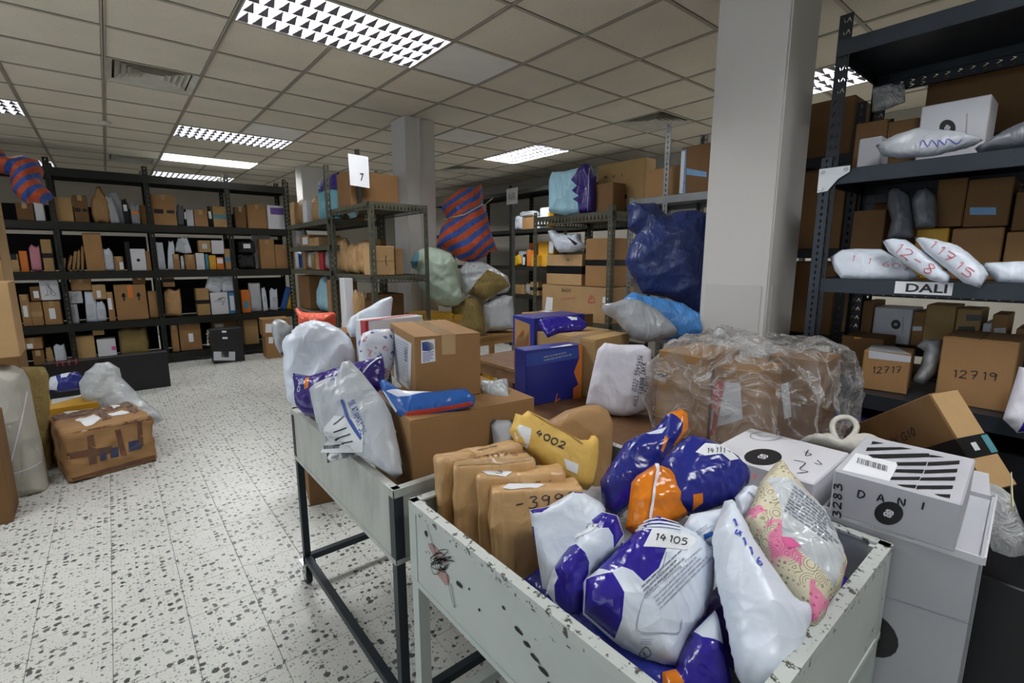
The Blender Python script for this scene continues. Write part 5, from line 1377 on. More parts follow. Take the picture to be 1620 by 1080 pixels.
soft('plastic_mailer', 'navy mailer pressed flat under the numbered white mailers', 'mailer', (0.85, 0.62, 0.7), (1, 0, 0), (0, 1, 0), (0, 0, 1), [(-0.18, -0.22), (0.162, -0.209), (0.18, 0), (0.17099999999999999, 0.22), (-0.162, 0.198), (-0.18, 0.022000000000000002)], .09, .06, 'poly_navy', wr=.012, fw=7, seed=93, res=.014)
soft('plastic_mailer', 'grey mailer lying deep in the near cart under the navy bags', 'mailer', (1.12, 0.8, 0.72), (1, 0, 0), (0, 1, 0), (0, 0, 1), [(-0.17, -0.24), (0.15300000000000002, -0.22799999999999998), (0.17, 0), (0.1615, 0.24), (-0.15300000000000002, 0.216), (-0.17, 0.024)], .09, .06, 'poly_grey', wr=.012, fw=7, seed=94, res=.014)
soft('plastic_mailer', 'dark purple mailer wedged deep against the cart end', 'mailer', (1.08, 0.38, 0.72), (1, 0, 0), (0, 1, 0), (0, 0, 1), [(-0.22, -0.12), (0.198, -0.11399999999999999), (0.22, 0), (0.209, 0.12), (-0.198, 0.108), (-0.22, 0.012)], .09, .06, 'poly_deep_purple', wr=.012, fw=7, seed=95, res=.014)
leaning_carton((2.0, 0.31, 1.072), (-0.2173, -0.5604, -0.7992), (0.4403, 0.6745, -0.5926), (0.8712, -0.4806, 0.1001), (0.312, 0.42, 0.11), ((-0.242, -0.1205), (0.124, 0.0157), (0.0048, 0.0288)), [(0.0258, -0.1501), (-0.2105, -0.1241), (-0.2023, -0.1531), (0.0286, -0.1941)])
# the far cart and its parcels
carton('shipping_carton', 'large plain carton in the far cart carrying a smaller one', 'carton', [0.665, 1.3, 0.64, 0.47, 0.4, 0.365, -0.12], 'card', flaps=True, tape=('tape_clear', 0.05, 'x'))
carton('shipping_carton', 'carton with blue and white sticker on top of the plain carton', 'carton', [0.775, 1.46, 1.0095, 0.24, 0.42, 0.225, -0.25], 'card', flaps=True, tape=('tape_clear', 0.05, 'y'), decal={'L': [('poly', 'document_pouch', 'paper_grey', [(0.087, 0.1971), (0.38, 0.2006), (0.3362, 0.0192), (0.0493, 0.0052)], 'pale document pouch'), ('scribbletext', 'fine_print', 'ink_pale', (0.0989, 0.0261), (0.2037, 0.0095), (0.0298, 0.1581), 14), ('bars', 'barcode', 'ink', (0.2551, 0.1143), (0.0089, 0.0547), (0.0532, 0.0059)), ('poly', 'round_sticker', 'print_navy', [(0.0, 0.199), (0.0675, 0.2135), (0.0757, 0.1859), (0.0, 0.1728)])], 'F': [('poly', 'address_sticker', 'paper', [(0.0222, 0.2158), (0.0699, 0.2181), (0.0711, 0.1396), (0.0205, 0.1359)], 'blue and white sticker'), ('poly', 'sticker_print', 'print_blue', [(0.0253, 0.2091), (0.0433, 0.2118), (0.0645, 0.2021), (0.069, 0.1853), (0.0505, 0.1761), (0.026, 0.1797)]), ('scribbletext', 'fine_print', 'print_blue', (0.0263, 0.1395), (0.0399, 0.003), (-0.0005, 0.0353), 6)], 'T': [('poly', 'top_label', 'paper_grey', [(0.0782, 0.42), (0.1686, 0.42), (0.1438, 0.3643), (0.0922, 0.356)]), ('poly', 'label_print', 'print_navy', [(0.0801, 0.42), (0.1088, 0.42), (0.0979, 0.411), (0.0702, 0.4072)]), ('ink', 'pen_lettering', 'tape_brown', 'HPD20', (0.1196, 0.3115), (0.1572, -0.0097), (0.0415, 0.1851), 0.005)]})
soft('flat_mailer', 'glossy blue and white mailer lying on the plain carton', 'mailer', (0.779, 1.335, 1.03), (0.7779, -0.6283, 0.0), (0.4663, 0.5773, 0.6703), (-0.4212, -0.5215, 0.7421), [(-0.2066, 0.1026), (-0.1734, 0.093), (-0.1126, 0.0509), (-0.0109, 0.046), (0.0974, 0.0594), (0.1284, 0.0273), (0.1235, -0.0039), (0.0113, -0.0314), (-0.0911, -0.0566), (-0.1241, -0.0335), (-0.1812, 0.0419)], 0.055, 0.03, 'poly_blue', wr=0.006, seed=21, regions=[([(-0.1657, 0.0419), (-0.1045, 0.049), (-0.0107, 0.0441), (0.0936, 0.0576), (0.0051, 0.0413), (-0.085, 0.0164), (-0.1232, 0.0147)], 'poly_white'), ([(-0.1826, 0.0511), (-0.1689, 0.0374), (-0.121, -0.0292), (-0.1283, -0.0309)], 'poly_white'), ([(-0.0929, -0.0422), (0.0106, -0.0227), (0.1195, 0.0014), (0.116, -0.0056), (0.0113, -0.0305), (-0.0899, -0.0541)], 'poly_red')])
white_bag = soft('poly_bag', 'big billowing white bag at the end of the far cart', 'bag', (0.644, 2.1, 1.071), (0.89, -0.4559, 0.0), (0.1738, 0.3394, 0.9245), (-0.4214, -0.8228, 0.3813), [(-0.1381, 0.0765), (-0.1164, 0.1126), (-0.0942, 0.1305), (-0.0663, 0.1609), (-0.015, 0.1803), (0.0486, 0.167), (0.1068, 0.1303), (0.1417, 0.091), (0.1587, 0.04), (0.1634, -0.0474), (0.1393, -0.1317), (0.0594, -0.163), (-0.0241, -0.2167), (-0.0736, -0.1959), (-0.1122, -0.1643), (-0.1259, -0.0571), (-0.1329, 0.0335)], 0.17, 0.09, 'poly_white', wr=0.018, fw=5, seed=22)
soft('bag_mouth', None, None, (0.509, 2.03, 1.203), (0.7863, -0.6178, 0.0), (0.2787, 0.3547, 0.8925), (-0.5514, -0.7018, 0.4511), [(-0.0569, 0.0529), (-0.0401, 0.0719), (-0.0051, 0.0587), (0.02, 0.0349), (0.026, 0.0085), (0.0054, -0.0031), (-0.0053, -0.0263), (-0.0051, -0.0493), (0.0109, -0.0894), (-0.0069, -0.0779), (-0.0304, -0.0435), (-0.0475, 0.0029)], 0.02, 0.03, 'poly_silver', wr=0.01, fw=9, seed=27, parent=white_bag)
carton('gift_carton', 'white box with red edges standing behind the stickered carton', 'carton', [0.8, 1.93, 1.03, 0.29, 0.09, 0.215, 0.1], 'white_board', decal={'F': [('poly', 'red_edge', 'red_board', [(0.0, 0.0), (0.014, 0.0), (0.014, 0.215), (0.0, 0.215)])], 'L': [('poly', 'red_edge', 'red_board', [(0.05, 0.0), (0.09, 0.0), (0.09, 0.215), (0.05, 0.215)])], 'T': [('poly', 'red_lid_edge', 'red_board', [(0.0, 0.0), (0.06, 0.0), (0.29, 0.045), (0.29, 0.075), (0.0, 0.03)])]})
soft('printed_mailer', 'white mailer with busy red and blue print by the red-edged box', 'mailer', (0.782, 1.82, 1.163), (0.9067, -0.4217, 0.0), (0.1272, 0.2734, 0.9534), (-0.4021, -0.8645, 0.3016), [(-0.0588, 0.0094), (-0.0361, 0.048), (0.0021, 0.0607), (0.0649, 0.0613), (0.0886, 0.0374), (0.0779, -0.0819), (0.0479, -0.1476), (-0.0529, -0.1303)], 0.05, 0.04, 'busy_print', wr=0.008, seed=23)
soft('poly_bag', 'pale peaked mailer rising behind the red-edged box', 'mailer', (0.91, 2.1, 1.271), (0.9067, -0.4217, 0.0), (0.1272, 0.2734, 0.9534), (-0.4021, -0.8645, 0.3016), [(-0.1178, -0.0772), (-0.0984, -0.033), (-0.0614, -0.0082), (-0.0116, 0.0165), (0.0392, 0.0481), (0.0836, 0.0618), (0.0906, 0.0503), (0.0801, -0.0187), (0.07, -0.1099), (-0.1013, -0.1224)], 0.06, 0.05, 'poly_white', wr=0.008, seed=24)
soft('plastic_mailer', 'purple mailer with white lettering draped over the far cart side', 'mailer', (0.605, 1.704, 1.048), (0.6178, -0.7863, 0.0), (0.3547, 0.2787, 0.8925), (-0.7018, -0.5514, 0.4511), [(-0.2082, 0.036), (-0.1358, 0.029), (-0.0345, 0.0661), (-0.0012, 0.0704), (0.0347, 0.088), (0.1408, 0.1167), (0.1582, 0.0677), (0.1669, 0.0065), (0.1209, -0.0367), (0.0492, -0.0614), (-0.0186, -0.1061), (-0.066, -0.1194), (-0.1173, -0.1179), (-0.1586, -0.09)], 0.07, 0.05, 'poly_deep_purple', wr=0.01, fw=8, seed=25, regions=[([(-0.1725, 0.0234), (-0.1426, 0.0282), (-0.1219, -0.0282), (-0.1434, -0.0399)], 'poly_navy'), ([(-0.1352, 0.0147), (-0.116, 0.0195), (-0.1056, -0.0194), (-0.119, -0.0285)], 'poly_orange')], decal=[('type', 'brand_lettering', 'poly_white', 'CMM', (-0.1337, -0.0393), (-0.0045, 0.0496), (-0.0135, 0.0007)), ('lines', 'seal_edge', 'poly_white', [[(0.0995, 0.0439), (0.1198, 0.0815), (0.1391, 0.1113)]], 0.006)])
soft('clear_mailer', 'translucent grey mailer with document sheet hanging over the far cart rim', 'mailer', (0.575, 1.472, 0.952), (0.5095, -0.8605, 0.0), (0.4042, 0.2393, 0.8828), (-0.7596, -0.4498, 0.4698), [(-0.237, 0.1093), (-0.2303, 0.125), (-0.1657, 0.1659), (-0.1327, 0.1736), (-0.1326, 0.2293), (-0.108, 0.226), (-0.051, 0.1904), (0.0068, 0.1465), (0.0623, 0.1043), (0.1005, 0.062), (0.1298, 0.0112), (0.1532, -0.0386), (0.1872, -0.1108), (0.1675, -0.1304), (0.1, -0.1064), (0.0066, -0.0755), (-0.0675, -0.0491), (-0.1332, -0.0389), (-0.1708, 0.0037)], 0.075, 0.06, 'poly_grey', wr=0.014, fw=6, seed=26, decal=[('poly', 'document_sheet', 'paper', [(-0.0868, 0.0321), (0.0234, 0.029), (0.049, -0.0284), (0.0478, -0.0671), (-0.1296, -0.0892), (-0.1039, -0.009)], 'printed document sheet'), ('lines', 'document_rule', 'ink', [[(-0.0772, 0.002), (-0.0457, 0.0328)], [(-0.0696, -0.0219), (-0.0269, -0.0014)], [(-0.0738, -0.0438), (-0.0078, -0.0189)], [(-0.0781, -0.0596), (0.0075, -0.0396)]], 0.004, 0.0012), ('bars', 'barcode', 'ink', (-0.1212, -0.0774), (0.0593, 0.0108), (-0.0021, 0.012)), ('lines', 'blue_band', 'print_blue', [[(-0.0651, 0.0836), (-0.041, 0.045), (-0.0063, 0.0064), (0.0404, -0.0295)]], 0.01), ('type', 'print_line', 'print_blue', 'LIC YAMATA 30.', (0.0338, -0.0191), (-0.0751, 0.0956), (0.0182, 0.0173)), ('scribbletext', 'fine_print', 'print_blue', (0.0232, -0.0166), (-0.044, 0.0406), (0.0043, 0.0065), 1), ('ink', 'pen_lettering', 'ink_blue', 'H', (-0.1349, 0.1435), (0.0135, 0.0037), (-0.0054, 0.0135), 0.003)])
soft('document_sheet', 'loose printed slip dangling below the grey mailer', 'paper', (0.525, 1.519, 0.859), (0.3807, -0.9247, 0.0), (0.2869, 0.1181, 0.9507), (-0.879, -0.362, 0.3103), [(-0.0677, -0.0005), (0.0726, 0.0284), (0.0942, 0.0234), (0.0271, 0.0018), (-0.0571, -0.0319)], 0.004, 0.01, 'paper', wr=0.002, res=0.015, decal=[('bars', 'barcode', 'ink', (-0.0384, -0.0152), (0.0327, 0.0124), (-0.0014, 0.0098))])
# the wooden table behind the carts
carton('printed_box', 'upright navy courier box with orange skyline print', 'carton', [1.47, 1.68, 0.8, 0.335, 0.105, 0.275, -0.16], 'navy_board', decal={'F': [('poly', 'orange_skyline', 'print_orange', [(0.3084, 0.275), (0.335, 0.275), (0.335, 0.0), (0.2814, 0.0), (0.2827, 0.0547), (0.3145, 0.0716), (0.2843, 0.1387), (0.3169, 0.2082)]), ('poly', 'pale_lid_print', 'print_blue', [(0.0, 0.26), (0.3088, 0.2661), (0.3169, 0.2082), (0.0, 0.1978)]), ('lines', 'plane_mark', 'print_orange', [[(0.1653, -0.0279), (0.179, 0.0274), (0.1861, 0.042)], [(0.1648, 0.0003), (0.2015, 0.0136)]], 0.006), ('scribbletext', 'fine_print', 'ink_pale', (0.1014, 0.2106), (0.1958, 0.0152), (-0.0004, 0.0319), 2)], 'T': [('poly', 'white_label', 'paper', [(0.1569, 0.0128), (0.2891, 0.0411), (0.2809, 0.0053), (0.1283, 0.0)])]})
carton('printed_box', 'navy box with orange end print lying behind the upright courier box', 'carton', [1.93, 2.13, 0.95, 0.42, 0.22, 0.2, -0.06], 'navy_board', decal={'L': [('poly', 'end_panel', 'card', [(0.0237, 0.1811), (0.1769, 0.1591), (0.1784, 0.0031), (0.0241, 0.0)]), ('poly', 'orange_skyline', 'print_orange', [(0.0326, 0.0463), (0.0709, 0.0836), (0.1125, 0.1205), (0.1333, 0.0725), (0.1693, 0.1147), (0.1704, 0.0082), (0.0328, 0.0)])]})
soft('plastic_mailer', 'navy mailer with white label lying on the navy box', 'mailer', (1.907, 1.923, 1.155), (0.8575, -0.5145, 0.0), (0.4158, 0.693, 0.589), (-0.303, -0.5051, 0.8081), [(-0.1114, 0.0022), (-0.0204, 0.0247), (0.1371, 0.0427), (0.1778, -0.0389), (0.1335, -0.0782), (0.0044, -0.0901), (-0.0703, -0.1268), (-0.0934, -0.0632)], 0.05, 0.04, 'poly_purple', wr=0.01, seed=30, decal=[('poly', 'address_label', 'paper', [(0.0581, 0.0059), (0.1178, 0.0093), (0.1144, -0.0173), (0.0815, -0.0229)])])
carton('shipping_carton', 'plain carton supporting the navy box at the back of the table', 'carton', [1.93, 2.12, 0.8, 0.4, 0.22, 0.147, -0.06], 'card_dark')
carton('shipping_carton', 'brown carton with clear tape between courier box and white cloth parcel', 'carton', [1.82, 1.56, 0.8, 0.32, 0.25, 0.3, 0.1], 'card_tan', flaps=True, tape=('tape_clear', 0.06, 'x'))
soft('cloth_parcel', 'white cloth parcel with handwritten address standing on the table', 'parcel', (1.728, 1.308, 0.815), (0.6321, -0.7749, 0.0), (0.1248, 0.1018, 0.987), (-0.7648, -0.6239, 0.161), [(-0.1679, 0.0206), (-0.1524, 0.1101), (-0.1407, 0.1759), (-0.1212, 0.2789), (-0.0904, 0.3125), (-0.0269, 0.3054), (0.0799, 0.309), (0.1158, 0.2875), (0.1189, 0.1421), (0.1091, 0.014), (0.0551, -0.0095), (0.0019, -0.022), (-0.0432, -0.0184), (-0.1075, 0.0009)], 0.1, 0.05, 'cloth_white', wr=0.009, fw=6, seed=31, decal=[('ink', 'pen_lettering', 'ink', '0322 5545456', (0.0531, 0.1022), (0.024, 0.1584), (-0.0197, 0.0063), 0.0022), ('ink', 'pen_lettering', 'ink', 'FURNAN ZAHIR', (0.0826, 0.0946), (0.0105, 0.1356), (-0.0205, 0.0035), 0.0022), ('ink', 'pen_lettering', 'ink', 'HULL', (0.0579, 0.0384), (0.0045, 0.0506), (-0.0179, 0.0026), 0.0022), ('ink', 'pen_lettering', 'ink', 'M 43 TAAL', (0.1016, 0.0546), (0.0047, 0.1233), (-0.0151, 0.0019), 0.002)])
carton('shipping_carton', 'carton with black strap and pale corner tape next to the cloth parcel', 'carton', [1.67, 0.915, 0.8, 0.28, 0.19, 0.34, -0.04], 'card', decal={'L': [('poly', 'corner_tape', 'tape_white', [(0.0, 0.34), (0.0, 0.34), (0.0, 0.0814), (0.0, 0.0738)]), ('poly', 'black_strap', 'tape_black', [(0.0, 0.2403), (0.0475, 0.2486), (0.0483, 0.2354), (0.0, 0.228)]), ('type', 'printed_word', 'ink_grey', 'OXOXO', (0.0085, 0.1287), (0.0028, 0.052), (-0.0117, -0.0028))]})
carton('shipping_carton', 'carton with red and white panels inside the clear sheeting', 'carton', [1.75, 0.735, 0.8, 0.28, 0.165, 0.3, 0.06], 'card', decal={'L': [('poly', 'red_panel', 'red_board', [(0.0, 0.2417), (0.0438, 0.2442), (0.0192, 0.0371), (0.0, 0.0188)]), ('poly', 'white_patch', 'paper', [(0.0, 0.1254), (0.0123, 0.1338), (0.008, 0.0523), (0.0, 0.036)]), ('poly', 'grey_panel', 'paper_grey', [(0.0486, 0.2451), (0.1002, 0.2499), (0.1199, 0.1167), (0.025, 0.062)]), ('scribbletext', 'fine_print', 'ink_grey', (0.0544, 0.1004), (0.0367, 0.0242), (-0.0001, 0.0152), 2)]})
carton('shipping_carton', 'carton with white strip label under clear sheeting near the pillar', 'carton', [1.99, 0.6, 0.8, 0.22, 0.2, 0.33, 0.1], 'card_dark', decal={'L': [('poly', 'strip_label', 'paper_grey', [(0.0518, 0.2147), (0.0775, 0.2323), (0.1004, 0.098), (0.0769, 0.0819)]), ('poly', 'grey_sheet', 'paper_grey', [(0.0257, 0.33), (0.0733, 0.33), (0.0807, 0.33), (0.0346, 0.33)])]})
clear_sheeting()
soft('poly_bag', 'plump silver mailer lying on cartons before the sky-blue tarp', 'mailer', (2.121, 1.527, 1.17), (0.7784, -0.6278, 0.0), (0.3777, 0.4684, 0.7987), (-0.5014, -0.6217, 0.6017), [(-0.1904, 0.101), (-0.1238, 0.1136), (-0.0671, 0.1328), (0.0197, 0.1263), (0.0991, 0.069), (0.1722, -0.0178), (0.1984, -0.0661), (0.1401, -0.0875), (0.0311, -0.1133), (-0.0288, -0.0895), (-0.076, -0.0416), (-0.1214, 0.0319), (-0.1722, 0.0631)], 0.13, 0.07, 'poly_silver', wr=0.01, seed=33)
carton('shipping_carton', 'low carton under the plump silver mailer', 'carton', [1.95, 1.88, 0.8, 0.4, 0.32, 0.27, 0.0], 'card_tan')
carton('shipping_carton', 'carton with broad grey tape bands at the far end of the table', 'carton', [2.35, 2.42, 0.8, 0.4, 0.36, 0.3, -0.1], 'card', tape=('tape_white', 0.07, 'y'))
soft('tarp_bundle', 'crumpled sky-blue tarpaulin beneath the navy tarp bundle', 'tarp', (2.378, 1.545, 1.183), (0.7486, -0.663, 0.0), (0.2324, 0.2624, 0.9365), (-0.621, -0.7011, 0.3505), [(-0.2488, 0.0602), (-0.2139, 0.107), (-0.168, 0.1399), (-0.1127, 0.1189), (0.0202, 0.096), (0.1079, 0.073), (0.2034, 0.0042), (0.2013, -0.1208), (0.0091, -0.1389), (-0.1545, -0.1116)], 0.16, 0.1, 'tarp_sky', wr=0.018, fw=5, seed=34)
soft('tarp_bundle', 'huge navy tarpaulin bundle beside the white pillar', 'tarp', (2.627, 1.703, 1.459), (0.7665, -0.6422, 0.0), (0.161, 0.1922, 0.9681), (-0.6217, -0.742, 0.2507), [(-0.2536, 0.024), (-0.2302, 0.1106), (-0.1799, 0.1977), (-0.234, 0.2351), (-0.2263, 0.3228), (-0.2376, 0.3731), (-0.2128, 0.392), (-0.1641, 0.3794), (-0.066, 0.3919), (0.0053, 0.3101), (0.0547, 0.3352), (0.1525, 0.3414), (0.2855, 0.3099), (0.265, -0.3179), (0.1935, -0.3059), (0.1115, -0.2454), (-0.0073, -0.1968), (-0.1511, -0.1725), (-0.1742, -0.1236), (-0.2211, -0.05)], 0.24, 0.18, 'tarp_navy', wr=0.026, fw=3.2, seed=35)
# sacks on the low bench
soft('cloth_sack', 'pale mint cloth sack tied with a teal rag', 'sack', (2.624, 4.3, 1.304), (0.8305, -0.557, 0.0), (0.0672, 0.1002, 0.9927), (-0.553, -0.8244, 0.1206), [(-0.3173, 0.1608), (-0.2904, 0.2292), (-0.2125, 0.2977), (-0.1099, 0.315), (-0.0078, 0.2895), (0.0945, 0.2467), (0.1533, 0.1605), (0.1596, 0.0221), (0.1919, -0.1168), (0.2214, -0.2213), (0.1544, -0.2817), (0.0502, -0.2981), (-0.0528, -0.2711), (-0.137, -0.1838), (-0.2374, -0.0797), (-0.2512, 0.075), (-0.3016, 0.1009)], 0.42, 0.2, 'cloth_mint', wr=0.03, fw=5, seed=41, regions=[([(-0.3139, 0.1608), (-0.2853, 0.2292), (-0.2217, 0.2635), (-0.2146, 0.195), (-0.2421, 0.1008), (-0.2984, 0.0957)], 'teal_board')])
soft('woven_sack', 'blue and orange striped woven sack on top of the pile', 'sack', (3.028, 4.42, 1.83), (0.8305, -0.557, 0.0), (0.0672, 0.1002, 0.9927), (-0.553, -0.8244, 0.1206), [(-0.3415, -0.2087), (-0.2834, 0.0075), (-0.2101, 0.0799), (-0.2799, 0.1959), (-0.2425, 0.2769), (-0.0781, 0.4043), (0.0671, 0.4242), (0.1584, 0.4524), (0.1699, 0.2455), (0.2088, 0.1556), (0.2605, -0.0799), (0.3171, -0.2437), (0.2212, -0.2621), (0.2023, -0.2985), (0.0547, -0.3623), (-0.091, -0.3532), (-0.1982, -0.2626)], 0.4, 0.18, 'striped_weave', wr=0.02, fw=4, seed=42, decal=[('lines', 'tie_cord', 'rope', [[(-0.2639, 0.0885), (-0.0836, 0.0809), (0.0443, 0.136), (0.1549, 0.2183), (0.2104, 0.264), (0.2752, 0.3189)]], 0.012, 0.004)])
soft('wrapped_sack', 'brown sack in torn clear film lying across the pile', 'sack', (3.128, 4.28, 1.224), (0.8305, -0.557, 0.0), (0.0672, 0.1002, 0.9927), (-0.553, -0.8244, 0.1206), [(-0.2631, 0.1479), (-0.1977, 0.239), (-0.0141, 0.2571), (0.1139, 0.1837), (0.261, 0.0914), (0.2969, -0.0195), (0.2588, -0.084), (0.1469, -0.1109), (0.0348, -0.1802), (-0.112, -0.1274), (-0.2037, -0.1267), (-0.2388, -0.0349)], 0.34, 0.15, 'glassine', wr=0.024, fw=6, seed=43, regions=[([(-0.1668, -0.1087), (-0.0726, 0.0376), (0.0395, 0.1472), (0.1867, 0.0917), (0.2783, -0.0194), (0.1097, -0.1199), (0.0071, -0.1744)], 'burlap')])
soft('burlap_sack', 'upright olive burlap sack under the film-wrapped one', 'sack', (2.86, 4.2, 0.906), (0.8305, -0.557, 0.0), (0.0672, 0.1002, 0.9927), (-0.553, -0.8244, 0.1206), [(-0.1715, -0.0223), (-0.1658, 0.1018), (-0.1156, 0.1457), (-0.0085, 0.198), (0.0978, 0.1794), (0.1501, 0.0988), (0.1748, -0.0444), (0.1855, -0.1699), (0.0564, -0.1949), (-0.1567, -0.1827)], 0.26, 0.1, 'burlap', wr=0.012, fw=5, seed=44)
soft('film_parcel', 'square parcel wrapped in clear film at the bench end', 'parcel', (3.282, 4.2, 0.875), (0.8305, -0.557, 0.0), (0.0672, 0.1002, 0.9927), (-0.553, -0.8244, 0.1206), [(-0.1728, 0.1254), (-0.0594, 0.1991), (0.0539, 0.2393), (0.1517, 0.2162), (0.1648, 0.0471), (0.1588, -0.1412), (0.0109, -0.1673), (-0.1491, -0.1744), (-0.1659, -0.0429)], 0.28, 0.08, 'glassine', wr=0.014, fw=6, seed=45)
carton('amber_carton', 'amber carton with white slip under the mint sack', 'carton', [2.3, 4.12, 0.702, 0.33, 0.4, 0.26, 0.0], 'yellow_board', decal={'F': [('poly', 'white_slip', 'paper', [(0.0, 0.26), (0.0, 0.26), (0.0, 0.235), (0.0, 0.2402)])]})
carton('amber_carton', 'amber carton showing beside the olive burlap sack', 'carton', [2.64, 4.12, 0.702, 0.24, 0.4, 0.24, 0.0], 'yellow_board')
soft('amber_sack', 'small amber sack on the floor under the low bench', 'sack', (3.257, 4.35, 0.242), (0.8305, -0.557, 0.0), (0.0672, 0.1002, 0.9927), (-0.553, -0.8244, 0.1206), [(-0.1163, 0.0231), (-0.1011, 0.1439), (-0.0202, 0.1773), (0.0461, 0.114), (0.0617, -0.1297), (0.067, -0.3334), (-0.1216, -0.3281)], 0.2, 0.09, 'poly_yellow', wr=0.012, seed=48)
soft('film_parcel', 'khaki wrapped parcel on the floor under the low bench', 'parcel', (3.49, 4.35, 0.208), (0.8305, -0.557, 0.0), (0.0672, 0.1002, 0.9927), (-0.553, -0.8244, 0.1206), [(-0.1031, 0.1613), (-0.0418, 0.2015), (0.041, 0.1861), (0.051, -0.1332), (0.0485, -0.3423), (-0.1043, -0.3379)], 0.2, 0.06, 'burlap', wr=0.012, seed=49)
soft('film_sheet', 'crumpled clear film and paper lying on the back edge of the large plain carton', 'plastic sheet', (1.091, 1.399, 1.028), (0.8137, -0.5812, 0.0), (0.5244, 0.7342, 0.4312), (-0.2506, -0.3509, 0.9023), [(-0.0823, 0.0227), (-0.0332, 0.0283), (0.0344, 0.0363), (0.0341, -0.0475), (0.0481, -0.0989), (-0.0187, -0.0718), (-0.0738, -0.0314)], 0.04, 0.04, 'glassine', wr=0.01, fw=10, seed=50)
# cartons behind the tarpaulin
carton('shipping_carton', 'plain carton leaning out above the navy tarpaulin', 'carton', [3.1, 1.945, 1.93, 0.3, 0.285, 0.205, 0.0], 'card')
carton('shipping_carton', 'tall carton belted with blue printed tape beside the pillar', 'carton', [3.08, 1.52, 1.93, 0.3, 0.41, 0.31, 0.0], 'card_dark', decal={'L': [('poly', 'printed_tape', 'tape_blue', [(0.0, 0.2976), (0.0354, 0.2949), (0.0451, 0.0075), (0.0, 0.0142)]), ('poly', 'printed_tape', 'tape_white', [(0.0, 0.2878), (0.0268, 0.2842), (0.026, 0.0094), (0.0, 0.0128)], 0.001), ('type', 'tape_lettering', 'print_blue', 'ebay ebay ebay', (0.0398, 0.0164), (-0.0075, 0.2548), (-0.0434, 0.0043), 0.02), ('poly', 'printed_tape', 'tape_blue', [(0.0436, 0.1721), (0.1915, 0.1283), (0.1938, 0.0964), (0.0464, 0.1309)])]})
# cartons on the near air rack
carton('shipping_carton', 'long carton with red warning triangle on the near air rack', 'carton', [3.152, 2.575, 0.958, 0.34, 0.8, 0.305, 0.0], 'card_light', decal={'L': [('lines', 'warning_triangle', 'print_red', [[(0.5817, 0.1741), (0.6166, 0.2324), (0.6551, 0.1791), (0.5817, 0.1741)], [(0.6173, 0.2157), (0.6182, 0.1906)]], 0.008), ('type', 'printed_word', 'ink', 'BackJoy', (0.2648, 0.2358), (0.1159, 0.0121), (-0.0011, 0.0444)), ('poly', 'address_label', 'paper', [(0.0654, 0.1898), (0.1491, 0.1872), (0.1411, 0.0415), (0.0408, 0.0563)]), ('poly', 'address_label', 'paper', [(0.7422, 0.2301), (0.8, 0.2299), (0.8, 0.1799), (0.739, 0.1794)]), ('lines', 'print_rule', 'print_red', [[(0.2662, 0.1794), (0.4374, 0.2047)]], 0.004)]})
carton('shipping_carton', 'carton banded with black printed tape on the long carton', 'carton', [3.155, 2.88, 1.268, 0.34, 0.44, 0.27, 0.0], 'card_light', tape=('tape_black', 0.07, 'belt'), decal={'L': [('type', 'printed_mark', 'ink', 'FY', (0.2632, 0.2106), (0.0321, 0.0001), (-0.0006, 0.0201))]})
carton('shipping_carton', 'two-tone carton near the post of the air rack', 'carton', [3.16, 2.575, 1.268, 0.3, 0.27, 0.4, 0.0], 'card', tape=('tape_black', 0.05, 'belt'))
soft('poly_bag', 'crumpled white and black mailer on the banded carton', 'mailer', (3.12, 3.005, 1.632), (0.3162, -0.9487, 0.0), (0.286, 0.0953, 0.9535), (-0.9045, -0.3015, 0.3015), [(-0.2251, 0.1173), (-0.1601, 0.1229), (-0.106, 0.091), (-0.0075, 0.0734), (0.0993, 0.0852), (0.1087, 0.0264), (0.1712, -0.0329), (0.048, -0.0753), (-0.077, -0.0817), (-0.1237, -0.0439), (-0.1558, 0.0017)], 0.14, 0.07, 'poly_white', wr=0.014, seed=46, regions=[([(-0.038, 0.0667), (0.0993, 0.0852), (0.0264, 0.0577)], 'poly_black'), ([(-0.0026, 0.0435), (0.1169, -0.0249), (0.0885, -0.0391)], 'poly_black')])
soft('plastic_bag_large', 'large sky-blue bag with purple drip print atop the air rack', 'bag', (3.14, 2.999, 2.084), (0.4717, -0.8818, 0.0), (0.0899, 0.0481, 0.9948), (-0.8772, -0.4692, 0.102), [(-0.1954, -0.1847), (-0.2079, 0.083), (-0.1786, 0.158), (-0.0607, 0.1571), (0.0678, 0.1786), (0.1086, 0.2137), (0.144, 0.2084), (0.1677, 0.1555), (0.2055, 0.0991), (0.2224, -0.0367), (0.2145, -0.2059), (0.0877, -0.2153), (-0.0424, -0.2179)], 0.16, 0.05, 'poly_sky', wr=0.006, fw=5, seed=47, regions=[([(0.0721, 0.1783), (0.1114, 0.2135), (0.144, 0.2084), (0.1679, 0.1528), (0.2055, 0.0991), (0.2224, -0.0367), (0.2145, -0.2059), (0.0877, -0.2153), (0.076, -0.1254), (0.0315, -0.096), (0.0804, -0.0707), (0.0208, -0.0266), (0.0619, 0.0124), (0.0091, 0.0634), (0.0428, 0.1093)], 'poly_deep_purple')], decal=[('lines', 'seal_edge', 'ink_pale', [[(0.1565, 0.1563), (0.1628, -0.0202), (0.1607, -0.1972)]], 0.006)])
carton('shipping_carton', 'tall carton with hand slot behind the sky-blue bag', 'carton', [3.42, 2.46, 1.875, 0.14, 0.5, 0.43, 0.0], 'card_tan', decal={'L': [('poly', 'hand_slot', 'dark_void', [(0.2468, 0.1623), (0.3239, 0.1548), (0.3254, 0.1241), (0.2482, 0.1312)]), ('ink', 'printed_marks', 'ink', 'H U I', (0.0801, 0.312), (0.1941, -0.0035), (-0.0009, 0.0234), 0.006)]})
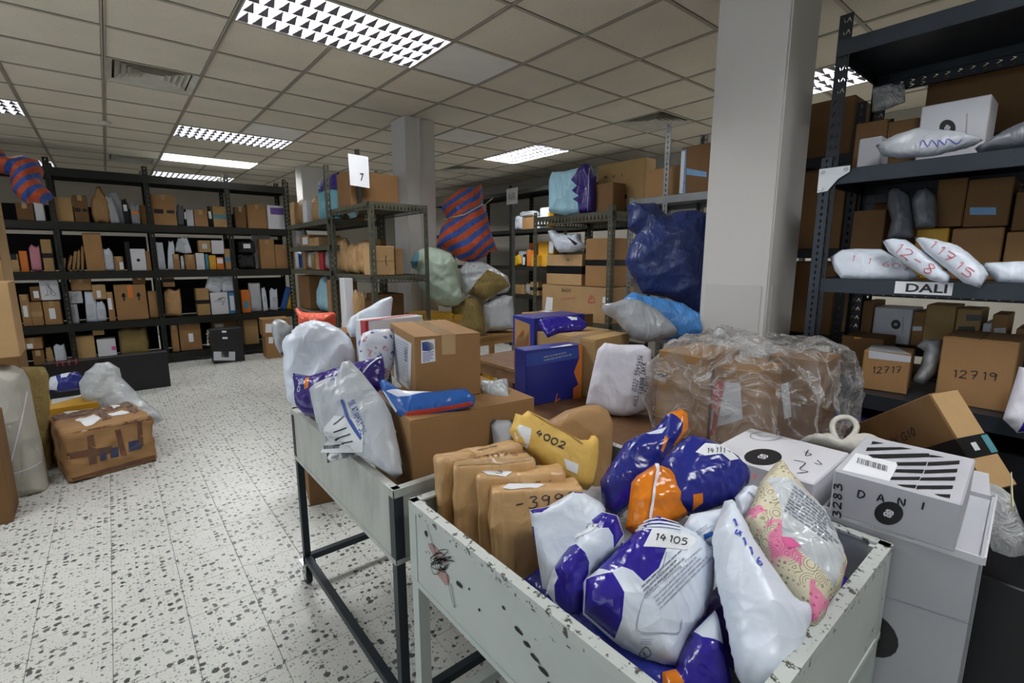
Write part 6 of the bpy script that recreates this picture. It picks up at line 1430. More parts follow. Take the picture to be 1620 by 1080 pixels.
carton('shipping_carton', 'small dark carton between sky-blue bag and tall carton', 'carton', [3.22, 2.62, 1.872, 0.16, 0.22, 0.24, 0.0], 'card_dark')
# goods on the tall rack
soft('poly_mailer', 'white mailer marked 1-1-607 in red beside the rack post', 'mailer', (2.5, 0.631, 1.472), (0.2425, -0.9701, 0.0), (0.4076, 0.1019, 0.9074), (-0.8804, -0.2201, 0.4202), [(-0.1555, 0.0388), (-0.117, 0.0741), (-0.0641, 0.0799), (0.0251, 0.0756), (0.0732, 0.0383), (0.1291, -0.0096), (0.1595, -0.0474), (0.1165, -0.0661), (-0.026, -0.0683), (-0.1025, -0.0629), (-0.131, -0.0255)], 0.06, 0.05, 'poly_white', wr=0.007, seed=51, decal=[('ink', 'pen_lettering', 'ink_red', '1 1 607', (-0.0808, 0.0069), (0.2035, -0.0433), (0.0023, 0.0253), 0.0022)])
soft('poly_mailer', 'white mailer marked 1-2-1-8 in red lying across another', 'mailer', (2.44, 0.475, 1.498), (0.2425, -0.9701, 0.0), (0.4076, 0.1019, 0.9074), (-0.8804, -0.2201, 0.4202), [(-0.116, 0.084), (-0.082, 0.0921), (-0.039, 0.085), (0.0225, 0.0319), (0.0653, -0.0133), (0.1054, -0.0679), (0.0983, -0.1035), (0.0469, -0.0859), (-0.0214, -0.0309), (-0.0898, 0.0329)], 0.05, 0.04, 'poly_white', wr=0.006, seed=52, decal=[('ink', 'pen_lettering', 'ink_red', '12-8', (-0.0791, 0.0328), (0.1253, -0.1076), (0.0167, 0.0292), 0.0026)])
soft('poly_mailer', 'white mailer marked 1-7-5 in red jutting over the shelf edge', 'mailer', (2.43, 0.361, 1.487), (0.2425, -0.9701, 0.0), (0.4076, 0.1019, 0.9074), (-0.8804, -0.2201, 0.4202), [(-0.1244, 0.1041), (-0.092, 0.1032), (-0.0558, 0.0937), (0.0031, 0.0702), (0.0424, 0.0316), (0.0809, -0.0162), (0.0949, -0.0474), (0.0749, -0.1), (0.0308, -0.0806), (-0.029, -0.0173), (-0.0876, 0.0436)], 0.06, 0.05, 'poly_white', wr=0.006, seed=53, decal=[('ink', 'pen_lettering', 'ink_red', '11715', (-0.0849, 0.0605), (0.1262, -0.1355), (0.0142, 0.0223), 0.0026)])
soft('poly_mailer', 'white mailer at the frame edge of the middle shelf', 'mailer', (2.5, 0.214, 1.454), (0.2425, -0.9701, 0.0), (0.4076, 0.1019, 0.9074), (-0.8804, -0.2201, 0.4202), [(-0.0854, 0.0248), (-0.0697, 0.0357), (-0.0202, 0.0386), (0.0301, 0.0414), (0.065, 0.0261), (0.0738, -0.0349), (0.0348, -0.0488), (-0.0337, -0.0433), (-0.0563, -0.0149)], 0.06, 0.05, 'poly_white', wr=0.007, seed=54)
soft('poly_mailer', 'blue-grey mailer with pen scrawl on the upper shelf', 'mailer', (2.56, 0.548, 1.949), (0.2425, -0.9701, 0.0), (0.4076, 0.1019, 0.9074), (-0.8804, -0.2201, 0.4202), [(-0.1339, 0.02), (-0.0746, 0.0578), (0.002, 0.0756), (0.1116, 0.041), (0.1962, -0.0075), (0.1604, -0.0307), (0.0523, -0.0539), (-0.0439, -0.0525), (-0.1109, -0.0287)], 0.07, 0.05, 'poly_grey', wr=0.009, seed=55, decal=[('lines', 'pen_scrawl', 'ink_blue', [[(0.0098, -0.0277), (0.0148, -0.0032), (0.0339, -0.0313), (0.0423, -0.0075), (0.0643, -0.0358), (0.0625, -0.0106), (0.0837, -0.0307), (0.0889, -0.0098), (0.116, -0.0288), (0.1312, -0.0165)]], 0.003)])
soft('poly_mailer', 'dull grey mailer at the frame edge of the upper shelf', 'mailer', (2.58, 0.297, 1.942), (0.2425, -0.9701, 0.0), (0.4076, 0.1019, 0.9074), (-0.8804, -0.2201, 0.4202), [(-0.0791, -0.0399), (-0.0048, 0.0212), (0.0511, 0.0527), (0.1062, 0.0557), (0.1097, -0.0437), (0.0218, -0.057), (-0.0657, -0.0626)], 0.08, 0.05, 'poly_darkgrey', wr=0.007, seed=56)
carton('shipping_carton', 'small carton pen-marked 12717 with white paper top', 'carton', [2.58, 0.475, 0.925, 0.2, 0.165, 0.175, 0.12], 'card', decal={'L': [('ink', 'pen_lettering', 'ink', '12717', (0.0376, 0.0751), (0.1005, 0.0165), (0.0, 0.0287), 0.003), ('poly', 'white_band', 'paper_grey', [(0.0177, 0.175), (0.165, 0.169), (0.165, 0.1418), (0.0201, 0.1406)])], 'T': [('poly', 'paper_top', 'paper_grey', [(0.1961, 0.165), (0.2, 0.0727), (0.0, 0.0), (0.0065, 0.1481)])]})
carton('shipping_carton', 'large carton pen-marked 12719 on the lower shelf', 'carton', [2.56, 0.165, 0.925, 0.3, 0.215, 0.265, 0.0], 'card', flaps=True, decal={'L': [('ink', 'pen_lettering', 'ink', '12719', (0.0426, 0.1082), (0.1303, 0.0094), (-0.0011, 0.0303), 0.0035)]})
carton('shipping_carton', 'dim low carton with yellow mark at the back of the lower shelf', 'carton', [2.78, 0.62, 0.925, 0.22, 0.17, 0.2, 0.0], 'card_dark', decal={'L': [('poly', 'yellow_mark', 'yellow_board', [(0.0484, 0.2), (0.077, 0.2), (0.0829, 0.1957), (0.0544, 0.1882)])]})
soft('bubble_parcel', 'grey bubble-wrapped parcel between the two numbered cartons', 'parcel', (2.66, 0.443, 1.015), (0.2425, -0.9701, 0.0), (0.4076, 0.1019, 0.9074), (-0.8804, -0.2201, 0.4202), [(-0.0338, -0.0406), (-0.0125, 0.0264), (-0.0021, 0.0994), (-0.03, 0.1179), (-0.006, 0.1532), (0.0563, 0.156), (0.0574, 0.064), (0.0415, -0.0013), (0.0039, -0.0524)], 0.09, 0.05, 'poly_silver', wr=0.012, seed=57)
soft('poly_mailer', 'white bag with purple corner at the frame edge of the lower shelf', 'mailer', (2.44, 0.149, 1.033), (0.2425, -0.9701, 0.0), (0.4076, 0.1019, 0.9074), (-0.8804, -0.2201, 0.4202), [(-0.0257, -0.1025), (-0.0148, -0.0372), (0.0074, 0.0947), (0.0431, 0.0879), (0.0606, -0.0687), (0.0441, -0.1332), (0.0137, -0.1452)], 0.09, 0.05, 'cloth_white', wr=0.009, seed=58, regions=[([(0.0117, -0.1429), (0.0263, -0.0753), (0.0583, -0.0579), (0.0441, -0.1332)], 'poly_purple')])
carton('shipping_carton', 'narrow carton beside the white logo box, rear lower shelf', 'carton', [3.12, 0.76, 1.062, 0.22, 0.047, 0.2145, 0.0], 'card')
carton('printed_carton', 'white box with round black logo, rear lower shelf of tall rack', 'carton', [3.12, 0.592, 1.062, 0.22, 0.161, 0.187, 0.0], 'white_board', decal={'L': [('poly', 'logo_disc', 'print_black', [(0.1175, 0.1049), (0.1176, 0.0985), (0.1163, 0.0925), (0.1137, 0.0871), (0.1101, 0.0827), (0.1057, 0.0798), (0.1007, 0.0784), (0.0955, 0.0786), (0.0905, 0.0806), (0.086, 0.084), (0.0823, 0.0888), (0.0797, 0.0945), (0.0783, 0.1009), (0.0783, 0.1073), (0.0796, 0.1134), (0.0822, 0.1189), (0.0859, 0.1232), (0.0904, 0.1261), (0.0954, 0.1274), (0.1006, 0.1271), (0.1055, 0.1251), (0.11, 0.1216), (0.1136, 0.1168), (0.1162, 0.1112)]), ('lines', 'logo_knot', 'ink_white', [[(0.0971, 0.1014), (0.0931, 0.0976), (0.0919, 0.1036), (0.0967, 0.1048), (0.1009, 0.1018), (0.0998, 0.0963), (0.096, 0.0965)], [(0.099, 0.1044), (0.103, 0.1075), (0.1036, 0.1014), (0.0999, 0.101), (0.0957, 0.1047), (0.0968, 0.1096), (0.1006, 0.1093)], [(0.0937, 0.1072), (0.0961, 0.1109), (0.0986, 0.1077)], [(0.1023, 0.0986), (0.1, 0.0949), (0.0975, 0.0981)]], 0.003, 0.0012), ('type', 'web_address', 'ink_grey', 'bestsecret', (0.133, 0.059), (-0.0061, 0.0853), (-0.0067, 0.0008))]})
carton('shipping_carton', 'carton with pale tape next to the white logo box', 'carton', [3.12, 0.54, 1.062, 0.22, 0.048, 0.176, 0.0], 'card', decal={'L': [('poly', 'tape_patch', 'tape_white', [(0.0021, 0.0995), (0.0392, 0.1035), (0.0416, 0.0822), (0.0044, 0.0779)])]})
carton('shipping_carton', 'broad carton with vertical seam, rear lower shelf', 'carton', [3.12, 0.43, 1.062, 0.22, 0.112, 0.215, 0.0], 'card_tan')
carton('shipping_carton', 'carton with two black tape strips, rear lower shelf', 'carton', [3.12, 0.339, 1.062, 0.22, 0.087, 0.2045, 0.0], 'card_tan', decal={'L': [('poly', 'tape_patch', 'tape_black', [(0.0332, 0.177), (0.087, 0.1818), (0.087, 0.1524), (0.0367, 0.1471)]), ('poly', 'tape_patch', 'tape_black', [(0.012, 0.118), (0.0697, 0.1242), (0.0729, 0.0967), (0.0152, 0.09)])]})
carton('paper_roll_box', 'small white box beside the black-taped carton', 'carton', [3.12, 0.3, 1.062, 0.22, 0.03, 0.1435, 0.0], 'white_board')
carton('shipping_carton', 'carton with white band at the rear shelf end', 'carton', [3.12, 0.249, 1.062, 0.22, 0.053, 0.189, 0.0], 'card', decal={'L': [('poly', 'tape_patch', 'tape_white', [(0.0098, 0.1237), (0.048, 0.1279), (0.0515, 0.0992), (0.0133, 0.0946)])]})
carton('shipping_carton', 'carton at the frame edge of the rear lower shelf', 'carton', [3.12, 0.168, 1.062, 0.22, 0.052, 0.131, 0.0], 'card')
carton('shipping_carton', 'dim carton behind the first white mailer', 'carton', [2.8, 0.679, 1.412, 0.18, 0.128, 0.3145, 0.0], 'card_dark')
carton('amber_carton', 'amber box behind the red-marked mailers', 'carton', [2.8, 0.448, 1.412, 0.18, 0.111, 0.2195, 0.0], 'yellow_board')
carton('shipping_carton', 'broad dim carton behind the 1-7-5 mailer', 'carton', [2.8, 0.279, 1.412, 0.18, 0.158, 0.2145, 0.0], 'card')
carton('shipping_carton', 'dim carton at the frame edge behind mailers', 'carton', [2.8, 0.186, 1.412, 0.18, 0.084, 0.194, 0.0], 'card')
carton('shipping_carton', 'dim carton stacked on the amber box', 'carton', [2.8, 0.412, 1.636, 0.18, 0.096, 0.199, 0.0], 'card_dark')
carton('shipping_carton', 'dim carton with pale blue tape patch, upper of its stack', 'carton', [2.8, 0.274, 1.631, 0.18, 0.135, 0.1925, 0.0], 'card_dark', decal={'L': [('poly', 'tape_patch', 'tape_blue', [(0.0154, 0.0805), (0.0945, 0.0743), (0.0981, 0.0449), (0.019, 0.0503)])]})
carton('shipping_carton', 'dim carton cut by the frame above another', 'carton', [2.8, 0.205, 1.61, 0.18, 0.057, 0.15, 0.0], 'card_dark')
soft('poly_mailer', 'tall dark grey mailer standing behind the white ones', 'mailer', (2.74, 0.607, 1.664), (0.206, -0.9785, 0.0), (0.1003, 0.0211, 0.9947), (-0.9734, -0.2049, 0.1025), [(-0.0421, -0.0793), (-0.034, 0.004), (-0.0561, 0.0766), (-0.0588, 0.148), (-0.0261, 0.1539), (0.0196, 0.118), (0.0388, 0.0238), (0.0562, -0.0758)], 0.05, 0.05, 'poly_darkgrey', wr=0.01, seed=59)
soft('poly_mailer', 'dark grey mailer with folded foot above the amber box', 'mailer', (2.76, 0.526, 1.687), (0.206, -0.9785, 0.0), (0.1003, 0.0211, 0.9947), (-0.9734, -0.2049, 0.1025), [(-0.0292, -0.0581), (-0.0446, 0.0007), (-0.059, 0.0713), (-0.0426, 0.1105), (-0.0079, 0.1217), (0.025, 0.0821), (0.0386, -0.0038), (0.0442, -0.0563)], 0.05, 0.05, 'poly_darkgrey', wr=0.01, seed=60)
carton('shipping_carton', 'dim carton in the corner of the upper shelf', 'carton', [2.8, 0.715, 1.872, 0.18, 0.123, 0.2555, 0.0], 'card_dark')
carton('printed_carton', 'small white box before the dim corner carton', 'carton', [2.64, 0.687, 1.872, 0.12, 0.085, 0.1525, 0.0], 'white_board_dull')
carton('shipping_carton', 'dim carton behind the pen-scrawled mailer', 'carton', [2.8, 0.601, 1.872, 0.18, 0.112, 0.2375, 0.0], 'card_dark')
carton('printed_carton', 'large white carton with black logo on the upper shelf', 'carton', [2.74, 0.371, 1.872, 0.18, 0.215, 0.264, 0.0], 'white_board', decal={'L': [('poly', 'logo_disc', 'print_black', [(0.1203, 0.1565), (0.1204, 0.1483), (0.1187, 0.1409), (0.1154, 0.135), (0.1106, 0.1308), (0.1047, 0.1286), (0.098, 0.1288), (0.091, 0.1311), (0.0843, 0.1356), (0.0781, 0.1419), (0.0731, 0.1495), (0.0695, 0.158), (0.0676, 0.1668), (0.0676, 0.1751), (0.0694, 0.1826), (0.0728, 0.1886), (0.0777, 0.1927), (0.0838, 0.1946), (0.0905, 0.1944), (0.0974, 0.1918), (0.1041, 0.1873), (0.1101, 0.181), (0.115, 0.1735), (0.1184, 0.1651)]), ('lines', 'logo_knot', 'ink_white', [[(0.093, 0.1601), (0.0877, 0.1567), (0.086, 0.165), (0.0925, 0.1646), (0.098, 0.1591), (0.0967, 0.1523), (0.0915, 0.1542)], [(0.0955, 0.1631), (0.1008, 0.1656), (0.1018, 0.1575), (0.0967, 0.1585), (0.091, 0.1649), (0.0925, 0.1708), (0.0976, 0.1689)], [(0.0884, 0.1689), (0.0915, 0.1727), (0.0949, 0.1676)], [(0.1, 0.1543), (0.0969, 0.1505), (0.0935, 0.1556)]], 0.003, 0.0012), ('type', 'web_address', 'ink_grey', 'bestsecret', (0.1574, 0.1281), (-0.0058, 0.0773), (-0.0069, 0.0013))]})
soft('clear_bag', 'clear plastic bag hanging from the back rail under the top shelf', 'bag', (2.92, 0.756, 2.246), (0.3162, -0.9487, 0.0), (0.0994, 0.0331, 0.9945), (-0.9435, -0.3145, 0.1048), [(-0.064, 0.0579), (-0.0069, 0.0629), (0.0557, 0.0535), (0.066, -0.03), (0.0037, -0.0502), (-0.0561, -0.0635)], 0.05, 0.05, 'hazy_film', wr=0.012, seed=61)
# goods on the aisle floor
carton('taped_carton', 'battered floor carton criss-crossed with brown tape', 'carton', [-0.347, 4.258, 0.0, 0.488, 0.6, 0.35, 0.21], 'card', wr=0.012, r=0.02, decal={'F': [('poly', 'brown_tape', 'tape_brown', [(0.0, 0.35), (0.488, 0.35), (0.488, 0.3219), (0.0, 0.35)]), ('poly', 'brown_tape', 'tape_brown', [(0.0, 0.2216), (0.2403, 0.199), (0.2347, 0.1484), (0.0, 0.1743)]), ('poly', 'brown_tape', 'tape_brown', [(0.1124, 0.3065), (0.1499, 0.3089), (0.1453, 0.1002), (0.1017, 0.1032)]), ('poly', 'brown_tape', 'tape_brown', [(0.2651, 0.3047), (0.2983, 0.3039), (0.3105, 0.1059), (0.2769, 0.1081)]), ('poly', 'brown_tape', 'tape_brown', [(0.3986, 0.3468), (0.4269, 0.3481), (0.4152, 0.1443), (0.3846, 0.1502)]), ('poly', 'printed_panel', 'panel_print', [(0.1678, 0.1874), (0.206, 0.1838), (0.1976, 0.1083), (0.1594, 0.1126)]), ('poly', 'printed_panel', 'panel_print', [(0.2254, 0.1828), (0.2714, 0.1805), (0.2639, 0.1124), (0.2179, 0.1155)]), ('poly', 'printed_panel', 'panel_print', [(0.3314, 0.1972), (0.4108, 0.1964), (0.4033, 0.1262), (0.3239, 0.1283)]), ('poly', 'brown_tape', 'tape_brown', [(0.0, 0.0425), (0.475, 0.0516), (0.4837, 0.0), (0.0166, 0.0014)])], 'T': [('poly', 'brown_tape', 'tape_brown', [(0.2676, 0.6), (0.3111, 0.6), (0.285, 0.1277), (0.2292, 0.1158)]), ('poly', 'brown_tape', 'tape_brown', [(0.4444, 0.6), (0.488, 0.6), (0.4627, 0.1657), (0.4125, 0.139)]), ('poly', 'brown_tape', 'tape_brown', [(0.0155, 0.5516), (0.488, 0.5582), (0.488, 0.4114), (0.0105, 0.391)]), ('poly', 'paper_sheet', 'paper', [(0.0937, 0.6), (0.2059, 0.6), (0.2242, 0.6), (0.1019, 0.4862)], 0.001), ('poly', 'paper_sheet', 'paper', [(0.1101, 0.3065), (0.2276, 0.3718), (0.248, 0.1743), (0.1324, 0.0801)], 0.001), ('poly', 'paper_sheet', 'paper', [(0.2929, 0.2897), (0.3909, 0.3486), (0.4185, 0.2214), (0.2996, 0.194)], 0.001), ('poly', 'paper_sheet', 'paper', [(0.3621, 0.579), (0.4115, 0.5673), (0.4076, 0.4524), (0.3599, 0.4351)], 0.001)]})
soft('bubble_bag', 'clear bubble-wrap bag slumped behind the taped floor carton', 'bag', (-0.035, 5.15, 0.393), (0.9734, -0.229, 0.0), (0.1049, 0.4459, 0.8889), (-0.2036, -0.8653, 0.4581), [(-0.2674, 0.0969), (-0.2238, 0.1925), (-0.1479, 0.2624), (-0.0695, 0.2692), (-0.0056, 0.2108), (0.0106, 0.1261), (0.0747, 0.0363), (0.1551, -0.0762), (0.2683, -0.2141), (0.3004, -0.2797), (0.2343, -0.3102), (0.0743, -0.2663), (-0.1278, -0.1386), (-0.2501, -0.024)], 0.26, 0.12, 'glassine', wr=0.016, fw=6, seed=71)
carton('yellow_carton', 'yellow-sided box with papers on top behind the taped carton', 'carton', [-0.5, 5.02, 0.0, 0.42, 0.36, 0.36, 0.1], 'yellow_board', decal={'T': [('poly', 'paper_sheet', 'paper', [(0.0613, 0.36), (0.2472, 0.36), (0.2688, 0.3256), (0.0525, 0.1628)])]})
soft('poly_bag', 'blue and white printed bag lying on the yellow-sided box', 'bag', (-0.395, 5.45, 0.475), (0.9734, -0.229, 0.0), (0.1049, 0.4459, 0.8889), (-0.2036, -0.8653, 0.4581), [(-0.1029, -0.0653), (-0.0845, 0.0533), (-0.0176, 0.0766), (0.0895, 0.0858), (0.1372, 0.0287), (0.1158, -0.0718), (-0.0133, -0.0803)], 0.12, 0.08, 'poly_navy', wr=0.014, seed=72, regions=[([(-0.0959, -0.0561), (-0.0844, 0.0492), (-0.032, 0.0515), (-0.012, -0.0158), (-0.0286, -0.0704)], 'poly_white'), ([(-0.0021, 0.0646), (0.0588, 0.0745), (0.0445, 0.0287), (0.0066, 0.0227)], 'poly_white')])
carton('flat_box', 'long flat black box on edge before the back rack', 'carton', [-0.62, 6.9, 0.0, 1.05, 0.14, 0.42, 0.03], 'black_board', decal={'F': [('poly', 'white_mark', 'paper', [(0.4188, 0.42), (0.5082, 0.42), (0.5065, 0.42), (0.4264, 0.42)]), ('ink', 'printed_marks', 'print_red', 'S E E S', (0.0862, 0.389), (0.1658, -0.0038), (0.0057, 0.0496), 0.008)]})
soft('cloth_bundle', 'tall parcel sewn in off-white cloth at the aisle edge', 'parcel', (-0.54, 4.38, 0.349), (0.9949, 0.1005, -0.0), (-0.005, 0.0499, 0.9987), (0.1004, -0.9937, 0.0502), [(-0.1182, 0.475), (-0.055, 0.4922), (0.0055, 0.4736), (0.0445, 0.4411), (0.0629, 0.3677), (0.0639, 0.1456), (0.0739, -0.1487), (0.0784, -0.3823), (-0.084, -0.3986), (-0.2224, -0.3716)], 0.34, 0.1, 'cloth_grey', wr=0.01, fw=4, seed=73, decal=[('lines', 'seam', 'cloth_white', [[(-0.0957, -0.1857), (-0.0191, -0.1776), (0.0552, -0.1628)], [(0.0448, 0.3082), (-0.0039, 0.1297), (-0.0752, -0.1046)]], 0.006)])
soft('film_parcel', 'olive carton in clear film standing behind the cloth parcel', 'parcel', (-0.482, 4.78, 0.458), (0.995, 0.0995, -0.0), (-0.0049, 0.0494, 0.9988), (0.0994, -0.9938, 0.0497), [(-0.0675, 0.2888), (0.0508, 0.2752), (0.065, 0.2071), (0.0328, -0.1373), (0.01, -0.4894), (-0.1206, -0.4479)], 0.25, 0.06, 'burlap', wr=0.008, seed=74)
carton('shipping_carton', 'tall plain carton cut by the frame at the aisle edge', 'carton', [-1.02, 3.82, 0.0, 0.44, 0.3, 0.62, 0.02], 'card_dark')
carton('shipping_carton', 'pale carton standing on the off-white cloth parcel', 'carton', [-0.94, 4.22, 0.9, 0.46, 0.34, 0.46, 0.02], 'card_light')
carton('spotted_box', 'white box with pink dots on the pale carton', 'carton', [-0.94, 4.26, 1.362, 0.36, 0.28, 0.09, 0.02], 'white_board', decal={'F': [('poly', 'pink_dot', 'print_pink', [(0.36, 0.0), (0.36, 0.0), (0.36, 0.0), (0.36, 0.0), (0.36, 0.0), (0.36, 0.0), (0.36, 0.0), (0.36, 0.0), (0.36, 0.0), (0.36, 0.0)]), ('poly', 'pink_dot', 'print_pink', [(0.36, 0.0), (0.36, 0.0), (0.36, 0.0), (0.36, 0.0), (0.36, 0.0), (0.36, 0.0), (0.36, 0.0), (0.36, 0.0), (0.36, 0.0), (0.36, 0.0)])]})
carton('shipping_carton', 'brown carton at the foot of the tall taped carton', 'carton', [-1.2, 5.5, 0.0, 0.56, 0.5, 1.3, 0.0], 'card_dark')
carton('shipping_carton', 'tall orange-brown carton with black tape near the striped sack', 'carton', [-1.2, 5.5, 1.302, 0.56, 0.5, 0.84, 0.0], 'card_tan', decal={'F': [('poly', 'black_tape', 'tape_black', [(0.5593, 0.2286), (0.56, 0.2242), (0.56, 0.1896), (0.5551, 0.1946)])]})
soft('woven_sack', 'striped woven sack flopped over the tall taped carton', 'sack', (-0.443, 5.62, 2.098), (0.9945, 0.1047, -0.0), (-0.0215, 0.2038, 0.9788), (0.1025, -0.9734, 0.2049), [(-0.2492, 0.2161), (-0.1094, 0.2629), (-0.0701, 0.1837), (0.0083, 0.2155), (0.104, 0.1882), (0.1241, 0.1077), (0.0973, 0.0108), (0.1597, -0.0979), (0.092, -0.1559), (0.0197, -0.1412), (-0.003, -0.1789), (-0.0494, -0.1167), (-0.085, -0.0595), (-0.0805, 0.0667), (-0.165, 0.081), (-0.2693, 0.0434)], 0.3, 0.12, 'striped_weave_far', wr=0.02, fw=5, seed=75)
carton('appliance_box', 'black appliance box with white lettering on the floor by the rack', 'carton', [1.03, 8.02, 0.0, 0.4, 0.22, 0.5, -0.02], 'black_board', decal={'F': [('type', 'brand_lettering', 'ink_white', 'DeLonghi', (-0.0719, 0.2851), (0.0197, 0.2168), (0.0382, -0.0042)), ('poly', 'product_picture', 'paper_grey', [(0.0122, 0.1833), (0.2825, 0.151), (0.2713, 0.0191), (0.0007, 0.0546)]), ('poly', 'product_picture', 'print_black', [(0.1093, 0.2091), (0.2048, 0.198), (0.1944, 0.0766), (0.0988, 0.0887)]), ('poly', 'white_print', 'paper', [(0.1406, 0.4752), (0.1961, 0.4701), (0.1937, 0.4424), (0.1382, 0.4477)]), ('poly', 'white_print', 'paper', [(0.1405, 0.3826), (0.204, 0.3762), (0.2016, 0.3484), (0.1381, 0.3549)])]})
carton('shipping_carton', 'lower floor carton at the pillar end of the back rack', 'carton', [1.72, 7.95, 0.0, 0.34, 0.3, 0.34, -0.05], 'card', decal={'F': [('poly', 'address_label', 'paper', [(0.0458, 0.3302), (0.1068, 0.3243), (0.0994, 0.2272), (0.0383, 0.2335)])]})
carton('shipping_carton', 'upper floor carton stacked at the pillar end of the back rack', 'carton', [1.7, 7.96, 0.342, 0.38, 0.3, 0.26, -0.05], 'card', decal={'F': [('poly', 'address_label', 'paper', [(0.0402, 0.1924), (0.1268, 0.1855), (0.1165, 0.0504), (0.0297, 0.0583)])]})
# goods about the numbered rack
carton('shipping_carton', 'plain dark carton on top of the near shelf bay', 'carton', [1.63, 4.1, 1.926, 0.44, 0.3, 0.3, 0.0], 'card_dark')
soft('poly_bag', 'coral plastic bag with knotted ear on a low carton', 'bag', (0.954, 3.05, 1.16), (0.8305, -0.557, 0.0), (0.0837, 0.1247, 0.9887), (-0.5507, -0.8211, 0.1502), [(-0.1267, 0.0402), (-0.1111, 0.0455), (-0.0754, 0.0182), (0.0129, 0.0119), (0.1177, 0.0162), (0.1181, -0.065), (0.0108, -0.0852), (-0.1034, -0.0728), (-0.1071, -0.0083)], 0.14, 0.06, 'poly_coral', wr=0.01, seed=81)
carton('shipping_carton', 'low carton under the coral bag', 'carton', [0.8, 2.92, 0.0, 0.36, 0.26, 1.06, -0.2], 'card_dark')
carton('dark_filler_crate', 'large black filler crate on the floor beside the tall open carton', 'crate', [1.84, -0.4, 0.005, 0.52, 0.56, 0.6, 0.0], 'black_board')  # black crates added to shade the floor and darken the rack's foot
carton('dark_filler_crate', 'black filler crate on the floor under the tall rack', 'crate', [2.5, 0.45, 0.005, 0.45, 0.33, 0.33, 0.0], 'black_board')
carton('dark_filler_crate', 'second black filler crate under the tall rack, nearer the frame edge', 'crate', [2.5, 0.08, 0.005, 0.45, 0.33, 0.33, 0.0], 'black_board')
carton('dark_filler_crate', 'black filler crate under the tall rack beyond the frame', 'crate', [2.5, -0.35, 0.005, 0.45, 0.38, 0.33, 0.0], 'black_board')
carton('dark_filler_crate', 'dark navy filler crate on the lowest shelf of the tall rack', 'crate', [2.52, 0.42, 0.385, 0.42, 0.36, 0.42, 0.0], 'navy_board')
carton('dark_filler_crate', 'black filler crate on the lowest shelf beside the navy one', 'crate', [2.52, 0.0, 0.385, 0.42, 0.38, 0.4, 0.0], 'black_board')
carton('shipping_carton', 'dim carton low in the gap between pillar and tall rack', 'carton', [3.14, 0.955, 0.405, 0.4, 0.25, 0.5, 0.0], 'card_dark')  # filler cartons in the dark card deepen the shade behind the rack
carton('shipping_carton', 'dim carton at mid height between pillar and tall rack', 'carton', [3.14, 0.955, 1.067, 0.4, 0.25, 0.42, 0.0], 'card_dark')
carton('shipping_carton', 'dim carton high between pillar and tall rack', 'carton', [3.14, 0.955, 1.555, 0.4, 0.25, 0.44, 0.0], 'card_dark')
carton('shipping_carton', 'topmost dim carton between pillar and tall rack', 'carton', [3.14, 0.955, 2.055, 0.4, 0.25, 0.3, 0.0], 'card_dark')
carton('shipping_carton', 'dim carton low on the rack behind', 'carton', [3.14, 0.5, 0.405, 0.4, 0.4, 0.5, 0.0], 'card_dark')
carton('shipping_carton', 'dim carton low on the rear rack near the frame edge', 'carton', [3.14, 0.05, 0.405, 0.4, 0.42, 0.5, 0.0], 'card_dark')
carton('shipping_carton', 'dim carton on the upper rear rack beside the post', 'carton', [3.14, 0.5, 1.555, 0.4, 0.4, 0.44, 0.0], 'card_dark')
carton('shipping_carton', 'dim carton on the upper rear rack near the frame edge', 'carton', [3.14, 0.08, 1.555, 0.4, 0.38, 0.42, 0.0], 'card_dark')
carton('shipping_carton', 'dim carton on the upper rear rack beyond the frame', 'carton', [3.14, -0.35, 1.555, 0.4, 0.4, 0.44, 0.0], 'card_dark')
carton('shipping_carton', 'dim carton on top of the rear rack', 'carton', [3.14, 0.3, 2.055, 0.4, 0.36, 0.3, 0.0], 'card_dark')

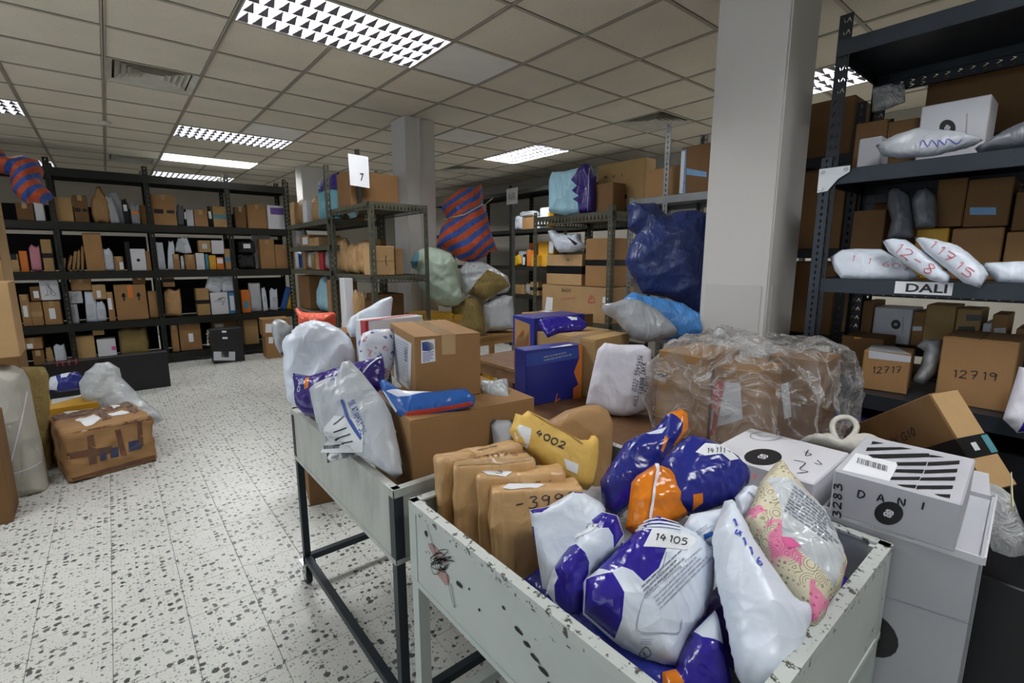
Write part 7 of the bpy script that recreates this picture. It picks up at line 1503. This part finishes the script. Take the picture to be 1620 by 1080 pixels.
SHELF_ROWS = [
    ('back rack', 'c', -0.795, 8.572, 1.969, 0.154, 0.214, 'card_dark', 'dull brown carton, first in first bay, top shelf of black back rack', {}),
    ('back rack', 'c', -0.63, 8.572, 1.969, 0.086, 0.249, 'white_board', 'narrow white box, second in first bay, top shelf of black back rack', {}),
    ('back rack', 'c', -0.471, 8.572, 1.969, 0.197, 0.304, 'card_tan', 'wide tan carton, first in second bay, top shelf of black back rack', {}),
    ('back rack', 'c', -0.261, 8.572, 1.969, 0.139, 0.344, 'card_dark', 'dark brown carton with black print, second in second bay, top shelf of black back rack', {'d': 'tape_black'}),
    ('back rack', 'p', -0.095, 8.592, 1.969, 0.204, 0.476, 'kraft_dull', 'tall peaked brown paper bag, third in second bay, top shelf of black back rack', {'k': 3}),
    ('back rack', 'p', 0.092, 8.612, 1.969, 0.111, 0.383, 'poly_grey', 'leaning grey mailer, fourth in second bay, top shelf of black back rack', {'a': -0.18}),
    ('back rack', 'p', 0.18, 8.712, 1.969, 0.102, 0.432, 'poly_white', 'slim pale mailer leaning, fifth in second bay, top shelf of black back rack', {'a': -0.2}),
    ('back rack', 'p', 0.237, 8.592, 1.969, 0.078, 0.342, 'poly_black', 'black mailer with white tag, sixth in second bay, top shelf of black back rack', {'l': (0.2, 0.5, 0.7, 0.75)}),
    ('back rack', 'p', 0.318, 8.592, 1.969, 0.102, 0.293, 'poly_silver', 'grey mailer with orange band, seventh in second bay, top shelf of black back rack', {'lm': 'print_orange', 'l': (0.1, 0.45, 0.9, 0.6)}),
    ('back rack', 'c', 0.429, 8.672, 1.969, 0.062, 0.272, 'card', 'small brown carton, eighth in second bay, top shelf of black back rack', {}),
    ('back rack', 'c', 0.563, 8.572, 1.969, 0.272, 0.423, 'card', 'large carton with dark side print, first in third bay, top shelf of black back rack', {'d': 'tape_black'}),
    ('back rack', 'p', 0.836, 8.592, 1.969, 0.085, 0.314, 'poly_darkgrey', 'dark grey mailer, second in third bay, top shelf of black back rack', {}),
    ('back rack', 'p', 0.923, 8.592, 1.969, 0.027, 0.245, 'poly_black', 'thin black mailer, third in third bay, top shelf of black back rack', {'l': (0.1, 0.4, 0.9, 0.8)}),
    ('back rack', 'c', 0.953, 8.572, 1.969, 0.086, 0.232, 'white_board_dull', 'small grey white box, fourth in third bay, top shelf of black back rack', {}),
    ('back rack', 'c', 1.048, 8.572, 1.969, 0.171, 0.241, 'card', 'plain mid-sized carton, fifth in third bay, top shelf of black back rack', {}),
    ('back rack', 'p', 1.236, 8.592, 1.969, 0.045, 0.302, 'poly_black', 'slim black pouch, sixth in third bay, top shelf of black back rack', {'l': (0.1, 0.4, 0.9, 0.75)}),
    ('back rack', 'c', 1.29, 8.572, 1.969, 0.226, 0.309, 'card_tan', 'carton banded with teal tape, seventh in third bay, top shelf of black back rack', {'t': ('tape_teal', 'belt')}),
    ('back rack', 'c', 1.581, 8.572, 1.969, 0.15, 0.313, 'card_dark', 'dark brown square carton, first in fourth bay, top shelf of black back rack', {}),
    ('back rack', 'c', 1.752, 8.572, 1.969, 0.276, 0.367, 'card', 'broad brown carton, second in fourth bay, top shelf of black back rack', {}),
    ('back rack', 'c', 2.04, 8.572, 1.969, 0.305, 0.371, 'white_board', 'white box with purple stripe, third in fourth bay, top shelf of black back rack', {'l': (0.15, 0.62, 0.8, 0.9), 'lm': 'print_purple'}),
    ('back rack', 'c', -0.998, 8.572, 1.339, 0.064, 0.18, 'card', 'low tan carton, first in first bay, second shelf of black back rack', {'t': ('tape_black', 'top')}),
    ('back rack', 'c', -0.922, 8.572, 1.339, 0.073, 0.218, 'card_light', 'pale small carton, second in first bay, second shelf of black back rack', {'t': ('tape_black', 'top')}),
    ('back rack', 'c', -0.835, 8.572, 1.339, 0.069, 0.258, 'orange_board', 'bright orange box, third in first bay, second shelf of black back rack', {}),
    ('back rack', 'p', -0.75, 8.592, 1.339, 0.106, 0.342, 'poly_pink', 'pink mailer, fourth in first bay, second shelf of black back rack', {}),
    ('back rack', 'c', -0.627, 8.572, 1.339, 0.097, 0.404, 'card_tan', 'tan carton with black tape band, fifth in first bay, second shelf of black back rack', {'t': ('tape_black', 'belt')}),
    ('back rack', 'p', -0.479, 8.592, 1.339, 0.04, 0.181, 'kraft_dull', 'small brown envelope, first in second bay, second shelf of black back rack', {'a': 0.2}),
    ('back rack', 'p', -0.426, 8.592, 1.339, 0.036, 0.222, 'kraft_dull', 'brown padded envelope, second in second bay, second shelf of black back rack', {'a': 0.25}),
    ('back rack', 'p', -0.377, 8.592, 1.339, 0.037, 0.262, 'kraft_dull', 'leaning brown envelope, third in second bay, second shelf of black back rack', {'a': 0.2}),
    ('back rack', 'p', -0.329, 8.592, 1.339, 0.033, 0.29, 'kraft_dull', 'slim brown envelope, fourth in second bay, second shelf of black back rack', {'a': 0.15}),
    ('back rack', 'p', -0.282, 8.592, 1.339, 0.034, 0.344, 'kraft_dull', 'tall brown envelope, fifth in second bay, second shelf of black back rack', {'a': 0.1}),
    ('back rack', 'c', -0.219, 8.572, 1.339, 0.187, 0.497, 'card', 'tall carton rising above its neighbours, sixth in second bay, second shelf of black back rack', {}),
    ('back rack', 'p', -0.043, 8.592, 1.339, 0.119, 0.308, 'poly_white', 'white mailer with grey print, seventh in second bay, second shelf of black back rack', {'l': (0.25, 0.3, 0.75, 0.7), 'lm': 'paper_grey'}),
    ('back rack', 'c', 0.074, 8.572, 1.339, 0.095, 0.194, 'card', 'tiny carton with white label, eighth in second bay, second shelf of black back rack', {'l': (0.5, 0.1, 0.95, 0.6)}),
    ('back rack', 'c', 0.204, 8.622, 1.339, 0.054, 0.397, 'black_board', 'tall black box, ninth in second bay, second shelf of black back rack', {}),
    ('back rack', 'c', 0.256, 8.572, 1.339, 0.164, 0.298, 'white_board', 'white box with round black logo, tenth in second bay, second shelf of black back rack', {'logo': 1}),
    ('back rack', 'c', 0.426, 8.572, 1.339, 0.048, 0.27, 'card', 'narrow carton, eleventh in second bay, second shelf of black back rack', {}),
    ('back rack', 'p', 0.546, 8.592, 1.339, 0.096, 0.39, 'poly_white', 'white mailer hanging low, first in third bay, second shelf of black back rack', {}),
    ('back rack', 'p', 0.657, 8.592, 1.339, 0.088, 0.427, 'poly_white', 'slim white mailer, second in third bay, second shelf of black back rack', {'a': 0.1}),
    ('back rack', 'c', 0.733, 8.572, 1.339, 0.077, 0.228, 'card', 'small carton under a silver mailer, third in third bay, second shelf of black back rack', {}),
    ('back rack', 'p', 0.766, 8.592, 1.589, 0.144, 0.204, 'poly_grey', 'silver mailer lying on cartons, fourth in third bay, second shelf of black back rack', {'a': 0.25}),
    ('back rack', 'p', 0.819, 8.592, 1.339, 0.047, 0.214, 'poly_white', 'thin white packet, fifth in third bay, second shelf of black back rack', {}),
    ('back rack', 'p', 0.891, 8.592, 1.575, 0.094, 0.252, 'poly_white', 'white mailer tilted on a carton, sixth in third bay, second shelf of black back rack', {'a': -0.2}),
    ('back rack', 'c', 0.879, 8.572, 1.339, 0.121, 0.223, 'card', 'squat brown carton, seventh in third bay, second shelf of black back rack', {}),
    ('back rack', 'c', 1.014, 8.572, 1.339, 0.105, 0.246, 'white_board', 'white square box, eighth in third bay, second shelf of black back rack', {}),
    ('back rack', 'c', 1.065, 8.572, 1.597, 0.152, 0.173, 'card_light', 'carton with pale label, ninth in third bay, second shelf of black back rack', {'l': (0.3, 0.3, 0.7, 0.7), 'lm': 'paper_grey'}),
    ('back rack', 'c', 1.13, 8.572, 1.339, 0.041, 0.231, 'teal_board', 'thin teal box, tenth in third bay, second shelf of black back rack', {}),
    ('back rack', 'c', 1.18, 8.572, 1.339, 0.088, 0.216, 'yellow_board', 'yellow box, eleventh in third bay, second shelf of black back rack', {}),
    ('back rack', 'c', 1.229, 8.572, 1.574, 0.159, 0.2, 'white_board', 'white box above the yellow one, twelfth in third bay, second shelf of black back rack', {}),
    ('back rack', 'c', 1.275, 8.572, 1.339, 0.093, 0.185, 'orange_board', 'orange box with white label, thirteenth in third bay, second shelf of black back rack', {'l': (0.1, 0.5, 0.9, 0.9)}),
    ('back rack', 'c', 1.392, 8.572, 1.339, 0.109, 0.312, 'card_tan', 'tan carton with blue tape, fourteenth in third bay, second shelf of black back rack', {'t': ('tape_blue', 'belt')}),
    ('back rack', 'p', 1.565, 8.592, 1.339, 0.257, 0.234, 'poly_black', 'lower shiny black parcel, first in fourth bay, second shelf of black back rack', {}),
    ('back rack', 'p', 1.588, 8.592, 1.586, 0.244, 0.192, 'poly_black', 'upper shiny black parcel with tag, second in fourth bay, second shelf of black back rack', {'l': (0.3, 0.4, 0.7, 0.75)}),
    ('back rack', 'c', 1.888, 8.572, 1.339, 0.213, 0.468, 'card', 'tall reddish carton, fourth in fourth bay, second shelf of black back rack', {}),
    ('back rack', 'c', 2.108, 8.572, 1.339, 0.289, 0.39, 'card', 'wide reddish carton, fifth in fourth bay, second shelf of black back rack', {}),
    ('back rack', 'c', 1.86, 8.842, 1.339, 0.254, 0.543, 'white_board', 'white box set back, third in fourth bay, second shelf of black back rack', {}),
    ('back rack', 'c', -0.898, 8.572, 0.659, 0.082, 0.401, 'card', 'brown carton with white label, first in first bay, third shelf of black back rack', {'l': (0.2, 0.3, 0.7, 0.65)}),
    ('back rack', 'c', -0.817, 8.572, 0.659, 0.108, 0.303, 'card', 'taped brown carton, third in first bay, third shelf of black back rack', {'t': ('tape_clear', 'belt')}),
    ('back rack', 'c', -0.793, 8.572, 0.974, 0.095, 0.178, 'card_dark', 'carton with tilted label, second in first bay, third shelf of black back rack', {'l': (0.3, 0.2, 0.8, 0.7)}),
    ('back rack', 'c', -0.698, 8.572, 0.659, 0.166, 0.305, 'card', 'carton with tall white label, fifth in first bay, third shelf of black back rack', {'l': (0.3, 0.25, 0.65, 0.7)}),
    ('back rack', 'c', -0.699, 8.572, 0.978, 0.178, 0.256, 'white_board', 'white box with black scrawl, fourth in first bay, third shelf of black back rack', {'d': 'ink_grey'}),
    ('back rack', 'c', -0.493, 8.572, 0.659, 0.12, 0.251, 'white_board_dull', 'marbled grey white box, first in second bay, third shelf of black back rack', {'d': 'ink_pale'}),
    ('back rack', 'c', -0.472, 8.572, 0.921, 0.164, 0.158, 'white_board_dull', 'marbled grey box with folded corner, second in second bay, third shelf of black back rack', {'d': 'ink_pale'}),
    ('back rack', 'c', -0.403, 8.572, 1.088, 0.204, 0.164, 'card', 'carton above marbled boxes, third in second bay, third shelf of black back rack', {}),
    ('back rack', 'p', -0.3, 8.592, 0.659, 0.117, 0.414, 'poly_white', 'white mailer with grey scrawl, fourth in second bay, third shelf of black back rack', {'l': (0.2, 0.2, 0.7, 0.6), 'lm': 'paper_grey'}),
    ('back rack', 'p', -0.187, 8.592, 0.659, 0.1, 0.284, 'poly_white', 'white mailer under a labelled carton, sixth in second bay, third shelf of black back rack', {'l': (0.2, 0.3, 0.8, 0.6), 'lm': 'paper_grey'}),
    ('back rack', 'c', -0.197, 8.572, 0.962, 0.138, 0.197, 'card_tan', 'labelled carton above a white mailer, fifth in second bay, third shelf of black back rack', {'l': (0.3, 0.1, 0.6, 0.6)}),
    ('back rack', 'c', -0.061, 8.572, 0.659, 0.067, 0.396, 'card', 'small carton with big label, seventh in second bay, third shelf of black back rack', {'l': (0.1, 0.4, 0.7, 0.8)}),
    ('back rack', 'c', 0.025, 8.572, 0.659, 0.349, 0.489, 'card', 'arrow-marked carton, orange tag, eighth in second bay, third shelf of black back rack', {'l': (0.42, 0.62, 0.58, 0.97), 'lm': 'print_orange', 'arrows': 1}),
    ('back rack', 'c', 0.245, 8.572, 1.156, 0.141, 0.105, 'card_dark', 'flat carton on the arrow carton, ninth in second bay, third shelf of black back rack', {}),
    ('back rack', 'p', 0.384, 8.592, 0.659, 0.107, 0.39, 'kraft_dull', 'brown paper packet, tenth in second bay, third shelf of black back rack', {}),
    ('back rack', 'p', 0.568, 8.592, 0.659, 0.212, 0.427, 'kraft', 'wrinkled brown wrapped parcel, second in third bay, third shelf of black back rack', {'k': 2}),
    ('back rack', 'c', 0.581, 8.572, 1.1, 0.14, 0.183, 'card', 'small carton on the wrapped parcel, first in third bay, third shelf of black back rack', {'t': ('tape_black', 'belt')}),
    ('back rack', 'c', 0.968, 8.572, 0.659, 0.163, 0.404, 'card_tan', 'tan carton with tape, third in third bay, third shelf of black back rack', {'t': ('tape_black', 'belt')}),
    ('back rack', 'c', 1.146, 8.572, 0.659, 0.23, 0.335, 'white_board', 'white box with brown print, fifth in third bay, third shelf of black back rack', {'d': 'ink_grey'}),
    ('back rack', 'c', 1.385, 8.572, 0.659, 0.105, 0.328, 'blue_board', 'blue and white box, seventh in third bay, third shelf of black back rack', {'l': (0.15, 0.15, 0.7, 0.85)}),
    ('back rack', 'p', 1.081, 8.592, 1.0, 0.215, 0.272, 'poly_white', 'plump white mailer atop cartons, fourth in third bay, third shelf of black back rack', {'a': 0.3, 'd': 'ink'}),
    ('back rack', 'p', 1.313, 8.592, 0.991, 0.177, 0.293, 'poly_white', 'black-printed white mailer, sixth in third bay, third shelf of black back rack', {'d': 'ink'}),
    ('back rack', 'c', 1.562, 8.572, 0.659, 0.12, 0.359, 'orange_board', 'orange and green box, first in fourth bay, third shelf of black back rack', {'l': (0.2, 0.2, 0.8, 0.5), 'lm': 'teal_board'}),
    ('back rack', 'p', 1.675, 8.592, 0.659, 0.184, 0.463, 'poly_grey', 'grey white mailer slumped, second in fourth bay, third shelf of black back rack', {}),
    ('back rack', 'p', 1.867, 8.592, 0.659, 0.073, 0.398, 'poly_white', 'narrow white mailer, third in fourth bay, third shelf of black back rack', {'d': 'ink'}),
    ('back rack', 'p', 1.974, 8.592, 0.659, 0.123, 0.376, 'poly_white', 'white mailer with dark marks, fourth in fourth bay, third shelf of black back rack', {'d': 'ink'}),
    ('back rack', 'p', 2.116, 8.592, 0.659, 0.099, 0.395, 'poly_blue', 'blue mailer leaning, fifth in fourth bay, third shelf of black back rack', {'a': 0.3}),
    ('back rack', 'p', 2.208, 8.592, 0.659, 0.101, 0.333, 'poly_yellow', 'yellow mailer leaning, sixth in fourth bay, third shelf of black back rack', {'a': 0.3}),
    ('back rack', 'c', -0.937, 8.572, 0.362, 0.178, 0.149, 'card', 'brown carton with small label, first in first bay, bottom shelf of black back rack', {'l': (0.2, 0.1, 0.5, 0.5)}),
    ('back rack', 'c', -0.866, 8.572, 0.149, 0.107, 0.195, 'card_dark', 'flat dark carton, second in first bay, bottom shelf of black back rack', {}),
    ('back rack', 'p', -0.747, 8.592, 0.149, 0.071, 0.227, 'kraft_dull', 'folded brown packet, third in first bay, bottom shelf of black back rack', {}),
    ('back rack', 'p', -0.664, 8.592, 0.149, 0.117, 0.256, 'poly_white', 'crumpled white parcel, fourth in first bay, bottom shelf of black back rack', {}),
    ('back rack', 'c', -0.466, 8.572, 0.149, 0.214, 0.332, 'card_tan', 'open-topped tan carton, first in second bay, bottom shelf of black back rack', {}),
    ('back rack', 'c', -0.23, 8.572, 0.149, 0.198, 0.27, 'white_board', 'white tub-like box with pink mark, third in second bay, bottom shelf of black back rack', {'l': (0.75, 0.4, 0.98, 0.6), 'lm': 'print_pink'}),
    ('back rack', 'c', -0.257, 8.572, 0.481, 0.121, 0.152, 'card_tan', 'small raised tan carton, second in second bay, bottom shelf of black back rack', {}),
    ('back rack', 'p', -0.001, 8.592, 0.149, 0.344, 0.416, 'burlap', 'big khaki wrapped bundle, fourth in second bay, bottom shelf of black back rack', {'k': 2}),
    ('back rack', 'c', 0.603, 8.572, 0.149, 0.087, 0.395, 'card', 'narrow brown carton, first in third bay, bottom shelf of black back rack', {}),
    ('back rack', 'c', 0.706, 8.572, 0.149, 0.27, 0.422, 'card', 'large carton with white label, second in third bay, bottom shelf of black back rack', {'l': (0.4, 0.3, 0.62, 0.6)}),
    ('back rack', 'c', 1.155, 8.772, 0.149, 0.391, 0.381, 'card', 'broad carton behind the boxed appliance, third in third bay, bottom shelf of black back rack', {'l': (0.1, 0.55, 0.4, 0.9)}),
    ('back rack', 'c', 1.556, 8.572, 0.149, 0.206, 0.443, 'card_tan', 'tall tan carton, first in fourth bay, bottom shelf of black back rack', {}),
    ('numbered rack', 'p', 4.619, 1.662, 0.811, 0.254, 0.408, 'poly_grey', 'long pale grey mailer, first on low near bay of numbered rack', {'k': 0}),
    ('numbered rack', 'c', 4.306, 1.642, 0.811, 0.336, 0.335, 'card_light', 'pale carton, second on low near bay of numbered rack', {}),
    ('numbered rack', 'p', 4.666, 1.662, 1.371, 0.245, 0.322, 'kraft', 'brown paper packet on edge, first on upper near bay of numbered rack', {}),
    ('numbered rack', 'p', 4.399, 1.662, 1.371, 0.216, 0.268, 'kraft', 'kraft envelope with taped face, second on upper near bay of numbered rack', {}),
    ('numbered rack', 'p', 4.162, 1.662, 1.371, 0.242, 0.269, 'kraft', 'shiny taped kraft packet, third on upper near bay of numbered rack', {}),
    ('numbered rack', 'c', 5.95, 1.642, 1.86, 0.194, 0.253, 'card_light', 'pale upright folder carton, first on top shelf of numbered rack', {}),
    ('numbered rack', 'p', 5.811, 1.662, 1.86, 0.27, 0.28, 'kraft_dull', 'brown envelope, second on top shelf of numbered rack', {'a': 0.1}),
    ('numbered rack', 'c', 5.463, 1.642, 1.86, 0.135, 0.235, 'white_board', 'white slim box, third on top shelf of numbered rack', {}),
    ('numbered rack', 'p', 5.282, 1.662, 1.86, 0.227, 0.268, 'kraft_dull', 'white edged brown envelope, fourth on top shelf of numbered rack', {'a': -0.1}),
    ('numbered rack', 'p', 5.13, 1.662, 1.86, 0.58, 0.405, 'poly_teal', 'large teal mailer with purple flap, fifth on top shelf of numbered rack', {'k': 0, 'pf': 1}),
    ('numbered rack', 'c', 5.05, 1.842, 1.86, 0.213, 0.311, 'card_dark', 'dark carton behind the teal mailer, sixth on top shelf of numbered rack', {}),
    ('numbered rack', 'p', 4.466, 1.712, 1.86, 0.182, 0.352, 'poly_sky', 'pale blue mailer, seventh on top shelf of numbered rack', {}),
    ('numbered rack', 'p', 5.89, 1.662, 1.625, 0.223, 0.209, 'poly_silver', 'clear grey mailer, first on half shelf of numbered rack', {}),
    ('numbered rack', 'c', 5.627, 1.642, 1.625, 0.302, 0.125, 'card', 'small carton with white tag, second on half shelf of numbered rack', {'l': (0.3, 0.2, 0.9, 0.8)}),
    ('numbered rack', 'c', 5.316, 1.642, 1.625, 0.292, 0.088, 'card_light', 'flat pale carton, third on half shelf of numbered rack', {}),
    ('numbered rack', 'p', 5.936, 1.662, 1.39, 0.271, 0.209, 'poly_blue', 'blue and white mailer, first on middle shelf of numbered rack', {'l': (0.3, 0.1, 0.7, 0.9), 'lm': 'poly_white'}),
    ('numbered rack', 'c', 5.588, 1.642, 1.39, 0.094, 0.187, 'card', 'thin brown carton, second on middle shelf of numbered rack', {}),
    ('numbered rack', 'p', 5.555, 1.662, 1.39, 0.256, 0.195, 'poly_white', 'round white pouch, third on middle shelf of numbered rack', {}),
    ('numbered rack', 'c', 5.296, 1.642, 1.39, 0.108, 0.156, 'card', 'brown book carton, fourth on middle shelf of numbered rack', {}),
    ('numbered rack', 'c', 5.167, 1.642, 1.39, 0.104, 0.181, 'card_light', 'pale book carton, fifth on middle shelf of numbered rack', {}),
    ('numbered rack', 'c', 5.05, 1.642, 1.39, 0.111, 0.171, 'red_board', 'thin reddish parcel, sixth on middle shelf of numbered rack', {}),
    ('numbered rack', 'p', 4.969, 1.662, 1.39, 0.204, 0.209, 'poly_silver', 'clear film pouch, seventh on middle shelf of numbered rack', {}),
    ('numbered rack', 'c', 5.807, 1.642, 0.955, 0.388, 0.366, 'card_dark', 'tall brown carton, first on low shelf of numbered rack', {}),
    ('numbered rack', 'c', 6.046, 1.792, 0.955, 0.231, 0.396, 'card_light', 'pale slim carton, second on low shelf of numbered rack', {}),
    ('numbered rack', 'p', 5.364, 1.662, 0.955, 0.423, 0.369, 'poly_sky', 'pale blue printed mailer, third on low shelf of numbered rack', {'k': 3}),
    ('numbered rack', 'c', 4.869, 1.642, 0.955, 0.206, 0.345, 'card', 'brown slab carton, fourth on low shelf of numbered rack', {}),
    ('numbered rack', 'c', 5.016, 1.742, 0.955, 0.057, 0.38, 'white_board', 'white slab box, fifth on low shelf of numbered rack', {}),
    ('shelf end', 'c', 1.626, 3.692, 1.369, 0.18, 0.232, 'card_light', 'kraft box with curved black smile mark, second on upper shelf of near rack bay', {'smile': 1}),
    ('shelf end', 'c', 1.836, 3.742, 1.369, 0.068, 0.216, 'card_light', 'narrow kraft box with open flap, third on upper shelf of near rack bay', {}),
    ('shelf end', 'c', 1.752, 4.052, 1.369, 0.158, 0.297, 'card_dark', 'dark flat carton at the back, first on upper shelf of near rack bay', {}),
    ('shelf end', 'c', 1.47, 3.942, 0.809, 0.078, 0.534, 'white_board', 'white box on edge, first on lower shelf of near rack bay', {}),
    ('shelf end', 'p', 1.511, 3.832, 0.809, 0.114, 0.452, 'kraft', 'crumpled kraft paper bag, second on lower shelf of near rack bay', {'k': 2}),
    ('shelf end', 'c', 1.702, 3.812, 0.809, 0.235, 0.399, 'card_dark', 'brown wrapped carton beside the pillar, third on lower shelf of near rack bay', {}),
    ('air rack', 'p', 6.518, 5.392, 1.977, 0.231, 0.249, 'poly_white', 'crumpled white mailer, first on top shelf of far air rack', {}),
    ('air rack', 'c', 6.251, 5.372, 1.977, 0.271, 0.19, 'card', 'brown carton wrapped in white film, third on top shelf of far air rack', {}),
    ('air rack', 'p', 6.41, 5.392, 2.182, 0.485, 0.099, 'poly_grey', 'clear film over a brown carton, second on top shelf of far air rack', {}),
    ('air rack', 'c', 5.968, 5.372, 1.977, 0.105, 0.19, 'white_board', 'small white box, fourth on top shelf of far air rack', {}),
    ('air rack', 'p', 5.883, 5.392, 1.977, 0.223, 0.325, 'poly_white', 'upright white mailer, fifth on top shelf of far air rack', {}),
    ('air rack', 'c', 5.641, 5.372, 1.977, 0.04, 0.233, 'yellow_board', 'sliver of yellow box, sixth on top shelf of far air rack', {}),
    ('air rack', 'p', 6.496, 5.392, 1.377, 0.195, 0.199, 'poly_yellow', 'yellow mailer tilted, first on middle shelf of far air rack', {'a': -0.4}),
    ('air rack', 'p', 6.527, 5.492, 1.377, 0.212, 0.255, 'poly_white', 'white mailer beside black one, second on middle shelf of far air rack', {}),
    ('air rack', 'p', 6.288, 5.392, 1.377, 0.113, 0.212, 'poly_black', 'black mailer with white tag, third on middle shelf of far air rack', {'l': (0.3, 0.1, 0.8, 0.7)}),
    ('air rack', 'c', 6.132, 5.372, 1.377, 0.094, 0.263, 'orange_board', 'orange carton, fifth on middle shelf of far air rack', {}),
    ('air rack', 'p', 6.309, 5.512, 1.377, 0.088, 0.289, 'poly_white', 'small white packet, fourth on middle shelf of far air rack', {}),
    ('air rack', 'c', 6.302, 5.572, 1.377, 0.218, 0.386, 'orange_board', 'orange box with grey end, sixth on middle shelf of far air rack', {}),
    ('air rack', 'c', 6.026, 5.372, 1.377, 0.155, 0.182, 'yellow_board', 'amber box low, seventh on middle shelf of far air rack', {}),
    ('air rack', 'c', 5.963, 5.472, 1.377, 0.236, 0.396, 'yellow_board', 'tall yellow box, ninth on middle shelf of far air rack', {}),
    ('air rack', 'p', 5.951, 5.392, 1.377, 0.082, 0.156, 'poly_white', 'white strip mailer, eighth on middle shelf of far air rack', {}),
    ('air rack', 'c', 5.754, 5.372, 1.377, 0.257, 0.186, 'yellow_board', 'wide amber box, tenth on middle shelf of far air rack', {}),
    ('air rack', 'p', 5.647, 5.392, 1.576, 0.107, 0.196, 'poly_grey', 'grey mailer atop amber box, eleventh on middle shelf of far air rack', {}),
    ('air rack', 'c', 6.436, 5.372, 0.905, 0.237, 0.157, 'card_tan', 'flat tan envelope box, first on low shelf of far air rack', {}),
    ('air rack', 'p', 6.201, 5.392, 0.905, 0.129, 0.197, 'poly_grey', 'pale grey hanging mailer, second on low shelf of far air rack', {}),
    ('air rack', 'c', 6.046, 5.372, 0.905, 0.197, 0.217, 'card_tan', 'tan box with dark band, third on low shelf of far air rack', {'t': ('tape_black', 'belt')}),
]

# ================================================================ goods on the shelves
RACK_OF = {'back rack': 'goods on the black back rack', 'numbered rack': 'goods on the numbered rack', 'shelf end': 'goods on the near shelf bay', 'air rack': 'goods on the far air rack'}
def shelf_goods():
    rnd = random.Random(11)
    for n, (rk, k, left, front, z, w, h, mat, lab, o) in enumerate(SHELF_ROWS):
        th = 0.0 if rk in ('back rack', 'shelf end') else -math.pi / 2
        loc = Vector((left, front, z)) if th == 0 else Vector((front, left, z))
        right = Vector((1, 0, 0)) if th == 0 else Vector((0, -1, 0)); inn = Vector((0, 1, 0)) if th == 0 else Vector((1, 0, 0))
        grp = RACK_OF[rk]
        sheet_at = o.get('l')
        if k == 'c':
            d = min(.34, max(.10, w * rnd.uniform(.8, 1.3)))
            if rk == 'air rack' or rk == 'back rack': d = min(d, .20 if o.get('s') else .24)
            t = o.get('t')
            dec = {}
            items = []
            if sheet_at:
                u0, v0, u1, v1 = sheet_at; items.append(('poly', 'address_label', o.get('lm', 'paper'), [(u0 * w, v0 * h), (u1 * w, v0 * h), (u1 * w, v1 * h), (u0 * w, v1 * h)]))
            if o.get('logo'):
                r_ = w * .13; items.append(('poly', 'logo_disc', 'print_black', [(w * .48 + r_ * math.cos(a * .5236), h * .48 + r_ * math.sin(a * .5236)) for a in range(12)]))
            if o.get('d') in ('tape_black',):
                items.append(('poly', 'printed_band', 'tape_black', [(.05 * w, .38 * h), (.45 * w, .38 * h), (.45 * w, .52 * h), (.05 * w, .52 * h)])); items.append(('poly', 'printed_band', 'tape_black', [(.6 * w, .4 * h), (.92 * w, .4 * h), (.92 * w, .5 * h), (.6 * w, .5 * h)]))
            elif o.get('d'):
                items.append(('lines', 'pen_scrawl', o['d'], [[(w * rnd.uniform(.15, .85), h * rnd.uniform(.15, .85)) for q in range(6)] for s in range(2)], .006))
            if o.get('arrows'):
                for uu in (.28, .75):
                    items.append(('lines', 'up_arrow', 'ink', [[(uu * w, .55 * h), (uu * w, .75 * h)], [((uu - .05) * w, .66 * h), (uu * w, .76 * h), ((uu + .05) * w, .66 * h)]], .016))
            if o.get('smile'):
                items.append(('lines', 'smile_mark', 'ink', [[(.62 * w, .32 * h), (.57 * w, .45 * h), (.56 * w, .55 * h), (.60 * w, .68 * h)]], .006)); items.append(('lines', 'crease', 'card_dark', [[(.02 * w, .48 * h), (.98 * w, .50 * h)]], .003))
            if items: dec['F'] = items
            tp = None
            if t: tp = (t[0], min(.06, h * .25), 'belt' if t[1] == 'belt' else 'y')
            elif mat.startswith('card') and rnd.random() < .6: tp = ('tape_clear', .045, 'y')
            ob = carton('shelf_carton', lab, 'carton', [loc.x, loc.y, loc.z, w, d, h, th], mat, decal=dec, tape=tp, group=grp, r=.005)
        else:
            d = min(.12, max(.03, w * .42)) if w > .07 else .05
            me = pouch_template(o['k'] if 'k' in o else n % 3, mat)
            ob = link('shelf_mailer', me, None, loc + right * (w / 2) + inn * (d * .5))
            ob.scale = (w, d, h)
            ob.rotation_euler = (0, o.get('a', rnd.uniform(-.04, .04)), th)
            tag(ob, lab, 'mailer', grp)
            if sheet_at:
                u0, v0, u1, v1 = sheet_at
                s = link('address_label', sheet_mesh(o.get('lm', 'paper')), ob, ((u0 + u1) / 2 - .5, -.60, (v0 + v1) / 2)); s.scale = (u1 - u0, 1, v1 - v0)
            if o.get('d'):
                s = link('printed_panel', sheet_mesh('paper_grey'), ob, (.05, -.60, .5)); s.scale = (.5, 1, .22)
            if o.get('pf'):
                s = link('purple_flap', pouch_template(2, 'poly_deep_purple'), ob, (.1, -.15, .62)); s.scale = (.95, .9, .40)
shelf_goods()
